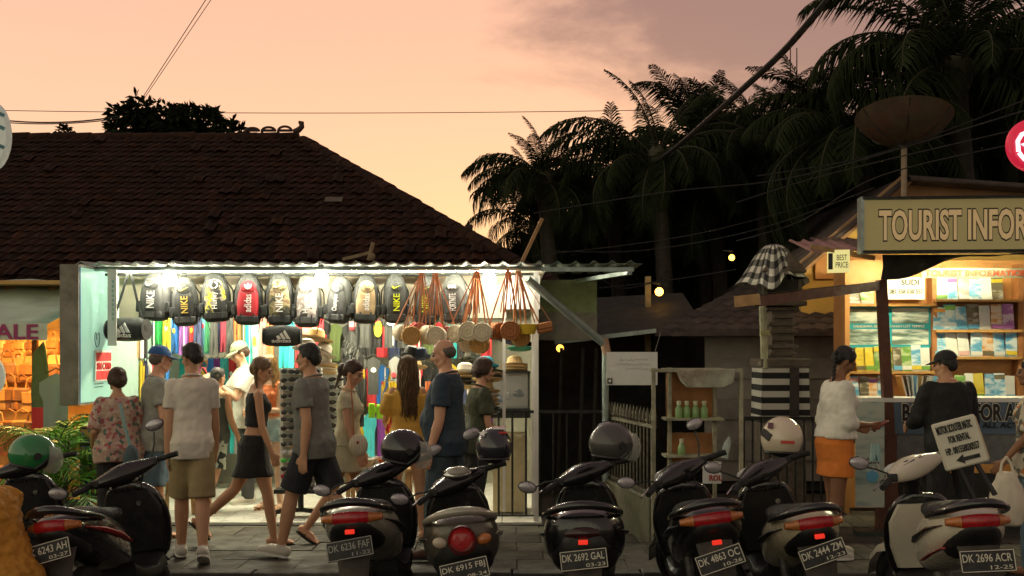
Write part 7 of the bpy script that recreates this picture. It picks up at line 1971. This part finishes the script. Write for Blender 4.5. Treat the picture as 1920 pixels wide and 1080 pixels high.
    for i in (0, 1):
        hip, knee, ank, fd, dn = J[i]; sd = fd.cross(dn).normalized()
        if not shoes: break
        kind, mk = shoes
        hl_ = ank + dn * .020 * H - fd * .024 * H; to = ank + dn * .030 * H + fd * .096 * H
        if kind == 'shoe':
            c = MB(); c.cap(hl_, ank + dn * .02 * H + fd * .05 * H, .027 * H, .027 * H); c.cap(ank + dn * .022 * H + fd * .05 * H, to, .026 * H, .020 * H); c.cap(ank + dn * .004 * H, ank + dn * .02 * H, .027 * H, .03 * H)
            c.build('shoe', mk, t, remesh=.009)
            so = MB(); so.loft([[p_ + dn * (.042 * H + q) for p_ in ring(ank + fd * .035 * H, fd, sd, .078 * H, .027 * H, 18, 2.6)] for q in (-.014, .004)]); so.build('sole', m_white if mk.name != 'cloth_brownshoe' else m_blk, t)
        else:
            so = MB(); so.loft([[p_ + dn * (.042 * H + q) for p_ in ring(ank + fd * .035 * H, fd, sd, .076 * H, .025 * H, 18, 2.6)] for q in (-.006, .010)]); so.build('sandal_sole', mk, t)
            st = MB(); m0 = ank + fd * .045 * H + dn * .012 * H
            for s in (-1, 1): st.tube([to + dn * .004 * H - fd * .012 * H, m0 + fd * .01 * H - dn * .006 * H, ank + sd * (s * .024 * H) + fd * .015 * H + dn * .032 * H], .006 if kind == 'flip' else .012, 6)
            st.build('sandal_strap', mk, t)
    return t, HM, A
cl = cloth
m_flor = ramp_mat('floral_blouse', 'voronoi', [(0, (.42, .30, .22)), (.35, (.50, .40, .30)), (.48, (.35, .10, .10)), (.6, (.10, .16, .12)), (.7, (.46, .30, .26)), (1, (.05, .08, .07))], 34, .85)
m_swirl = ramp_mat('swirl_shorts', 'wave', [(0, (.02, .025, .02)), (.5, (.42, .46, .38)), (1, (.5, .52, .45))], 9, .85, True, (1, 1, 1), detail=9)
m_denim = cl('denim', (.10, .16, .20)); m_jean = cl('darkjeans', (.045, .07, .085)); m_khaki = cl('khaki', (.30, .23, .11))
# --- left to right
person('person in a floral blouse with short brown hair walking past the areca palm', 222, 9.3, 1.56, 28, 'f', ((12, 18, 2), (-8, 6, 2)), ((-12, 14, 70, 10), (10, 12, 40, 10)), 6, (6, 12), 'tan',
       ('shirt', m_flor, .034, .46, .95), ('pants', cl('blackpants', (.02, .02, .022)), 1.0), ('bob', 'brown'), ('flip', m_blk), belly=.012, wide=1.08)
person('person in a blue cap, grey T-shirt and denim shorts with brown sandals', 290, 9.55, 1.76, -62, 'm', ((6, 6, 4), (-6, 4, 4)), ((6, 10, 18, 10), (4, 14, 28, 0)), 2, (8, 10), 'rosy',
       ('tee', cl('heather', (.30, .31, .27)), .030, .462, .62), ('shorts', m_denim, .93), ('fringe', 'grey'), ('sandal', cl('sandalbrown', (.16, .09, .03))), belly=.022, hat_=('cap', cl('capblue', (.03, .11, .30))))
person('person in a white T-shirt and khaki shorts seen from behind', 360, 8.72, 1.78, 16, 'm', ((14, 10, 1), (-10, 18, 1)), ((-6, 5, 12, 0), (8, 5, 12, 0)), 2, (14, 34), 'tan',
       ('tee', cl('whitetee', (.64, .59, .50)), .018, .455, .66), ('shorts', m_khaki, .98), ('short', 'black'), ('shoe', cl('cleanshoe', (.55, .52, .44))), wide=.86)
person('person in a dark grey vest and swirl patterned shorts inside the stall', 402, 11.3, 1.52, -30, 'm', ((4, 4, 4), (-12, 14, 4)), ((10, 8, 20, 0), (6, 8, 20, 0)), 3, (8, 0), 'tan',
       ('tank', cl('slatevest', (.055, .065, .055)), .024, .462), ('shorts', m_swirl, .95), ('short', 'black'), ('flip', cl('slateflip', (.06, .08, .10))), z0=.02)
p5, H5m, A5 = person('person in a sage cap and white T-shirt reading inside the stall', 462, 11.95, 1.80, 118, 'm', ((2, 2, 3), (-2, 2, 3)), ((28, 6, 100, 22), (28, 6, 96, 24)), 3, (26, 0), 'fair',
       ('tee', cl('offwhite', (.66, .63, .56)), .026, .46, .7), ('pants', cl('charcoalpants', (.04, .042, .042)), 1.0), ('short', 'brown'), ('shoe', cl('cleanshoe', (.5, .5, .5))), z0=.02, hat_=('cap', cl('capsage', (.24, .28, .16))))
person('person in a black sleeveless top and skirt with a plaited hair walking', 478, 9.42, 1.68, -72, 'f', ((-24, 24, 1), (14, 6, 1)), ((-6, 5, 10, 0), (6, 6, 14, 0)), 2, (20, -8), 'tan',
       ('tank', cl('blacktop', (.012, .012, .013)), .014, .622), ('skirt', cl('blackskirt', (.013, .013, .014)), .66, .60), ('braids', 'dblonde'), ('flip', cl('darkflip', (.04, .03, .02))))
person('person in an orange top and denim shorts with blonde hair inside the stall', 512, 11.4, 1.66, 150, 'f', ((2, 2, 3), (-2, 2, 3)), ((14, 6, 80, 20), (18, 6, 70, 25)), 3, (20, 0), 'fair',
       ('straps', cl('orangetop', (.60, .16, .05)), .012, .60), ('shorts', cl('lightdenim', (.26, .36, .38)), .34), ('long', 'blonde'), ('sandal', cl('tansandal', (.35, .22, .1))), z0=.02)
person('person in a grey T-shirt and black shorts striding past the sunglasses rack', 588, 8.85, 1.80, 74, 'm', ((20, 8, 2), (-18, 14, 2)), ((-12, 7, 16, 0), (12, 8, 22, 0)), 2, (4, 4), 'tan',
       ('tee', cl('greytee', (.17, .17, .15)), .026, .458, .62), ('shorts', cl('blackshorts', (.013, .014, .018)), .86), ('short', 'black'), ('shoe', cl('cleanshoe', (.6, .6, .58))))
person('person in a cream dress with pinned brown hair carrying a straw bag', 650, 9.5, 1.66, -98, 'f', ((16, 8, 1), (-16, 20, 1)), ((4, 6, 10, 0), (10, 6, 12, 0)), 2, (24, 0), 'rosy',
       ('tee', cl('creamdress', (.58, .54, .36)), .013, .49, .42), ('flare', cl('creamdress', (.58, .54, .36)), .52, .60), ('bun', 'brown'), ('flip', m_blk))
person('person in a mustard off-shoulder dress with very long hair', 764, 9.75, 1.68, 12, 'f', ((6, 6, 4), (-4, 4, 4)), ((18, 12, 60, 10), (8, 10, 30, 0)), 0, (4, 10), 'tan',
       ('bardot', cl('mustard', (.58, .32, .05)), .026, .50), ('flare', cl('mustard', (.58, .32, .05)), .42, .60), ('long', 'lbrown'), ('flip', m_blk))
person('bald person in a navy T-shirt and jeans walking', 836, 8.75, 1.80, 82, 'm', ((10, 10, 2), (-8, 8, 2)), ((2, 8, 14, 0), (10, 10, 24, 4)), -1, (16, 4), 'rosy',
       ('tee', cl('navytee', (.022, .040, .060)), .026, .462, .66), ('pants', m_jean, 1.0), ('fringe', 'grey'), ('shoe', cl('brownshoe', (.07, .03, .018))), belly=.034, wide=1.17)
person('person in a dark olive T-shirt with sunglasses pushed up on short hair', 893, 9.7, 1.66, -70, 'f', ((4, 4, 3), (-4, 4, 3)), ((10, 8, 30, 0), (4, 8, 20, 0)), 4, (10, 0), 'rosy',
       ('tee', cl('olivetee', (.055, .060, .032)), .030, .465, .7), ('pants', cl('blackpants', (.02, .02, .022)), 1.0), ('bob', 'brown'), ('shoe', m_blk), wide=1.1)
p13, H13, A13 = person('person in a white tied shirt and orange skirt holding a phone', 1566, 8.85, 1.76, -80, 'f', ((4, 4, 2), (-5, 4, 2)), ((-8, 8, 86, 16), (-2, 8, 88, 22)), 3, (36, 0), 'brown',
       ('shirt', cl('whiteshirt', (.74, .71, .62)), .038, .555, 1.35), ('skirt', cl('orangeskirt', (.66, .19, .025)), .56, .60), ('braid', 'black'), ('shoe', cl('cleanshoe', (.6, .6, .58))), wide=1.05)
person('person in a black shirt and black cap leaning on the kiosk counter', 1782, 9.2, 1.72, 10, 'm', ((2, 2, 5), (-2, 2, 5)), ((14, 14, 60, 20), (12, 16, 50, 8)), 5, (8, 40), 'tan',
       ('shirt', cl('blackshirt', (.010, .011, .011)), .034, .45, 1.5), ('pants', cl('blackpants', (.02, .02, .022)), 1.0), ('short', 'black'), ('shoe', m_blk), wide=1.1, hat_=('cap', cl('capblack', (.014, .014, .016))))
p15, H15, A15 = person('person in a pale floral dress carrying a white bag beside the kiosk counter', 1938, 8.2, 1.66, 60, 'f', ((2, 2, 3), (-4, 4, 3)), ((8, 12, 30, 0), (0, 8, 10, 0)), 0, (0, 0), 'brown',
       ('shirt', ramp_mat('pale_floral', 'voronoi', [(0, (.50, .45, .34)), (.5, (.55, .48, .36)), (.62, (.45, .16, .05)), (.72, (.12, .12, .10)), (1, (.55, .5, .4))], 24, .85), .036, .45, .9), ('pants', m_denim, 1.0), ('bun', 'black'), ('flip', m_blk))
pm_, _a, _b = person('person in a mustard T-shirt and jeans crouched beside the scooters', 6, 5.95, 1.80, 60, 'm', ((88, 96, 14), (84, 94, 14)), ((40, 10, 40, 0), (50, 14, 30, 0)), 24, (20, 0), 'tan',
       ('tee', cl('mustardtee', (.46, .21, .022)), .040, .455, .7), ('pants', m_jean, 1.0), ('short', 'black'), ('shoe', m_blk), z0=GZ)
for o in pm_.children:
    if o.name.startswith('t_shirt'):
        o.modifiers['folds'].strength = .045
        tx = bpy.data.textures.new('deep_folds', 'CLOUDS'); tx.noise_scale = .055; tx.noise_depth = 2
        o.modifiers['folds'].texture = tx
# --- carried things
def at_hand(pobj, A_, i, d=.09): return pobj.matrix_basis @ (A_[i][2] + A_[i][3] * d)
def mwrap(pobj):
    return Matrix.LocRotScale(pobj.location, pobj.rotation_euler, None)
def hand(pobj, A_, i, d=.08): return mwrap(pobj) @ (A_[i][2] + A_[i][3] * d)
h = (hand(p5, A5, 0) + hand(p5, A5, 1)) / 2
t = thing('passport_wallet', 'red phone wallet held by the sage capped person', 'wallet', h + Vector((0, -.02, .06)), rot=(R(-30), 0, R(118)))
MB().box((0, 0, 0), (.085, .012, .17)).build('cover', m_red, t, bevel=.004); MB().box((0, .009, 0), (.07, .004, .15)).build('screen', m_ink, t)
h = hand(p13, A13, 1, .10)
t = thing('mobile_phone', 'dark red mobile phone held by the orange skirt person', 'phone', h, rot=(R(-60), 0, R(-80)))
MB().box((0, 0, 0), (.075, .010, .15)).build('case', mat('case_red', (.18, .03, .03), .4), t, bevel=.004); MB().box((0, .007, 0), (.066, .003, .135)).build('screen', m_ink, t)
h = hand(p13, A13, 0, .10)
t = thing('face_mask', 'pale blue face mask dangling from the hand', 'mask', h + Vector((.08, -.02, -.12)), 0)
garment_mesh(.09, .15, 'pants', 3).build('fabric', cl('maskblue', (.35, .55, .55)), t)
MB().tube([(0, 0, -.14), (.03, 0, -.19), (.03, 0, -.22), (0, 0, -.23), (-.02, 0, -.19)], .004, 5).build('ear_loop', m_pw, t)
# straw bag of the cream dress person
t = thing('shoulder_bag', 'small round straw shoulder bag worn over the cream dress', 'bag', P(672, 835, 9.3), 0)
MB().ell((0, 0, 0), (.085, .045, .10), 18, 12).build('body', m_str['cream'], t, disp=.006, dscale=.02)
MB().tube([(-.04, 0, .09), (-.06, .05, .35), (-.09, .12, .62)], .006, 6).build('strap', m_lea, t)
MB().ell((0, -.045, .03), (.012, .012, .012)).build('clasp', m_redg, t)
t = thing('shoulder_strap_bag', 'patterned blue sling bag on the floral blouse person', 'bag', P(246, 850, 9.05), 0)
MB().ell((0, 0, -.05), (.07, .05, .12), 16, 10).build('body', cl('slingbag', (.06, .09, .10)), t)
MB().tube([(.0, 0, .04), (-.06, .02, .22), (-.13, .10, .42)], .016, 6, flat=.4).build('strap', ramp_mat('sling_print', 'wave', [(0, (.03, .25, .28)), (.5, (.35, .36, .3)), (1, (.05, .06, .1))], 25, .8), t)
t = thing('plastic_bag', 'bulging white plastic carrier bag hanging from a hand', 'bag', P(1888, 935, 7.7), 0)
rs = []
for z, w, d in ((-.20, .06, .05), (-.19, .11, .08), (-.08, .14, .10), (.06, .12, .08), (.14, .09, .05), (.20, .05, .03)): rs.append(ring(Vector((0, 0, z)), UX, UY, w, d, 16, 2.4))
MB().loft(rs).build('body', mat('white_film', (.60, .54, .42), .45, var=.06, bump=.2), t, sub=2, disp=.03, dscale=.07)
for s in (-1, 1): MB().tube([(s * .05, 0, .18), (s * .03, .01, .26), (0, .01, .30)], .010, 6).build('handle', MATS['white_film'], t)
# sunglasses pushed up in the hair
o = bpy.data.objects.new('sunglasses', GM['black']); COL.objects.link(o); o.location = P(903, 700, 9.62); o.rotation_euler = (R(25), 0, R(60)); tag(o, 'sunglasses resting in the olive T-shirt person\'s hair', 'sunglasses')
